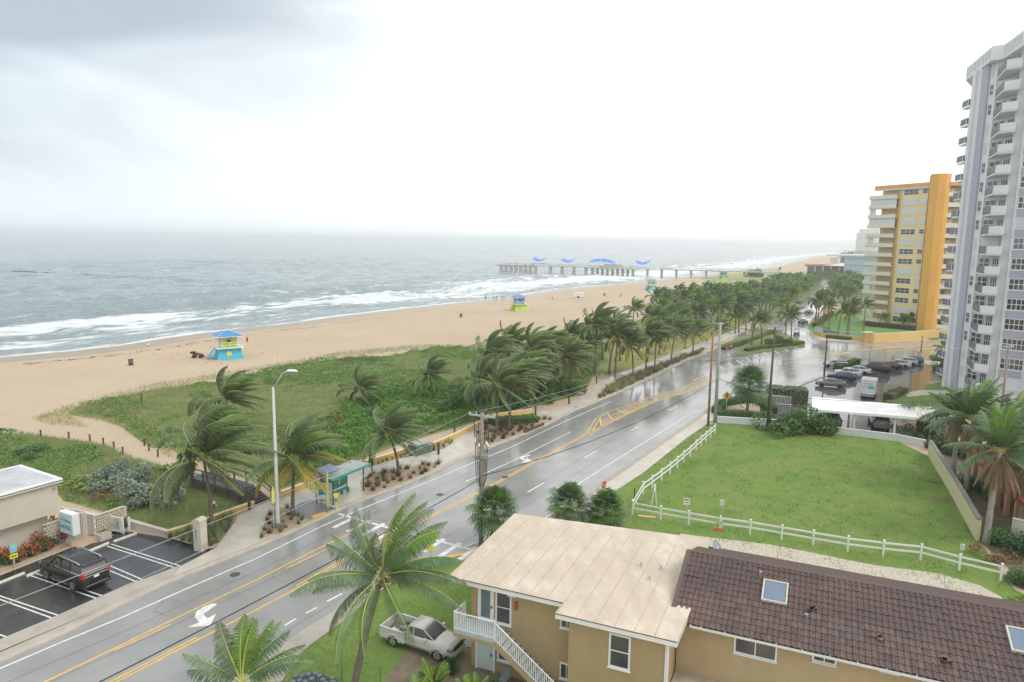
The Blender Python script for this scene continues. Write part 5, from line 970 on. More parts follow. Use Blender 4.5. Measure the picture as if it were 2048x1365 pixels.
# ================================================================ cream garden wall, arcade
g=P((1858,912),(1905,990),(1955,1082)); 
t=wallrun(g,1.75,.3,'pale yellow garden wall with grey coping along the right side of the lawn',mat('pale_yellow_stucco',(.62,.56,.34),.85,.05,1),mat('grey_coping',(.22,.20,.17),.8,.2,2),name='garden_wall',cap=.1)
g=P((2020,1082),(2060,1092),(2140,1100)); wallrun(g,1.9,.3,'short cream wall below the red roofed arcade at the right edge',cream,cream,name='garden_wall')
ar=at(1990,1045); aa=ang(at(2045,1070),at(1935,955)); t=thing('arcade_building','low arcade with red barrel tile roof and terracotta pillars at the right edge','building',at(2050,1072),aa)
for k in range(7): obj('pillar',MB().box(k*2.3-.18,-.2,0,k*2.3+.18,.16,2.45),mat('terracotta_pillar',(.50,.27,.14),.8,.1,2),t)
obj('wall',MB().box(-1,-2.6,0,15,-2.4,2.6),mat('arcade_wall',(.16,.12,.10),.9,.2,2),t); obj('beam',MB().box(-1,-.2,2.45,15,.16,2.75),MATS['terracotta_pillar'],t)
obj('roof_deck',MB().xprism([(-1.4,0),(15.2,0),(15.2,.1),(-1.4,.1)],0,4.2),mat('roof_underlay',(.30,.10,.06),.9),t,loc=(0,.55,2.72)).rotation_euler=(R(180-18)+0,0,0)
rb=MB(); nt_=46
for k in range(nt_):
    x=-1.3+k*.36
    for j in range(11): rb.loft([[(x+rr_*math.cos(q),.5-j*.38-dy,2.86+(j*.38+dy)*.325+.02*(dy<.1)+rr_*math.sin(q)) for q in (0,.8,1.57,2.3,3.14)] for dy,rr_ in ((0,.13),(.39,.11))])
o=obj('roof_tile',rb,mat('red_tile',(.42,.13,.08),.7,.25,3),t); o['kind']='stuff'
# building behind arcade: grey flat roof
p=at(2060,1000); t=thing('flat_roofed_annex','pale grey flat roofed annex behind the arcade','building',at(2075,1010),aa); obj('wall',MB().box(0,-9,0,14,-1,3.3),cream,t); obj('roof',MB().box(-.2,-9.2,3.3,14.2,-.8,3.5),mat('annex_roof',(.38,.42,.42),.5,.1,1),t)
# logs lying along the lawn edge
for u,v,lab in ((1868,965,'driftwood heap on the lawn by the far part of the garden wall'),(1880,1000,'curled dead frond on the lawn by the garden wall')):
    t=thing('dead_frond',lab,'debris',at(u,v)); mb=MB()
    for k in range(9): a=k*.7; mb.tube([(0,0,.05),(.6*math.cos(a),.5*math.sin(a),.12),(1.1*math.cos(a+.4),.7*math.sin(a+.4),.04)],.035,4,.01)
    obj('stalk',mb,palmd,t)
# ================================================================ low white wall, railing, carport
g=P((1433,846),(1500,850),(1553,853),(1620,861),(1678,869),(1793,883),(1850,895)); wallrun(g,.85,.22,'low white wall along the far side of the lawn',mat('white_stucco',(.66,.66,.66),.8,.05,1),white,name='boundary_wall',cap=.05)
q0,q1=at(1518,808),at(1584,812); a=ang(q0,q1); L_=(q1-q0).length; t=thing('white_railing','white baluster railing in front of the grey block hedge','railing',q0,a); bm_=MB().box(-.03,-.03,.1,.03,.03,1.3).mesh('baluster',white); n=int(L_/.22)
for i in range(n): put('baluster',bm_,t,loc=(i*.22,0,0))
obj('rail',MB().box(-.05,-.05,1.3,L_,.05,1.4),white,t); obj('rail',MB().box(-.05,-.05,.1,L_,.05,.18),white,t)
q=[at(1624,794,2.9),at(1870,815,2.9),at(1870,838,2.9),at(1624,819,2.9)]; o_=q[3].copy(); o_.z=0; ac=ang(q[3],q[2]); t=thing('carport','long white flat carport roof on square posts','carport',o_,ac)
lp=[loc(c,o_,ac) for c in q]; obj('roof',MB().prism([lp[3],lp[2],lp[1],lp[0]],2.75,2.9),mat('carport_roof',(.80,.80,.82),.25,.06,.6,wet=(.5,.08,.35)),t); ed=lp[2][0]
obj('fascia',MB().box(lp[3][0],-.03,2.62,ed,-.004,2.92),white,t)
for x in (.4,5.,9.6,13.5):
    for y in (.6,4.6): obj('post',MB().box(x,y,0,x+.22,y+.22,2.75),white,t)
# ================================================================ house
ah=R(-23.5); Oh=at(942,1332); hs=thing('house','tan two storey house with flat cream roof and a long brown tiled wing','house',Oh,ah); ZR=5.35
roofpoly=[(-1.12,-.6),(5.55,-.6),(5.5,-1.72),(11.5,-1.72),(11.6,1.67),(11.3,10.6),(-1.4,9.15)]
wb=MB(); wb.prism([(0,0),(6.05,0),(6.05,-1.15),(10.95,-1.15),(10.95,8.4),(0,8.2)],0,ZR-.28); obj('wall',wb,tan,hs)
rf=obj('roof',MB().prism(roofpoly,ZR-.06,ZR),streaks(streaks(streaks(roofm,.35,(3.2,.7,1),.50,.5,(.42,.34,.27)),.45,(1.3,.8,1),.62,.55,(.74,.70,.62)),1.8,(1.5,1,1),.62,.4,(.5,.43,.38)),hs)
fs=MB(); n=len(roofpoly)
for i in (0,1,2,3,6):
    a,b=Vector((*roofpoly[i],0)),Vector((*roofpoly[(i+1)%n],0)); d=(b-a).normalized(); nn=Vector((d.y,-d.x,0)); c=(a+b)/2-nn*.06; fs.cbox((c.x,c.y,ZR-.19),((b-a).length-.02,.06,.24),math.atan2(d.y,d.x))
obj('fascia',fs,white,hs); dk=MB()
for i in (0,1,2,3,6):
    a,b=Vector((*roofpoly[i],0)),Vector((*roofpoly[(i+1)%n],0)); d=(b-a).normalized(); nn=Vector((d.y,-d.x,0)); c=(a+b)/2-nn*.012; dk.cbox((c.x,c.y,ZR-.035),((b-a).length,.03,.045),math.atan2(d.y,d.x))
obj('drip_edge',dk,mat('drip_brown',(.09,.07,.06),.6),hs)
obj('soffit',MB().prism([(x*.995,y*.98) for x,y in roofpoly],ZR-.28,ZR-.24),white,hs)
# seams of the roof sheets and small vents
sm_=MB()
for k in range(1,13):
    x=-1.2+k*.97; yt=9.1+.12*k; y0=-.55 if x<5.5 else -1.65
    sm_.box(x-.02,y0,ZR+.002,x+.02,min(yt,8.9),ZR+.012)
o=obj('roof_seam',sm_,mat('seam',(.46,.38,.29),.6,.25,4),rf); o['kind']='stuff'
for x,y in ((9.3,5.2),(8.2,5.1),(9.0,3.7)): obj('vent_pipe',MB().lathe([(.05,0),(.05,.22),(.08,.22),(.08,.27)],8,(x,y,ZR)),galv,rf)
def hw(u0_,v0_,u1_,v1_,yl=0.,**k):
    x0,z1=hit(u0_,v0_,Oh,ah,yl); x1,_=hit(u1_,v1_,Oh,ah,yl); _,z0=hit(u0_,v1_,Oh,ah,yl); return x0,x1,z0,z1
# upper door with glass, its window, lower door and window
xd,zd=hit(946,1180,Oh,ah); xd2,zd0=hit(972,1246,Oh,ah); zd0=hit(948,1238,Oh,ah)[1]
ZL=zd0-.05
dr=obj('door',MB().box(.42,-.06,ZL+.05,1.38,-.005,ZL+2.1),white,hs); obj('pane',MB().box(.62,-.075,ZL+.35,1.18,-.062,ZL+1.95),mat('door_glass',(.16,.20,.21),.1),dr); obj('handle',MB().box(1.24,-.12,ZL+.95,1.30,-.062,ZL+1.1),black,dr)
window(hs,1.55,2.35,ZL+.25,ZL+2.0,0,1,2,.07)
window(hs,*hw(1123,1239,1146,1253),0,2,1,.05); window(hs,*hw(1122,1326,1144,1354),0,2,1,.05)
window(hs,*hw(1222,1268,1257,1330,-1.15),-1.15,1,2,.08)
dl=obj('door',MB().box(.42,-.06,.08,1.38,-.005,2.1),mat('pale_blue_door',(.52,.62,.60),.5,.04,2),hs); obj('handle',MB().box(1.24,-.12,.95,1.30,-.062,1.1),black,dl); obj('door_frame',MB().box(.3,-.08,0,.42,-.004,2.2).box(1.38,-.08,0,1.5,-.004,2.2).box(.42,-.08,2.1,1.38,-.004,2.2),white,dl)
window(hs,1.7,2.5,.9,2.0,0,1,2,.07)
obj('wall_lamp',MB().box(2.3,-.32,ZL+2.02,2.75,-.005,ZL+2.16),white,hs); obj('red_wall_ornament',MB().box(2.62,-.1,ZL+1.2,2.78,-.004,ZL+1.65),mat('terracotta_red',(.40,.07,.04),.7),hs); obj('downpipe',MB().box(10.98,-1.3,0,11.06,-1.2,ZR-.28).box(10.88,-1.24,0,10.97,-1.16,ZR-.28),white,hs)
# landing and stairs down to the right
st=obj('landing',MB().box(-.35,-1.35,ZL-.16,2.05,-.005,ZL),mat('landing_blue',(.42,.50,.54),.5,.08,2),hs); obj('landing_edge',MB().box(-.4,-1.4,ZL-.34,2.1,-.005,ZL-.16),tan,hs)
bal=MB().box(-.018,-.018,0,.018,.018,1.0).mesh('baluster',white)
def balrow(par,a,b,n):
    a,b=Vector(a),Vector(b)
    for i in range(n): put('baluster',bal,par,loc=a.lerp(b,i/(n-1)))
    par2=obj('handrail',MB().tube([a+Vector((0,0,1.02)),b+Vector((0,0,1.02))],.035,4),white,par); obj('handrail',MB().tube([a+Vector((0,0,.1)),b+Vector((0,0,.1))],.025,4),white,par)
rl=obj('railing_post',MB().box(-.37,-1.37,ZL,-.3,-1.3,ZL+1.08).box(2.0,-1.37,ZL,2.07,-1.3,ZL+1.12),white,hs)
balrow(hs,(-.33,-1.33,ZL),(2.03,-1.33,ZL),19); balrow(hs,(-.33,-.05,ZL),(-.33,-1.33,ZL),9)
nst_=13; run=.29; rise=ZL/nst_
for k in range(nst_): obj('stair_tread',MB().box(2.07+k*run,-1.3,ZL-(k+1)*rise-.05,2.07+(k+1)*run+.03,-.05,ZL-(k+1)*rise),mat('landing_blue',(.42,.50,.54),.5),hs)
obj('stringer',MB().xprism([(2.07,ZL-.45),(2.07,ZL-.1),(2.07+nst_*run,-.0),(2.07+nst_*run-.5,-.0)],-1.36,-1.3),tan,hs); obj('stringer',MB().xprism([(2.07,ZL-.6),(2.07,ZL-.25),(2.07+nst_*run,-.0),(2.07+nst_*run-.7,-.0)],-.3,-.05),tan,hs)
balrow(hs,(2.1,-1.33,ZL-.1),(2.07+nst_*run,-1.33,0),32)
# tiled wing
slope=(6.6-ZR)/3.86; ye=.72; yr=5.53; ze=5.04; xl0=10.72; xr0=30.5
hz_=lambda y: ze+(y-ye)*slope
obj('wing_wall',MB().box(11.0,1.3,0,29.8,9.6,ze-.12),streaks(mat('tan_wing',(.45,.35,.20),.85,.05,.8,bump=.3,bscale=18),.7,(1.5,1.5,.25),.56,.3,(.33,.25,.15)),hs)
tr_=MB().add([(xl0,ye,ze-.05),(xr0,ye,ze-.05),(xr0,yr,hz_(yr)-.05),(xl0,yr,hz_(yr)-.05),(xr0,yr*2-ye,ze-.05),(xl0,yr*2-ye,ze-.05),(xl0,ye,ze-.12),(xr0,ye,ze-.12),(xr0,yr*2-ye,ze-.12),(xl0,yr*2-ye,ze-.12)],[(0,1,2,3),(3,2,4,5),(6,7,1,0),(6,9,8,7),(8,9,5,4),(0,3,5),(0,5,9,6),(1,2,4),(1,4,8,7)])
wr=obj('wing_roof',tr_,mat('tile_underlay',(.10,.065,.06),.9),hs)
tw,tl=.262,.40; nc=int((xr0-xl0)/tw); nr=int(math.hypot(yr-ye,hz_(yr)-ze)/tl)+1; sa=math.atan(slope)
tm=MB(); xs_=[0,.04,.085,.135,.18,.215,tw]; zs_=[.015,.02,.062,.078,.062,.02,.015]
vt_=[(x,0,z+.03) for x,z in zip(xs_,zs_)]+[(x,tl+.03,z) for x,z in zip(xs_,zs_)]+[(x,0,z-.02) for x,z in zip(xs_,zs_)]
tm.add(vt_,[(i,i+1,i+8,i+7) for i in range(6)]+[(i+14,i+15,i+1,i) for i in range(6)])
tilem=streaks(mat('brown_tile',(.115,.070,.058),.45,.25,.7,rnd=.25,spec=.5,col2=(.085,.062,.058)),.5,(1,1,1),.6,.5,(.17,.09,.07)); tme=tm.mesh('roof_tile',tilem)
cand=[]
for r_ in range(nr):
    for c in range(nc):
        x=xl0+c*tw; y=ye-.06+r_*tl*math.cos(sa); z=ze-.06*slope+r_*tl*math.sin(sa)-.045
        w_=glo(x,y,Oh,ah,z); u,v=px(w_)
        if r_*tl>4.95: continue
        vis=-20<u<2075 and v<1385
        cand.append((0 if vis else 1,w_.length if vis else 999,x,y,z))
cand.sort(); big=cand[:300]; rest=cand[300:]
for _,_,x,y,z in big:
    o=put('roof_tile',tme,wr,loc=(x,y,z+.02)); o.rotation_euler=(sa+R(random.uniform(-.6,.6)),0,R(random.uniform(-.5,.5)))
rb=MB()
for _,_,x,y,z in rest:
    jr=random.uniform(-.012,.012); rb.add([(x+a_,y+b_*math.cos(sa)-c__*math.sin(sa),z+.02+jr+b_*math.sin(sa)+c__*math.cos(sa)) for a_,b_,c__ in vt_],tm.f)
o=obj('roof_tile',rb,tilem,wr); o['kind']='stuff'
rc=MB()
for k in range(int((xr0-xl0)/.4)): x=xl0+k*.4; rc.loft([[(x+dx,yr+rr_*math.cos(q),hz_(yr)+.0+rr_*math.sin(q)) for q in (0,.8,1.57,2.3,3.14)] for dx,rr_ in ((0,.10),(.41,.085))])
o=obj('ridge_cap',rc,tilem,wr); o['kind']='stuff'
obj('verge_tile',MB().xprism([(xl0-.1,0),(xl0+.12,0),(xl0+.12,.1),(xl0-.1,.1)],0,math.hypot(yr-ye,hz_(yr)-ze)),tilem,wr,loc=(0,ye,ze+.0)).rotation_euler=(sa,0,0)
obj('gutter',MB().box(11.7,ye-.18,ze-.14,xr0,ye-.05,ze-.02),mat('gutter_white',(.66,.66,.62),.5,.08,3),hs); obj('gutter_trough',MB().box(11.75,ye-.16,ze-.018,xr0,ye-.07,ze-.012),black,hs)
for k in range(16): obj('gutter_strap',MB().box(12.2+k*1.15,ye-.2,ze-.02,12.23+k*1.15,ye-.03,ze+.0),white,hs)
def skyl(pxs,mt=glassb):
    # on the slope: find local x and y
    q=[]
    for u,v in pxs:
        d=ray(u,v); k=(H)/-d.z
        lo,hi=0,1
        for _ in range(50):
            mm=(lo+hi)/2; p=Vector((0,0,H))+d*k*mm; x,y=loc(p,Oh,ah)
            if p.z>hz_(y): lo=mm
            else: hi=mm
        q.append((x,y))
    x0=(q[0][0]+q[3][0])/2; x1=(q[1][0]+q[2][0])/2; y1=(q[0][1]+q[1][1])/2; y0=(q[2][1]+q[3][1])/2; L=(y1-y0)/math.cos(sa)
    t_=obj('skylight',MB().box(0,0,0,x1-x0,.07,.16).box(0,L-.07,0,x1-x0,L,.16).box(0,.07,0,.07,L-.07,.16).box(x1-x0-.07,.07,0,x1-x0,L-.07,.16),mat('skylight_frame',(.55,.52,.42),.5),hs,loc=(x0,y0,hz_(y0)+.03)); t_.rotation_euler=(sa,0,0); obj('pane',MB().box(.07,.07,.05,x1-x0-.07,L-.07,.12),mt,t_)
skyl([(1527,1164),(1577,1171),(1574,1213),(1522,1206)]); skyl([(2010,1257),(2062,1266),(2070,1316),(2022,1306)])
for u0_,v0_,u1_,v1_,nx in ((1472,1270,1551,1318,2),(1628,1303,1670,1334,2),(1764,1334,1795,1353,2)):
    x0,z1=hit(u0_,v0_,Oh,ah,1.3); x1=hit(u1_,v1_-6,Oh,ah,1.3)[0]; z0=hit(u0_,v1_-15,Oh,ah,1.3)[1]; window(hs,x0,x1,z0,z1,1.3,nx,1,.06)
xg,zg=hit(1845,1356,Oh,ah,1.3); gb=obj('glass_block_window',MB().box(xg,1.24,zg-.75,xg+1.6,1.298,zg),mat('glass_block',(.30,.36,.33),.15,.3,6),hs)
for i in range(8): obj('block_joint',MB().box(xg+i*.2,1.225,zg-.75,xg+i*.2+.025,1.238,zg),white,gb)
obj('terrace',MB().box(11.0,-5.,1.9,30,1.3,2.05),streaks(mat('terrace_concrete',(.46,.40,.31),.6,.12,1),1.2,(1,1,1),.55,.5,(.3,.25,.2)),hs); obj('terrace_wall',MB().box(11.02,-4.98,0,29.98,1.29,1.9),tan,hs)
# power mast on the terrace
xm,ym=loc(at(1440,1345,2.05),Oh,ah); t=thing('service_mast','grey electrical service head with looped cables by the tan wall','electrical mast',glo(xm,ym,Oh,ah,2.05)); hm_=.75
obj('conduit',MB().tube([(0,0,0),(0,0,hm_)],.05,6),galv,t); obj('weather_head',MB().lathe([(.06,hm_-.05),(.17,hm_+.02),(.15,hm_+.14),(.0,hm_+.2)],9),steel,t,True); obj('cable_loop',MB().tube([(.12,0,hm_),(.3,-.05,hm_-.25),(.5,-.05,.1),(1.2,-.1,-.15)],.025,5),black,t); obj('cable_loop',MB().tube([(-.1,0,hm_),(-.2,0,hm_-.25),(.02,-.05,.18),(.15,0,.3)],.025,5),black,t)
# satellite dish at the roof end
t=thing('satellite_dish','small grey satellite dish at the back corner of the flat roof','satellite dish',glo(11.75,9.6,Oh,ah,ZR-.6)); o=obj('dish',MB().lathe([(.0,-.08),(.2,-.05),(.42,.08),(.43,.09),(.2,-.02),(0,-.05)],14),steel,t,True,loc=(0,0,.55)); o.rotation_euler=(R(55),R(10),R(40)); obj('mast',MB().tube([(0,0,0),(0,0,.55)],.025,5),galv,t)
# plants & bits by the stair foot
for x,y,s_,lab in ((1.2,-2.6,.55,'dark potted shrub in front of the pale blue door'),(2.6,-2.4,.7,'potted shrub under the outside staircase'),(-.6,-1.1,.45,'potted green plant left of the pale blue door')):
    p=glo(x,y,Oh,ah); t=thing('potted_plant',lab,'plant',p); obj('pot',MB().lathe([(.16,0),(.22,.3),(.2,.3)],10),woodd,t,True); put('foliage',BD[0],t,loc=(0,0,.3),sc=(s_,s_,s_*1.2))
t=thing('garden_chair','grey folded metal chair under the outside staircase','chair',glo(2.4,-.9,Oh,ah),ah); obj('seat',MB().box(-.25,-.25,.42,.25,.25,.46),steel,t); obj('backrest',MB().box(-.25,.22,.46,.25,.26,.95),steel,t)
for x in (-.23,.21):
    for y in (-.23,.21): obj('leg',MB().box(x,y,0,x+.025,y+.025,.42),steel,t)
sheet('driveway_patch',[glo(x,y,Oh,ah) for x,y in ((-3.6,-3.6),(3.5,-3.6),(3.5,0),(-.2,0),(-.3,1.6),(-4.2,.6))],.022,mat('packed_earth',(.22,.17,.12),.8,.2,1.2))
sheet('stone_round',[glo(-1.2+.75*math.cos(k*.52),2.2+.75*math.sin(k*.52),Oh,ah) for k in range(12)],.03,mat('round_concrete',(.34,.31,.28),.6))
# cobbled terrace at the bottom edge
cp_=P((560,1420),(590,1352),(625,1346),(672,1358),(700,1372),(720,1420)); sheet('cobbled_yard',cp_,.02,mat('dark_joint',(.05,.055,.06),.7))
cob=MB()
for x,y in spread_pts(cp_,95,.34,None,77): cob.lathe([(.0,0),(.17,0),(.155,.035),(.0,.045)],7,(x,y,.02))
tag(obj('cobble',cob,mat('cobble_stone',(.14,.17,.20),.35,.3,2)),kind='stuff')
for u,v in ((684,1360),(761,1378)):
    t=thing('wire_fence_post','thin green wire fence post %s'%('left of the palm trunk' if u<700 else 'right of the palm trunk'),'post',at(u,v)); obj('shaft',MB().tube([(0,0,0),(0,0,1.1)],.02,5),darkgreen,t)

for x,y,lab_ in ((17.2,3.1,0),(19.9,2.2,0),(22.6,1.8,0),(14.6,4.6,1),(16.9,2.4,1)):
    if lab_: obj('vent_pipe',MB().lathe([(.05,-.1),(.05,.22),(.09,.22),(.09,.27)],8,(x,y,hz_(y)+.05)),steel,wr)
    else:
        mb=MB()
        for k in range(4): mb.cbox((x+random.uniform(-.2,.2),y+random.uniform(-.2,.2),hz_(y)+.10),(.2,.28,.03),random.uniform(-.5,.5))
        o=obj('broken_tile',mb,mat('raw_tile',(.19,.085,.065),.8,.3,4),wr); o['kind']='stuff'
# ================================================================ vehicles
wheel_t=MB().ycyl((0,0,0),.36,.24,20).mesh('tyre',rubber)
rimb=MB(); rimb.ycyl((0,0,0),.24,.255,16); rim_me=rimb.mesh('rim',mat('rim_grey',(.45,.45,.47),.25,.05,3,metal=.7)); 
hubb=MB()
for k in range(6):
    a=k*PI/3; hubb.box(0,0,0,0,0,0) if False else hubb.add([(.05*math.cos(a+1.57),-.134,.05*math.sin(a+1.57)),(.22*math.cos(a)+.03*math.cos(a+1.57),-.134,.22*math.sin(a)+.03*math.sin(a+1.57)),(.22*math.cos(a)-.03*math.cos(a+1.57),-.134,.22*math.sin(a)-.03*math.sin(a+1.57)),(-.05*math.cos(a+1.57),-.134,-.05*math.sin(a+1.57))],[(0,1,2,3)])
spoke_me=hubb.mesh('spoke',chrome)
def ring(x,w_,zb,zs,zt,wt,cr=.05):
    """half cross section of a body at x, mirrored: sill, flank, shoulder, top"""
    h_=[(w_*.90,zb),(w_*.99,zb+(zs-zb)*.3),(w_,zb+(zs-zb)*.62),(w_*.97,zs),(wt,zt),(wt*.5,zt+cr)]
    return [(x,y,z) for y,z in h_]+[(x,-y,z) for y,z in h_[::-1]]
def car(p,rz,kind,col,lab,group=None,detail=True,z0=0.,cat='car',glz=None,name='car'):
    """x forward; kind gives the stations of body and cabin"""
    t=thing(name,lab,cat,(p.x,p.y,z0),rz,group); paint=mat('paint_'+'_'.join('%d'%(c*99) for c in col),col,.22,.03,1,spec=.6,wet=(1.5,.12,.28)); gl=glz or glass
    K=KINDS[kind]; L,W,B,C,wx,wr=K['L'],K['W'],K['body'],K['cabin'],K['wx'],K['wr']
    obj('body',MB().loft([ring(x,W*w_,zb,zs,zt,W*wt) for x,w_,zb,zs,zt,wt in B]),paint,t,True)
    # cabin: glass house with roof and pillars of paint
    gb_=MB(); gb_.loft([[(x,y,z) for y,z in ((W*wb,zb),(W*wt,zt),(W*wt*.6,zt+.02),(-W*wt*.6,zt+.02),(-W*wt,zt),(-W*wb,zb))] for x,wb,zb,wt,zt in C]); obj('window',gb_,gl,t)
    top=[c for c in C if c[4]>C[0][4]+.25]; r_=MB(); r_.loft([[(x,y,z) for y,z in ((W*wt*1.02,zt-.05),(W*wt*1.0,zt+.015),(W*wt*.6,zt+.05),(-W*wt*.6,zt+.05),(-W*wt*1.0,zt+.015),(-W*wt*1.02,zt-.05))] for x,wb,zb,wt,zt in top]); rf_=obj('roof',r_,paint,t,True)
    for sg in (-1,1):
        for i in K['pillars']:
            (xa,wa,za),(xb,wb_,zb_)=i; obj('window_pillar',MB().tube([(xa,sg*W*wa*1.012,za),(xb,sg*W*wb_*1.012,zb_)],.038,4),paint,t)
    for wx_ in wx:
        for sg in (-1,1):
            w_=put('wheel',wheel_t,t,loc=(wx_,sg*(W-.10),wr),sc=(wr/.36,1,wr/.36)); 
            if detail: put('rim',rim_me,w_); put('spoke',spoke_me,w_,rz=0 if sg<0 else PI)
            if detail:
                ar_=MB(); n=12; pts=[(wx_+(wr+.10)*math.cos(PI*k/n),sg*(W+.004),wr+(wr+.10)*math.sin(PI*k/n)) for k in range(n+1)]; ar_.tube(pts,.035,4); obj('wheel_arch',ar_,black if K.get('dark') else paint,t)
    xf,xr=L/2,-L/2; zl=K['zl']
    for sg in (-1,1):
        obj('headlight',MB().cbox((xf-.12,sg*W*.74,zl),(.26,.36,.16)),glassb,t); obj('taillight',MB().cbox((xr+.06,sg*W*.86,zl+K.get('tl',.12)),(.14,.2,.2 if kind!='suv' else .3)),mat('tail_red',(.5,.02,.03),.2),t)
        if detail: obj('mirror',MB().cbox((K['mx'],sg*(W+.12),K['mz']),(.16,.22,.17)),paint if not K.get('dark') else black,t); obj('door_seam',MB().box(-.03,sg*(W+.003)-.003,.45,-.01,sg*(W+.003)+.003,K['mz']-.12),black,t); obj('door_handle',MB().cbox((-.25,sg*(W+.01),K['mz']-.2),(.2,.03,.035)),chrome,t)
    obj('front_bumper',MB().cbox((xf-.05,0,.42),(.16,W*1.75,.22)),paint if kind=='sedan' else K.get('bm',paint),t); obj('rear_bumper',MB().cbox((xr+.03,0,.45),(.2,W*1.8,.24)),K.get('bm',paint),t)
    obj('grille',MB().cbox((xf-.015,0,zl-.04),(.08,W*1.1,.22)),black,t); obj('licence_plate',MB().cbox((xr-.025,0,zl),(.02,.34,.17)),white,t)
    return t
KINDS={
 'sedan':dict(L=4.7,W=.9,zl=.68,wx=(1.42,-1.38),wr=.33,mx=.75,mz=.98,
  body=[(-2.35,.80,.38,.80,.95,.70),(-2.2,.92,.26,.86,1.0,.80),(-1.4,1,.22,.88,1.0,.86),(.8,1,.22,.86,.96,.86),(1.5,.98,.22,.80,.90,.82),(2.15,.92,.26,.68,.78,.74),(2.35,.76,.38,.60,.66,.62)],
  cabin=[(-1.95,.80,.96,.66,1.0),(-1.15,.86,.96,.66,1.36),(-.3,.88,.95,.68,1.42),(.35,.88,.95,.66,1.38),(1.15,.84,.92,.70,.95)],
  pillars=[((-1.9,.78,.99),(-1.1,.68,1.36)),((-.25,.88,.97),(-.3,.70,1.40)),((1.12,.80,.95),(.35,.69,1.37))]),
 'suv':dict(L=5.25,W=1.01,zl=.98,wx=(1.62,-1.55),wr=.40,mx=1.0,mz=1.32,tl=.22,
  body=[(-2.62,.86,.48,1.05,1.22,.78),(-2.5,.96,.34,1.12,1.27,.88),(-1.5,1,.30,1.15,1.27,.90),(1.0,1,.30,1.13,1.25,.90),(1.7,.99,.30,1.08,1.20,.88),(2.45,.94,.34,.98,1.12,.82),(2.62,.82,.48,.88,.98,.70)],
  cabin=[(-2.56,.86,1.24,.76,1.28),(-2.3,.88,1.24,.78,1.80),(-.5,.90,1.23,.80,1.90),(.55,.90,1.22,.79,1.86),(1.35,.86,1.20,.78,1.25)],
  pillars=[((-2.5,.86,1.27),(-2.28,.79,1.80)),((-1.2,.90,1.25),(-1.2,.81,1.88)),((-.05,.90,1.25),(-.1,.82,1.90)),((1.32,.83,1.24),(.55,.81,1.85))],dark=True),
 'hatch':dict(L=4.1,W=.87,zl=.75,wx=(1.28,-1.28),wr=.33,mx=.7,mz=1.02,
  body=[(-2.05,.82,.40,.92,1.05,.74),(-1.9,.94,.26,.95,1.08,.84),(-1.2,1,.22,.94,1.06,.86),(.8,1,.22,.90,1.0,.86),(1.4,.97,.22,.84,.95,.82),(1.95,.9,.28,.70,.80,.72),(2.05,.78,.4,.62,.68,.62)],
  cabin=[(-1.98,.80,1.04,.68,1.08),(-1.65,.82,1.04,.68,1.44),(-.3,.86,1.0,.70,1.52),(.35,.86,.98,.68,1.46),(1.15,.84,.96,.70,1.0)],
  pillars=[((-1.9,.80,1.08),(-1.6,.70,1.45)),((-.3,.86,1.0),(-.35,.72,1.5)),((1.12,.80,1.0),(.35,.70,1.45))])}
# the black SUV at the motel: nose up-left, tail toward the road
sa_,sb_=at(196,1186),at(96,1150); az=math.atan2(sb_.y-sa_.y,sb_.x-sa_.x)
pc=at(150,1160); tv=car(pc,R(151),'suv',(.018,.02,.022),'large black suv parked in the motel lot with its tail to the road',z0=.02,name='parked_suv',cat='car')
for sg in (-1,1): obj('roof_rail',MB().tube([(.5,sg*.72,1.93),(.2,sg*.74,1.99),(-1.8,sg*.74,1.94),(-2.1,sg*.72,1.86)],.03,5),chrome,tv); obj('window_trim',MB().tube([(1.3,sg*.93,1.24),(-2.4,sg*.92,1.27)],.018,4),chrome,tv); obj('running_board',MB().cbox((0,sg*1.02,.38),(2.1,.14,.05)),chrome,tv)
obj('tailgate_trim',MB().cbox((-2.66,0,1.30),(.04,1.7,.05)),chrome,tv); obj('tailgate_trim',MB().cbox((-2.67,0,1.12),(.04,1.55,.05)),chrome,tv); obj('roof_spoiler',MB().cbox((-2.42,0,1.84),(.3,1.45,.05)),black,tv); obj('bumper_trim',MB().cbox((-2.72,0,.50),(.05,1.5,.06)),chrome,tv)
# pickup truck
KINDS['pickup']=dict(L=4.9,W=.86,zl=.80,wx=(1.55,-1.5),wr=.34,mx=.82,mz=1.10,tl=.1,
  body=[(.05-.62,1,.34,.98,1.06,.88),(.9,1,.32,.97,1.06,.88),(1.4,1,.32,.93,1.04,.86),(2.1,.96,.36,.86,.98,.80),(2.4,.84,.46,.78,.88,.70)],
  cabin=[(-.62,.86,1.04,.70,1.10),(-.5,.88,1.04,.74,1.50),(.3,.88,1.04,.75,1.55),(.55,.88,1.04,.72,1.50),(1.28,.82,1.02,.74,1.06)],
  pillars=[((-.56,.86,1.06),(-.48,.75,1.50)),((-.12,.88,1.05),(-.12,.76,1.53)),((1.25,.79,1.06),(.55,.73,1.50))])
pf=at(893,1322); champ=(.56,.54,.49)
w1_,w2_=at(885,1325),at(812,1302)
pth=car(at(845,1294),R(-27),'pickup',champ,'champagne extended cab pickup parked nose toward the house stairs',name='pickup_truck',cat='pickup truck',z0=.03)
paint=MATS['paint_'+'_'.join('%d'%(c*99) for c in champ)]
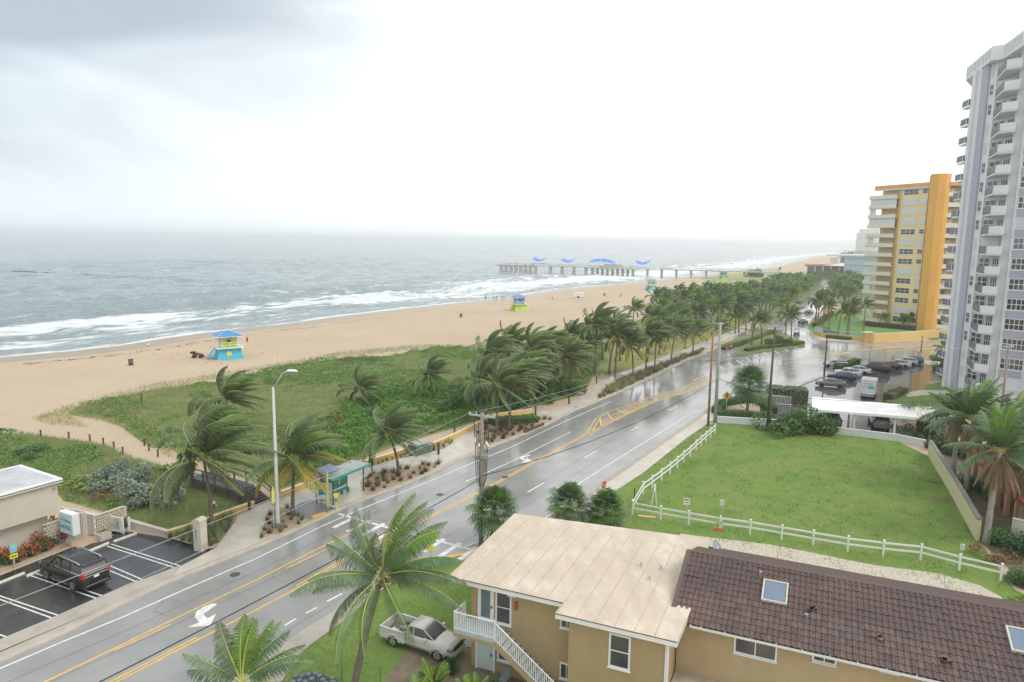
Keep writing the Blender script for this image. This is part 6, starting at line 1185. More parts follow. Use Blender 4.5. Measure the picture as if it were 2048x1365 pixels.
W=.86; obj('bed_side',MB().box(-2.45,W-.07,.4,-.66,W,1.05).box(-2.45,-W,.4,-.66,-W+.07,1.05).box(-.72,-W+.07,.4,-.66,W-.07,1.05),paint,pth); obj('tailgate',MB().box(-2.47,-W+.08,.5,-2.40,W-.08,1.04),paint,pth); obj('bed_floor',MB().box(-2.40,-W+.07,.5,-.72,W-.07,.58),mat('bed_grey',(.16,.15,.14),.7,.3,5),pth)
for sg in (-1,1): obj('bed_rail',MB().box(-2.45,sg*(W-.035)-.045,1.05,-.66,sg*(W-.035)+.045,1.08),mat('rail_pale',(.6,.58,.54),.4),pth); obj('side_moulding',MB().box(-2.4,sg*(W+.012)-.01,.58,2.1,sg*(W+.012)+.01,.63),mat('rail_pale',(.6,.58,.54),.4),pth)
obj('cargo',MB().cbox((-1.2,.2,.7),(.9,.12,.14),.3).cbox((-1.7,-.3,.68),(.5,.25,.16),-.2),mat('cargo_white',(.55,.52,.48),.6,.3,6),pth); obj('spare_tyre',MB().lathe([(.1,.6),(.33,.6),(.33,.8),(.1,.8)],14,(-1.05,.45,0)),rubber,pth)
# cars in the tower lot: noses up-left against the kerb
base=ang(at(1690,781),at(1630,768)); hd_=ang(at(1692,783),at(1632,770))
def lotcar(u,v,kind,col,lab,da=0,**k): return car(at(u,v),R(148)+da,kind,col,lab,'cars parked in the tower lot',detail=False,z0=.02,**k)
lotcar(1661,774,'sedan',(.16,.16,.145),'grey green sedan first in the row by the reflecting puddle',.12)
lotcar(1684,760,'sedan',(.015,.02,.11),'dark blue sedan second in the row'); lotcar(1695,752,'sedan',(.62,.63,.66),'white sedan between the blue sedan and the box truck'); lotcar(1714,747,'sedan',(.60,.61,.62),'white car beyond the box truck roof')
lotcar(1749,744,'suv',(.015,.016,.018),'black suv behind the white box truck'); lotcar(1777,738,'sedan',(.022,.022,.026),'black sedan right of the black suv'); lotcar(1795,734,'sedan',(.62,.62,.64),'white sedan right of the black sedan'); lotcar(1812,730,'hatch',(.58,.60,.63),'white hatchback next to the blue car'); lotcar(1824,727,'hatch',(.02,.16,.36),'bright blue car last in the row')
car(at(1669,735),R(165),'hatch',(.45,.46,.50),'silver hatchback driving on the wet road by the lot hedge',detail=False,name='moving_car')
car(at(1757,852),R(70),'suv',(.42,.42,.44),'silver suv parked under the right half of the carport',detail=False,z0=.02); car(at(1664,845),R(75),'sedan',(.38,.39,.40),'silver sedan mostly hidden by the big shrub under the carport',detail=False,z0=.02)
for u,v in ((1606,648),(1618,628),(1598,607),(1632,603)):
    car(at(u,v),R(50),'sedan',(.5,.5,.52) if u%2 else (.05,.05,.06),'%s car on the distant wet road under the palms'%('light' if u%2 else 'dark'),'far cars on the wet road',detail=False)
# box truck
p=at(1737,794); az=R(58); t=thing('box_truck','small white box truck with green oval on its back, seen from behind','truck',(p.x,p.y,.02),az)
ti_w=mat('truck_white',(.66,.67,.64),.4,.06,1)
bx=obj('cargo_box',MB().box(-2.3,-1.05,.75,1.0,1.05,2.95),ti_w,t); obj('cab',MB().xprism([(1.02,.5),(2.6,.5),(2.65,1.1),(2.0,1.3),(1.55,2.05),(1.02,2.05)],-.95,.95),ti_w,t); obj('windscreen',MB().xprism([(2.02,1.32),(1.6,2.0),(1.57,1.98),(1.98,1.3)],-.8,.8),glass,t); obj('chassis',MB().box(-2.3,-.8,.5,2.4,.8,.74),black,t); obj('roof_edge',MB().box(-2.34,-1.08,2.95,1.03,1.08,3.02),mat('truck_grey',(.5,.5,.5),.4),t)
ov=MB(); ov.v=[(-2.325,.45+.48*math.cos(k*PI/8)*-1+(-.9),1.9+.3*math.sin(k*PI/8)) for k in range(16)]; ov.f=[tuple(range(16))]; obj('oval_emblem',ov,mat('truck_green',(.10,.48,.36),.4),bx); obj('print_line',MB().box(-2.32,.2,1.95,-2.305,.8,2.02).box(-2.32,.3,1.75,-2.305,.8,1.8).box(-2.32,-.6,2.4,-2.305,.7,2.5),steel,bx); obj('red_side_print',MB().box(-.6,-1.065,1.7,.6,-1.052,2.6),mat('truck_red',(.55,.12,.10),.4),bx)
for x in (1.75,-1.5):
    for sg in (-1,1): w_=put('wheel',wheel_t,t,loc=(x,sg*.85,.38),sc=(1.05,1,1.05)); put('rim',rim_me,w_)
for sg in (-1,1): obj('taillight',MB().cbox((-2.34,sg*.9,.85),(.06,.16,.12)),MATS['tail_red'],t)
obj('rear_bumper',MB().cbox((-2.4,0,.55),(.15,1.9,.12)),galv,t)
# dumpster beside the road car
t=thing('dumpster','green dumpster at the end of the lot hedge','dumpster',at(1682,738),R(-15)); obj('bin_body',MB().xprism([(-.9,0),(.9,0),(1.05,1.2),(-1.05,1.2)],-.6,.6),mat('bin_green',(.06,.14,.10),.5),t); obj('lid',MB().box(-1.08,-.63,1.2,1.08,.63,1.28),steel,t)
# dark low cart on the far road
t=thing('golf_cart','dark golf cart with rider on the wet road beyond the island','cart',at(1593,672),R(60)); obj('body',MB().xprism([(-1.2,.25),(1.2,.25),(1.25,.8),(.6,.85),(.5,.6),(-.4,.6),(-.5,.95),(-1.2,.95)],-.6,.6),black,t); obj('canopy',MB().box(-.9,-.6,1.85,.7,.6,1.92),black,t); obj('canopy_post',MB().tube([(-.85,.5,.9),(-.85,.5,1.85)],.03,4).tube([(-.85,-.5,.9),(-.85,-.5,1.85)],.03,4).tube([(.6,.5,.8),(.6,.5,1.85)],.03,4).tube([(.6,-.5,.8),(.6,-.5,1.85)],.03,4),black,t)
for x in (.8,-.8):
    for sg in (-1,1): put('wheel',wheel_t,t,loc=(x,sg*.55,.25),sc=(.7,.8,.7))
# ================================================================ people (small in the distance)
def person(p,rz,top,bot,lab,group=None,pose=0):
    t=thing('person',lab,'person',(p.x,p.y,0),rz,group); vs=[(0,0,.92),(0,0,1.15),(0,0,1.38),(0,0,1.48),(0,0,1.60),(0,0,1.70),(.10,0,.88),(.12+.05*pose,.04,.48),(.12+.1*pose,-.02,.06),(.14+.12*pose,.1,.03),(-.10,0,.88),(-.12,-.02,.48),(-.12-.1*pose,.02,.06),(-.12-.1*pose,.14,.03),(.19,0,1.36),(.25,.02,1.10),(.24,.12,.86),(-.19,0,1.36),(-.25,-.02,1.10),(-.24,.10,.86)]
    ed=[(0,1),(1,2),(2,3),(3,4),(4,5),(0,6),(6,7),(7,8),(8,9),(0,10),(10,11),(11,12),(12,13),(2,14),(14,15),(15,16),(2,17),(17,18),(18,19)]
    rad=[.14,.13,.16,.06,.10,.08,.10,.07,.045,.04,.10,.07,.045,.04,.06,.045,.035,.06,.045,.035]
    me=bpy.data.meshes.new('person_body'); me.from_pydata(vs,ed,[]); me.materials.append(top); o=put('body',me,t); sk=o.modifiers.new('skin','SKIN')
    for i,r_ in enumerate(rad): me.skin_vertices[0].data[i].radius=(r_,r_*.8)
    me.skin_vertices[0].data[0].use_root=True
    o.modifiers.new('sub','SUBSURF').levels=1
    obj('trousers',MB().lathe([(.17,.80),(.18,.94),(.16,1.0)],8).tube([(.11,0,.9),(.12+.05*pose,.04,.5)],.105,6,.085).tube([(-.11,0,.9),(-.12,-.02,.5)],.105,6,.085),bot,t,True); obj('hair',MB().lathe([(.09,1.60),(.11,1.66),(.09,1.75),(0,1.79)],8),black,t,True); return t
skin=mat('skin',(.42,.24,.16),.6); cw=mat('cloth_white',(.6,.6,.6),.8); cd=mat('cloth_dark',(.05,.05,.07),.8); cr_=mat('cloth_red',(.4,.06,.05),.8)
for i,(u,v,m1,m2,lab) in enumerate(((971,600,cd,cd,'person in dark clothes alone at the waterline'),(988,600,cd,cd,'person in dark clothes, left of the waterline group'),(993,600,cd,skin,'second person of the waterline group'),(1004,599,cr_,cd,'person in red top at the waterline near the green tower'),(1008,599,cd,cd,'rightmost person of the waterline group'),(1099,601,cw,skin,'person in pale top walking on the mid beach'),(1105,601,cd,cd,'person in dark clothes walking on the mid beach'),(1238,596,cw,cd,'person on the sand left of the far blue tower'),(1242,595,cd,cd,'darker person on the sand left of the far blue tower'),(1385,566,cd,cd,'far person under the pier end'),(1429,567,cd,cd,'far person beside the far green tower'),(1459,565,cd,skin,'far person right of the far green tower'),(1466,570,cd,cd,'rightmost far person on the beach'),(1462,704,cw,cd,'person in pale top crossing at the parking entrance'),(1275,637,cd,cd,'person at the dune path beside the palms'))): person(at(u,v),i*1.3,m1,m2,lab,pose=i%2)
# ================================================================ lifeguard towers
def guard(p,rz,basec,wallc,topc,lab,sc=1.):
    t=thing('lifeguard_tower',lab,'lifeguard tower',(p.x,p.y,0),rz); t.scale=(sc,sc,sc*1.14)
    ring_=lambda w_,z:[(-w_,-w_,z),(w_,-w_,z),(w_,w_,z),(-w_,w_,z)]
    obj('base',MB().loft([ring_(2.5,0),ring_(2.1,1.0),ring_(2.05,1.9)]),basec,t); obj('deck',MB().box(-2.5,-2.5,1.9,2.5,2.5,2.02),white,t)
    for i,(sx_,sy_) in enumerate(((-1,-1),(1,-1),(1,1),(-1,1))):
        a=Vector((sx_*2.4,sy_*2.4,2.02)); b=Vector(((1,-1),(1,1),(-1,1),(-1,-1))[i]+(0,)); b=Vector((b.x*2.4,b.y*2.4,2.02))
        for z in (.5,.95): obj('rail',MB().tube([a+Vector((0,0,z)),b+Vector((0,0,z))],.035,4),white,t)
        for k in range(4): q=a.lerp(b,k/4); obj('rail_post',MB().tube([q,q+Vector((0,0,.95))],.035,4),white,t)
    obj('cabin',MB().box(-1.4,-1.4,2.02,1.4,1.4,3.3),wallc,t); obj('upper_band',MB().box(-1.4,-1.4,3.3,1.4,1.4,3.94),topc,t); 
    cb=MB()
    for x in (-1.42,1.42):
        for y in (-1.42,1.42): cb.cbox((x,y,2.98),(.12,.12,1.92))
    obj('corner_trim',cb,white,t)
    wv=obj('window',MB().box(-.5,-1.44,2.9,.3,-1.402,3.6),glass,t); obj('shutter',MB().xprism([(-.6,0),(.45,0),(.45,.05),(-.6,.05)],-.55,0),white,t,loc=(0,-1.43,3.65)).rotation_euler=(R(25),0,0)
    obj('window',MB().box(-1.44,-.4,2.7,-1.402,.3,3.6),glass,t)
    r_=MB(); r_.add([(-2.6,-2.6,3.95),(2.6,-2.6,3.95),(2.6,2.6,3.95),(-2.6,2.6,3.95),(0,0,4.9)],[(0,1,4),(1,2,4),(2,3,4),(3,0,4),(3,2,1,0)]); rf_=obj('roof',r_,mat('roof_blue',(.06,.22,.48),.4,.1,1),t); obj('roof_edge',MB().box(-2.63,-2.63,3.88,2.63,-2.6,3.97).box(-2.63,2.6,3.88,2.63,2.63,3.97).box(-2.63,-2.6,3.88,-2.6,2.6,3.97).box(2.6,-2.6,3.88,2.63,2.6,3.97),white,rf_)
    hipm=MB()
    for sx_ in (-1,1):
        for sy_ in (-1,1): hipm.tube([(sx_*2.6,sy_*2.6,3.98),(0,0,4.93)],.03,4)
    obj('hip_trim',hipm,white,rf_)
    obj('ramp',MB().xprism([(-3.9,0),(-2.5,1.85),(-2.5,1.95),(-4.0,.05)],-.6,.6),basec,t)
    obj('mural',MB().add([(.0+.75*math.cos(k*.6283)*(1 if k%2 else .55)-.3,-2.36+ (1-.0)*0,1.0+.62*math.sin(k*.6283)*(1 if k%2 else .55)) for k in range(10)],[tuple(range(10))]),mat('mural_yellow',(.62,.60,.18),.6),t).rotation_euler=(0,0,0)
    obj('notice_panel',MB().box(2.2,-.9,.7,2.34,.2,1.3),white,t); return t
cyan=mat('tower_cyan',(.04,.42,.55),.5,.05,1); lime=mat('tower_lime',(.42,.62,.06),.5,.06,1); yel=mat('tower_yellow',(.80,.66,.06),.5,.05,1); wht=white
guard(at(457,716),R(33),cyan,lime,yel,'nearest lifeguard tower with cyan base and lime walls')
guard(at(1038,621),R(25),lime,mat('tower_blue',(.10,.38,.55),.5),red,'second lifeguard tower with lime base and red topped walls')
guard(at(1303,580),R(22),cyan,lime,yel,'third lifeguard tower with blue base and yellow cabin near the palms')
guard(at(1446,558),R(22),lime,mat('tower_blue',(.10,.38,.55),.5),cyan,'farthest lifeguard tower with lime base beside the pier end')
# ATV, bins, cones, board, flag, trailer
t=thing('quad_bike','red and black quad bike parked left of the nearest lifeguard tower','quad bike',at(396,716),R(5)); obj('body',MB().xprism([(-.8,.55),(.9,.5),(.95,.75),(.3,.9),(.1,.75),(-.9,.85)],-.3,.3),mat('atv_red',(.30,.03,.04),.4),t); obj('seat',MB().box(-.5,-.2,.8,.1,.2,1.0),black,t); obj('handlebar',MB().tube([(.35,-.4,1.15),(.4,0,1.05),(.35,.4,1.15)],.03,5),black,t); obj('cargo_rack',MB().box(-1.3,-.45,.85,-.5,.45,1.25),black,t)
for x in (.65,-.65):
    for sg in (-1,1): put('wheel',wheel_t,t,loc=(x,sg*.5,.32),sc=(.9,1,.9))
for u,v,lab in ((262,731,'dark barrel bin standing alone on the left beach'),(922,635,'dark barrel bin standing alone on the middle beach'),(1209,592,'small dark bin on the far beach')):
    t=thing('litter_bin',lab,'bin',at(u,v)); obj('barrel',MB().lathe([(.38,0),(.42,.5),(.40,1.1)],12),mat('bin_brown',(.12,.11,.09),.8,.2,3),t,True); obj('rim',MB().lathe([(.44,1.02),(.44,1.14),(.3,1.16)],12),black,t)
cone=MB(); cone.box(-.2,-.2,0,.2,.2,.04); cone.lathe([(.14,.04),(.035,.72),(.03,.72)],10); cme=cone.mesh('cone_body',orange); cb_=MB().lathe([(.105,.28),(.075,.46)],10).mesh('white_band',white)
for u,v in ((222,692),(247,698),(275,705),(308,710),(344,716),(357,708),(381,722),(414,725),(442,729),(397,687),(368,683),(422,694),(525,708),(555,711),(491,700),(343,678)):
    t=thing('traffic_cone','small orange cone on the sand around the nearest lifeguard tower','cone',at(u,v),0,'orange cones round the lifeguard tower'); t.scale=(.85,)*3; put('cone_body',cme,t); put('white_band',cb_,t)
t=thing('rescue_board','pale yellow rescue board lying slanted at the waterline','surfboard',at(296,690),R(-70)); bm_=MB(); bm_.loft([[(x,.33*w_*math.cos(q),.1+.06*w_*math.sin(q)) for q in (0,1.05,2.1,3.14,4.2,5.2)] for x,w_ in ((-1.9,.15),(-1.2,.8),(0,1),(1.2,.85),(1.9,.1))]); obj('hull',bm_,mat('board_yellow',(.66,.62,.34),.4),t,True); obj('stripe',MB().box(-1.2,-.04,.165,1.2,.04,.172),orange,t)
t=thing('warning_flag','red flag on a pole right of the nearest lifeguard tower','flag',at(493,704)); obj('pole',MB().tube([(0,0,0),(0,0,3.2)],.03,5),white,t); obj('flag_cloth',MB().xprism([(0,3.2),(.5,2.9),(.35,2.1),(0,2.0)],-.01,.01),red,t)
t=thing('beach_trailer','white trailer box alone on the middle beach','trailer',at(1157,596),R(-15)); obj('body',MB().box(-2,-1,.5,2,1,2.3),white,t); obj('wheel',MB().ycyl((0,-.95,.4),.4,.3).ycyl((0,.95,.4),.4,.3),rubber,t); obj('drawbar',MB().box(2,-.08,.5,3.2,.08,.6),steel,t); obj('door',MB().box(-2.02,-.5,.6,-1.995,.5,2.1),steel,t)
# beach volleyball frames far
t=thing('volleyball_net','far volleyball net on the beach before the far green tower','net',at(1415,563),R(10))
obj('pole',MB().tube([(-4,0,0),(-4,0,2.5)],.06,4),steel,t); obj('pole',MB().tube([(4,0,0),(4,0,2.5)],.06,4),steel,t); obj('net',MB().box(-4,-.01,1.6,4,.01,2.5),mat('net_grey',(.4,.4,.38),.9),t)
# blue shade sail and picnic table in the park
for u,v,s_,lab in ((1385,648,1.,'blue shade sail among the palms beyond the picnic lawn'),):
    p=at(u,v); t=thing('shade_sail',lab,'shade sail',p,R(20)); mb=MB().add([(-5,-4,2.6),(5,-4,3.4),(5,4,2.6),(-5,4,3.4),(0,0,4.3)],[(0,1,4),(1,2,4),(2,3,4),(3,0,4)]); obj('sail',mb,mat('sail_blue',(.04,.20,.55),.6,.1,1),t)
    for x,y,z in ((-5,-4,2.6),(5,-4,3.4),(5,4,2.6),(-5,4,3.4)): obj('mast',MB().tube([(x,y,0),(x,y,z+.3)],.09,6),steel,t)
for u,v,lab in ((1165,742,'grey picnic table beside the palms on the dry lawn'),(1300,708,'picnic table farther along the dry lawn')):
    t=thing('picnic_table',lab,'table',at(u,v),R(10)); obj('table_top',MB().box(-.9,-.4,.72,.9,.4,.78),steel,t)
    for y in (-.75,.75): obj('bench',MB().box(-.9,y-.13,.42,.9,y+.13,.46),steel,t)
    for x in (-.6,.6): obj('leg',MB().tube([(x,-.7,0),(x,.2,.72)],.04,4).tube([(x,.7,0),(x,-.2,.72)],.04,4),steel,t)
# ================================================================ pier
zp=6.3; pd=[at(u,v,zp) for u,v in ((995,528),(1442,545.5))]; pend=at(1500,549,4.0); A=pd[0].copy(); B=pd[1].copy(); A.z=B.z=0
# keep the piles' feet on the seaside line seen in the photograph
A=at(998,544,-.3); B=at(1348,555.5,-.3); dirp=(B-A).normalized(); A.z=0; Lp=(at(1442,556,0)-A).length; ap=math.atan2(dirp.y,dirp.x); zdk=ztop(A,529)
t=thing('fishing_pier','long concrete fishing pier on rows of piles running out to sea','pier',A,ap); pm_=mat('pier_concrete',(.46,.44,.40),.85,.12,.6)
obj('deck',MB().box(0,-2.6,zdk-.7,Lp+45,2.6,zdk),pm_,t); obj('platform',MB().box(-1,-4.2,zdk-.75,34,4.2,zdk-.05),pm_,t); obj('platform',MB().box(76,-6,zdk-.75,112,6,zdk-.05),pm_,t)
obj('rail',MB().box(0,-2.62,zdk+.95,Lp+40,-2.5,zdk+1.1).box(0,2.5,zdk+.95,Lp+40,2.62,zdk+1.1),pm_,t)
rp=MB().box(-.1,-.08,0,.1,.08,1.0).mesh('rail_post',pm_)
for k in range(int((Lp+30)/3)): put('rail_post',rp,t,loc=(k*3,-2.56,zdk))
pile=MB().lathe([(.30,-1.5),(.26,zdk-1)],8).mesh('pile',pm_); capm=MB().box(-.45,-3.3,zdk-1.25,.45,3.3,zdk-.72).mesh('pile_cap',pm_)
xs_=[2+k*4.2 for k in range(8)]+[44+k*9.6 for k in range(4)]+[78+k*3.9 for k in range(9)]+[120+k*10.5 for k in range(int((Lp-110)/10.5))]
for x in xs_:
    put('pile_cap',capm,t,loc=(x,0,0))
    for y in (-2.9,-1,1,2.9): q=put('pile',pile,t,loc=(x,y,0)); q.rotation_euler=(R(3)*(-1 if y>0 else 1)*(abs(y)>2),0,0)
for k,x in enumerate((8,15,22,28,84,92,100,107)): obj('deck_bench',MB().box(x-1.2,1.6,zdk,x+1.2,2.3,zdk+.9),pm_,t)
sb_=mat('sail_bright_blue',(.05,.20,.70),.6,.08,1)
for (u,v),big,lab in (((1079,521),0,'blue winged shade sail nearest the pier head'),((1137,523),0,'second blue winged shade sail along the pier'),((1203,524),1,'large double blue shade canopy in the middle of the pier'),((1286,527),0,'fourth blue winged shade sail toward the beach')):
    x=min([k*.5 for k in range(0,700)],key=lambda q:abs(px(A+dirp*q+Vector((0,0,zdk+4)))[0]-u)); p=A+dirp*x; s_=thing('shade_sail',lab,'shade sail',(p.x,p.y,zdk),ap); zt_=ztop(p,v-3)-zdk
    w_=10.5 if big else 5.4
    def slab(pts_,nm='sail'):
        mb=MB(); n_=len(pts_)//2; mb.v=[tuple(q) for q in pts_]; mb.f=[(k,k+1,k+1+n_,k+n_) for k in range(n_-1)]; mb.f+=[]; return obj(nm,mb,sb_,s_,True)
    if big:
        for x0,x1 in ((-w_,-.3),(.3,w_)):
            m_=9; fr_=[];bk_=[]
            for k in range(m_): x=lerp(x0,x1,k/(m_-1)); hh_=2.6*max(0,1-(x/w_)**2)**.7; fr_.append((x,-3.4,zt_-2.4+hh_*.55)); bk_.append((x,1.5,zt_-2.0+hh_*1.25))
            slab(fr_+bk_)
    else:
        for sg in (-1,1): slab([(-.3,-2.4,zt_-2.2),(sg*w_*.5,-2.4,zt_-1.6),(sg*w_,-2.0,zt_-.2+.5*(sg>0)),(-.3,1.6,zt_-.6),(sg*w_*.5,1.8,zt_+.1),(sg*w_,2.2,zt_+.9+.7*(sg>0))])
    for xx in ((-7,-2,2,7) if big else (-.5,)): obj('mast',MB().tube([(xx,0,0),(xx,0,zt_-.6)],.14,6),white,s_)
t=thing('pier_hut','small grey hut at the middle platform of the pier','hut',(A+dirp*94).to_tuple()[:2]+(zdk,),ap); obj('wall',MB().box(-6,-4,0,6,4,2.2),pm_,t); obj('roof',MB().box(-6.4,-4.4,2.2,6.4,4.4,2.4),steel,t)
# ================================================================ orange building
Ao,Bo=at(1732,645),at(1834,658); ao=ang(Ao,Bo); Lo=(Bo-Ao).length; Zt=ztop(Ao,373); NS=14.6; fh=Zt/NS
t=thing('orange_apartment_block','pale orange apartment block with a saturated orange stair tower and white balconies','building',Ao,ao)
po=mat('pale_orange',(.82,.64,.35),.8,.04,.2); pd_=mat('peach_recess',(.78,.60,.37),.8,.05,.2); oo=streaks(mat('strong_orange',(.78,.41,.09),.75,.05,.2),.3,(1,1,.3),.6,.2,(.5,.2,.04)); or2=mat('roof_orange',(.72,.36,.16),.7,.05,.3); pw_=mat('pale_white',(.76,.74,.68),.6,.04,.5)
xb=Lo*.46
obj('wall',MB().box(xb,0,0,Lo,14,Zt-1.2),po,t); obj('recess_wall',MB().box(.8,1.6,0,xb,14,Zt-1.2),pd_,t); obj('parapet',MB().box(-.4,-.6,Zt-1.2,Lo+.1,14.4,Zt),or2,t); obj('parapet_trim',MB().box(-.45,-.65,Zt-1.5,Lo+.1,-.02,Zt-1.21),pw_,t)
wx0,wx1=lerp(xb,Lo,.14),lerp(xb,Lo,.62); sx0,sx1=lerp(xb,Lo,.76),lerp(xb,Lo,.93)
obj('dividing_pier',MB().box(xb-.12,-.3,0,xb+.25,0,Zt-1.5),mat('amber_trim',(.66,.40,.10),.8),t)
pat='WSSSWSWWSWWWSW'; pat2='WSSSWSWWSSWWSW'; shut=mat('shutter_pale',(.62,.66,.66),.4,.04,1)
for k in range(14):
    zb_=Zt-1.2-(k+1)*fh+.15
    if pat[k]=='W': window(t,wx0,wx1,zb_+.75,zb_+2.25,0,3,2,.1,sill=False)
    else: obj('shutter',MB().box(wx0-.1,-.12,zb_+.55,wx1+.1,-.003,zb_+2.35),shut,t)
    if pat2[k]=='W': window(t,sx0,sx1,zb_+.95,zb_+2.2,0,1,2,.1,sill=False)
    else: obj('shutter',MB().box(sx0-.1,-.12,zb_+.75,sx1+.1,-.003,zb_+2.3),shut,t)
    obj('balcony_slab',MB().box(-1.6,-1.2,zb_-.18,xb-.13,1.6,zb_),pw_,t); ba=obj('balcony_front',MB().box(-1.6,-1.2,zb_,xb-.13,-1.1,zb_+1.0).box(-1.6,-1.09,zb_,-1.5,3.2,zb_+1.0),mat('railing_pale',(.74,.69,.58),.6,.04,1),t)
    obj('slab_edge',MB().box(-1.62,-1.24,zb_-.22,xb-.13,-1.21,zb_-.02),mat('amber_edge',(.66,.42,.18),.7),t)
    if k in (1,3): obj('storm_shutter',MB().box(-1.2,-1.0,zb_+1.0,xb-.2,-.92,zb_+fh-.2),shut,t)
    elif k in (2,5,8,9,10,12): obj('side_shutter',MB().box(-1.2,-1.0,zb_+1.0,.9,-.92,zb_+fh-.2),shut,t)
    if k in (4,6,7,9,11): 
        for j in range(3): obj('balcony_chair',MB().box(2+j*1.6,-.4,zb_+.4,2.9+j*1.6,.3,zb_+.5).box(2+j*1.6,.3,zb_,2.9+j*1.6,.4,zb_+1.2),steel,t)
# stair tower: two facets
T0=Bo; zt_=ztop(Bo,352); e1=Vector((math.cos(ao),math.sin(ao),0)); 
a1=atd(1832,657,1); 
def ground_pt(u,v): return at(u,v)
c0=(Lo,-.9); 
pt=[(Lo-.02,5),(Lo-.02,-.35),(Lo+.9,-1.5),(Lo+3.2,-1.4),(Lo+4.4,.2),(Lo+4.4,2.2),(Lo+1.5,5)]
obj('stair_tower',MB().prism(pt,0,zt_+.3),oo,t); obj('tower_joint',MB().box(Lo-.12,-.5,0,Lo-.03,-.36,zt_),mat('joint_brown',(.35,.16,.05),.8),t)
# right wing receding
aw=ang(glo(Lo+6.5,1.,Ao,ao),glo(Lo+6.5,1.,Ao,ao)+Vector((1.,-.05,0))); Ow=glo(Lo+6.5,2.5,Ao,ao); wl=34
wo=R(-8)-ao
def wloc(x,y): return (Lo+4.1+x*math.cos(wo)-y*math.sin(wo),1.6+x*math.sin(wo)+y*math.cos(wo))
obj('wing_wall',MB().prism([wloc(0,1.6),wloc(wl,1.6),wloc(wl,14),wloc(0,14)],0,Zt-1.2),mat('wing_peach',(.55,.42,.28),.8,.05,.3),t); obj('wing_parapet',MB().prism([wloc(-.2,-.4),wloc(wl,-.4),wloc(wl,14),wloc(-.2,14)],Zt-1.2,Zt-.1),or2,t)
for k in range(14):
    zb_=Zt-1.2-(k+1)*fh+.15
    obj('gallery_slab',MB().prism([wloc(0,-.2),wloc(wl,-.2),wloc(wl,1.6),wloc(0,1.6)],zb_-.2,zb_),pw_,t); obj('gallery_rail',MB().prism([wloc(0,-.2),wloc(wl,-.2),wloc(wl,-.1),wloc(0,-.1)],zb_,zb_+1.05),mat('railing_pale',(.62,.56,.44)),t)
    for j in range(9):
        x=1.5+j*2.6; mt_=(white,glass,pd_)[(j+k)%3]; obj('door' if j%2 else 'window',MB().prism([wloc(x,1.5),wloc(x+1.0,1.5),wloc(x+1.0,1.59),wloc(x,1.59)],zb_+(.05 if j%2 else .9),zb_+2.1),mt_,t)
# estate wall with railing
ew=P((1630,668),(1645,675),(1732,683)); wallrun(ew,1.0,.3,'yellow estate wall under the blue railing at the road corner',ywall,ywcap,name='estate_wall'); 
t=thing('estate_railing','pale blue railing on top of the yellow estate wall','railing',ew[0]); pr_=[Vector((p.x,p.y,0))-ew[0] for p in ew]; obj('rail',MB().tube([p+Vector((0,0,2.1)) for p in pr_],.06,4).tube([p+Vector((0,0,1.15)) for p in pr_],.05,4),mat('pale_blue_metal',(.38,.48,.56),.5),t)
n=52; bl=MB().box(-.03,-.03,1.06,.03,.03,2.1).mesh('baluster',MATS['pale_blue_metal'])
for i in range(n): f=i/(n-1)*2; k=min(int(f),1); put('baluster',bl,t,loc=pr_[k].lerp(pr_[k+1],f-k))
ew=P((1738,683),(1745,684),(1800,681),(1882,675),(1925,672)); wallrun(ew,2.0,.3,'long yellow estate wall with white coping beside the wet road',ywall,pw_,name='estate_wall'); 
t=thing('estate_pillar','square orange gate pillar between railing and long estate wall','pillar',at(1735,685),R(-10)); obj('shaft',MB().box(-1.0,-1.0,0,1.0,1.0,2.4),mat('pillar_orange',(.60,.36,.14),.8),t); obj('cap',MB().box(-1.1,-1.1,2.4,1.1,1.1,2.6),ywcap,t)
# ================================================================ white tower
F0=2.0; FHT=2.96; ZTOP=54.0; ZUN=51.9
def gp(u,dep): q=atd(u,510,dep); q.z=0; return q
PT=[gp(1919,117),gp(1931,115.6),gp(1943,113.6),gp(1955,112.4),gp(2003,107.2),gp(2004.5,105.2),gp(2022.5,104.6),gp(2023.5,103.6),gp(2076,101.2),gp(2120,92)]
O=PT[0]; t=thing('white_apartment_tower','tall white and lavender apartment tower with stacked balconies at the right edge','building',O)
tw_=streaks(mat('tower_white',(.78,.78,.79),.75,.03,.2),.25,(1,1,.15),.6,.15,(.5,.5,.53)); tl_=mat('tower_lavender',(.47,.45,.52),.75,.03,.2)
rel=lambda p:(p.x-O.x,p.y-O.y)
def wallseg(a,b,m_,z0=0,z1=ZUN,th=.3,nm='wall'):
    d=(b-a).normalized(); n=Vector((-d.y,d.x,0)); 
    if n.y<0: n=-n
    obj(nm,MB().prism([rel(a),rel(b),rel(b+n*th),rel(a+n*th)],z0,z1),m_,t)
wallseg(PT[0],PT[1],tw_); wallseg(PT[1],PT[2],tl_); wallseg(PT[2],PT[3],tw_); wallseg(PT[3],PT[4],tw_); wallseg(PT[4],PT[5],tw_); wallseg(PT[5],PT[6],tw_); wallseg(PT[6],PT[7],tw_); wallseg(PT[7],PT[8],tw_,th=.5); wallseg(PT[8],PT[9],tw_)
LBK=PT[0]+Vector((19,22,0)); wallseg(PT[0],LBK,tw_)
obj('core',MB().prism([rel(p) for p in (PT[0]+Vector((1.5,3.,0)),PT[3]+Vector((1.5,3,0)),PT[4]+Vector((2,3,0)),PT[8]+Vector((3,3,0)),PT[9]+Vector((6,3,0)),PT[9]+Vector((20,30,0)),LBK)],0,ZUN),tw_,t)
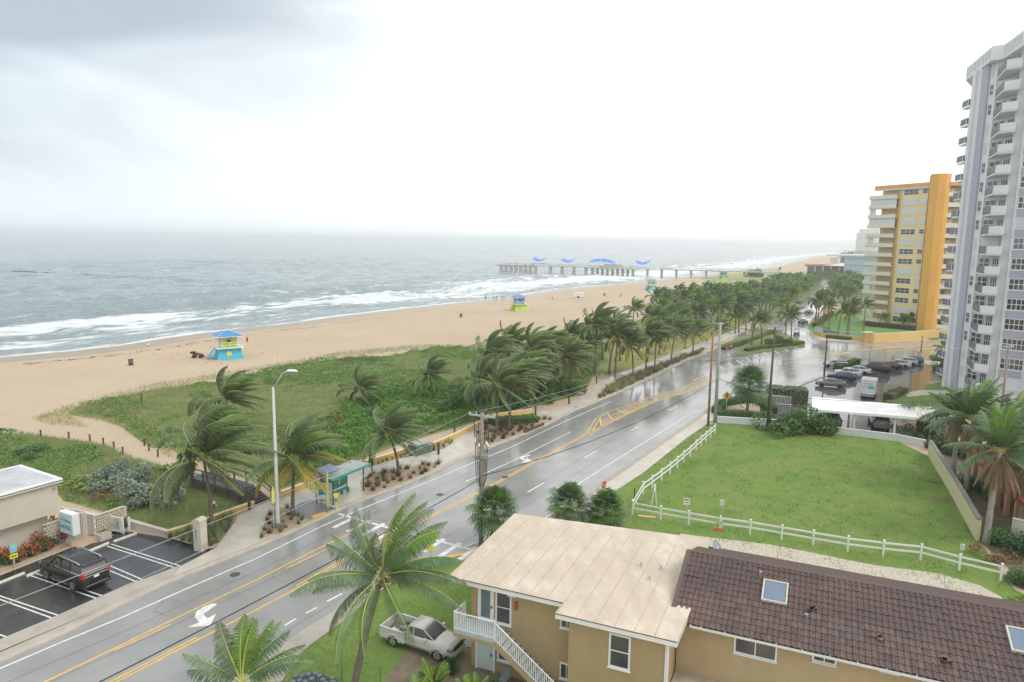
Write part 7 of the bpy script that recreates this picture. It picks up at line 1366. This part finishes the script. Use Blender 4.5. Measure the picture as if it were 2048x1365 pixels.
# edge rib
ra=PT[3]; rib=MB().prism([(rel(ra)[0]-.25,rel(ra)[1]-.5),(rel(ra)[0]+.15,rel(ra)[1]-.5),(rel(ra)[0]+.15,rel(ra)[1]),(rel(ra)[0]-.25,rel(ra)[1])],0,ZUN); obj('edge_rib',rib,white,t)
ra=gp(1915.5,117.2); obj('edge_rib',MB().prism([(rel(ra)[0]-.2,rel(ra)[1]-.3),(rel(ra)[0]+.2,rel(ra)[1]-.3),(rel(ra)[0]+.2,rel(ra)[1]+.5),(rel(ra)[0]-.2,rel(ra)[1]+.5)],0,ZUN),tw_,t)
def onseg(a,b,f0,f1,z0,z1,out_,th,m_,nm,par=None):
    d=(b-a).normalized(); n=Vector((d.y,-d.x,0)); 
    if n.y>0: n=-n
    p=a.lerp(b,f0)+n*out_; q=a.lerp(b,f1)+n*out_; return obj(nm,MB().prism([rel(p+n*th),rel(q+n*th),rel(q),rel(p)],z0,z1),m_,par or t)
def win_seg(a,b,f0,f1,z0,z1,nx):
    g_=onseg(a,b,f0,f1,z0,z1,.0,.05,glass,'window'); n_=nx
    for i in range(n_+1): f=lerp(f0,f1,i/n_); w_=.012; onseg(a,b,f-w_,f+w_,z0,z1,.052,.05,white,'mullion',g_)
    for z in (z0,(z0+z1)/2,z1): onseg(a,b,f0,f1,z-.05,z+.05,.054,.045,white,'frame_bar',g_)
for k in range(17):
    z=F0+FHT*k
    # side balconies, far left face
    if k<16:
        s0=gp(1917,117.6); dx=Vector((-.85,.15,0)); bk=Vector((.7,2.6,0)); pl=[rel(s0),rel(s0+dx),rel(s0+dx+bk),rel(s0+bk)]
        obj('side_balcony_slab',MB().prism(pl,z-.15,z),white,t); q=s0+dx; obj('side_balcony_rail',MB().prism([rel(s0),rel(q),(rel(q)[0],rel(q)[1]+.06),(rel(s0)[0],rel(s0)[1]+.06)],z+.1,z+1.1),mat('rail_grey',(.16,.16,.18),.5),t); obj('side_balcony_frame',MB().prism([rel(q),(rel(q)[0]-.08,rel(q)[1]),(rel(q)[0]-.08,rel(q)[1]-.08),(rel(q)[0],rel(q)[1]-.08)],z,z+1.25),white,t)
        obj('side_balcony_rail',MB().prism([rel(q),rel(q+bk),(rel(q+bk)[0]-.05,rel(q+bk)[1]),(rel(q)[0]-.05,rel(q)[1])],z+.1,z+1.1),MATS['rail_grey'],t)
    # little window column
    if k in (2,3,4,5,8,9,10,11,14,15): win_seg(PT[2],PT[3],.25,.75,z+.75,z+2.3,2)
    else: onseg(PT[2],PT[3],.2,.8,z+.6,z+2.4,.0,.06,shut,'shutter')
    # main balcony
    b0=gp(1957,111.2); b1=gp(1970.5,105.6); b2=gp(2003,103.9); b3=PT[4]+Vector((.1,-.2,0)); b4=PT[3]+Vector((.2,-.2,0))
    obj('balcony_slab',MB().prism([rel(b) for b in (b0,b1,b2,b3,b4)],z-.22,z),white,t)
    def strip(a,b,z0,z1,th,m_,nm): d=(b-a).normalized(); n=Vector((-d.y,d.x,0)); n=n if n.y>0 else -n; obj(nm,MB().prism([rel(a),rel(b),rel(b+n*th),rel(a+n*th)],z0,z1),m_,t)
    strip(b0,b1,z+.12,z+1.12,.06,MATS['rail_grey'],'balcony_rail'); strip(b1,b2,z-.1,z+1.15,.12,tw_,'balcony_front')
    bars=MB(); d=(b1-b0)
    for j in range(9): q=b0+d*(j/8); r_=rel(q); bars.box(r_[0]-.05,r_[1]-.09,z+.05,r_[0]+.03,r_[1]-.03,z+1.16)
    ob=obj('rail_bar',bars,mat('rail_bar_grey',(.34,.33,.36),.5),t); 
    if k in (7,15,16): onseg(PT[3],PT[4],.1,.9,z+.1,z+2.6,.05,.08,shut,'storm_shutter')
    else: win_seg(PT[3],PT[4],.12,.55,z+.7,z+2.3,2); win_seg(PT[3],PT[4],.68,.95,z+.3,z+2.3,3)
    # bay windows on the right
    onseg(PT[7],PT[8],.0,1.,z+2.45,z+FHT+.6,.0,.06,tl_,'lavender_band'); 
    if k==8: onseg(PT[7],PT[8],.03,.55,z+.75,z+2.4,.0,.07,shut,'shutter'); win_seg(PT[7],PT[8],.6,1.,z+.8,z+2.3,2)
    elif k>0: win_seg(PT[7],PT[8],.03,.97,z+.75,z+2.35,5)
    onseg(PT[7],PT[8],.0,1.,z+.6,z+.72,.0,.14,white,'bay_sill')
# roof crown
rp_=[at(1934,136,ZTOP),at(1985,93,ZTOP),at(2010,89,ZTOP),at(2048,61,ZTOP),at(2140,0,ZTOP)]; rr_=[Vector((p.x,p.y,0)) for p in rp_]; back=[rr_[-1]+Vector((20,30,0)),rr_[0]+Vector((21,24,0))]
obj('roof_crown',MB().prism([rel(p) for p in rr_+back],ZUN+.0,ZTOP),tw_,t)
for i in range(3):
    a,b=rr_[i],rr_[i+1]
    if i==1: continue
    for j in range(9): onseg(a,b,(j+.15)/9,(j+.45)/9,ZUN+.5,ZTOP-.25,.0,.12,mat('crown_shade',(.50,.50,.53),.8),'crown_rib')
# ================================================================ far background
t=thing('beach_pavilion','long low pavilion with red edged roofs at the far end of the park','building',at(1612,552),R(-35)); ww=white
hp=ztop(at(1612,552),522)
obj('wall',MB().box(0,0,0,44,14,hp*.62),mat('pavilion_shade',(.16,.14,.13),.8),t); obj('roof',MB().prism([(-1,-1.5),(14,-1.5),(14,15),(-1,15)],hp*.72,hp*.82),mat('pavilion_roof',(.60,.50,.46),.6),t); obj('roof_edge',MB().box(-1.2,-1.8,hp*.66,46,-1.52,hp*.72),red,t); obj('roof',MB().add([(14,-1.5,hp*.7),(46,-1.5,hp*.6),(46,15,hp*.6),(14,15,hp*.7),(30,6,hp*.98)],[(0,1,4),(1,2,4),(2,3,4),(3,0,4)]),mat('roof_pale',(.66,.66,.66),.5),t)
for k in range(8): obj('pillar',MB().box(k*6,-1,0,k*6+.8,-.4,hp*.68),ww,t)
obj('lift_tower',MB().box(16,6,0,22,12,hp*1.25),mat('lift_pale',(.62,.60,.58),.7),t)
t=thing('parking_structure','pale blue grey parking structure left of the orange block','building',at(1686,560),R(-30)); hb=ztop(at(1700,560),513)
obj('wall',MB().box(0,0,0,60,30,hb),mat('garage_blue',(.48,.56,.60),.7,.04,.1),t); obj('roof',MB().box(-12,-1,hb,46,31,hb+1.2),white,t); obj('stair_mark',MB().box(44,-.3,0,46,-.02,hb),mat('garage_mark',(.10,.30,.42),.6),t)
for k in range(4): obj('slab_line',MB().box(0,-.25,hb*(k+.5)/4,43.5,-.02,hb*(k+.5)/4+.4),mat('garage_line',(.36,.42,.46),.7),t)
for x,yy,wd,dp,vt,lab,mm in ((560,1125,22,20,458,'hazy high tower rising behind the orange block',(.72,.73,.75)),(530,1075,16,16,466,'second hazy tower beside the high one',(.68,.68,.67)),(500,1010,60,24,503,'low hazy building at the foot of the far towers',(.5,.5,.5))):  # whitish walls: part of the distance haze is put into their colour
    p=Vector((x,yy,0)); q=(p,p)
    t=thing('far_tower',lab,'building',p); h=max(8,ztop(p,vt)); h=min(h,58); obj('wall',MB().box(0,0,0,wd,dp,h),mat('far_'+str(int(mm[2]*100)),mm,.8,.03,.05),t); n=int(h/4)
    for k in range(n): obj('window_band',MB().box(.5,-.3,k*4+1.5,wd-.5,-.05,k*4+2.8),mat('far_glass',(.5,.53,.56),.4),t)
random.seed(61); fw_=[]
for k in range(260):
    a=random.random(); y=lerp(900,1500,random.random()); x=y*random.uniform(.472,.56)
    n=60; q=np.array([x,y,0])+RNG.normal(size=(n,3))*np.array([5,5,3])+np.array([0,0,random.uniform(4,9)]); fw_.append(q)
q=np.concatenate(fw_); q[:,2]=np.abs(q[:,2]); V,F=leaves(q,1.3,1,.5,.8); tag(put('far_wood',npmesh('far_wood',V,F,leafd)),kind='stuff')
fw_=[]
for k in range(700):
    y=random.uniform(250,900); x=y*random.uniform(.62,1.2)+10; 
    if y<330 and x<.78*y: continue
    fw_.append(np.array([x,y,0])+RNG.normal(size=(34,3))*np.array([4,4,2])+np.array([0,0,random.uniform(3,7)]))
q=np.concatenate(fw_); q[:,2]=np.abs(q[:,2]); V,F=leaves(q,1.1,1,.5,.8); tag(put('inland_wood',npmesh('inland_wood',V,F,leafg)),kind='stuff')
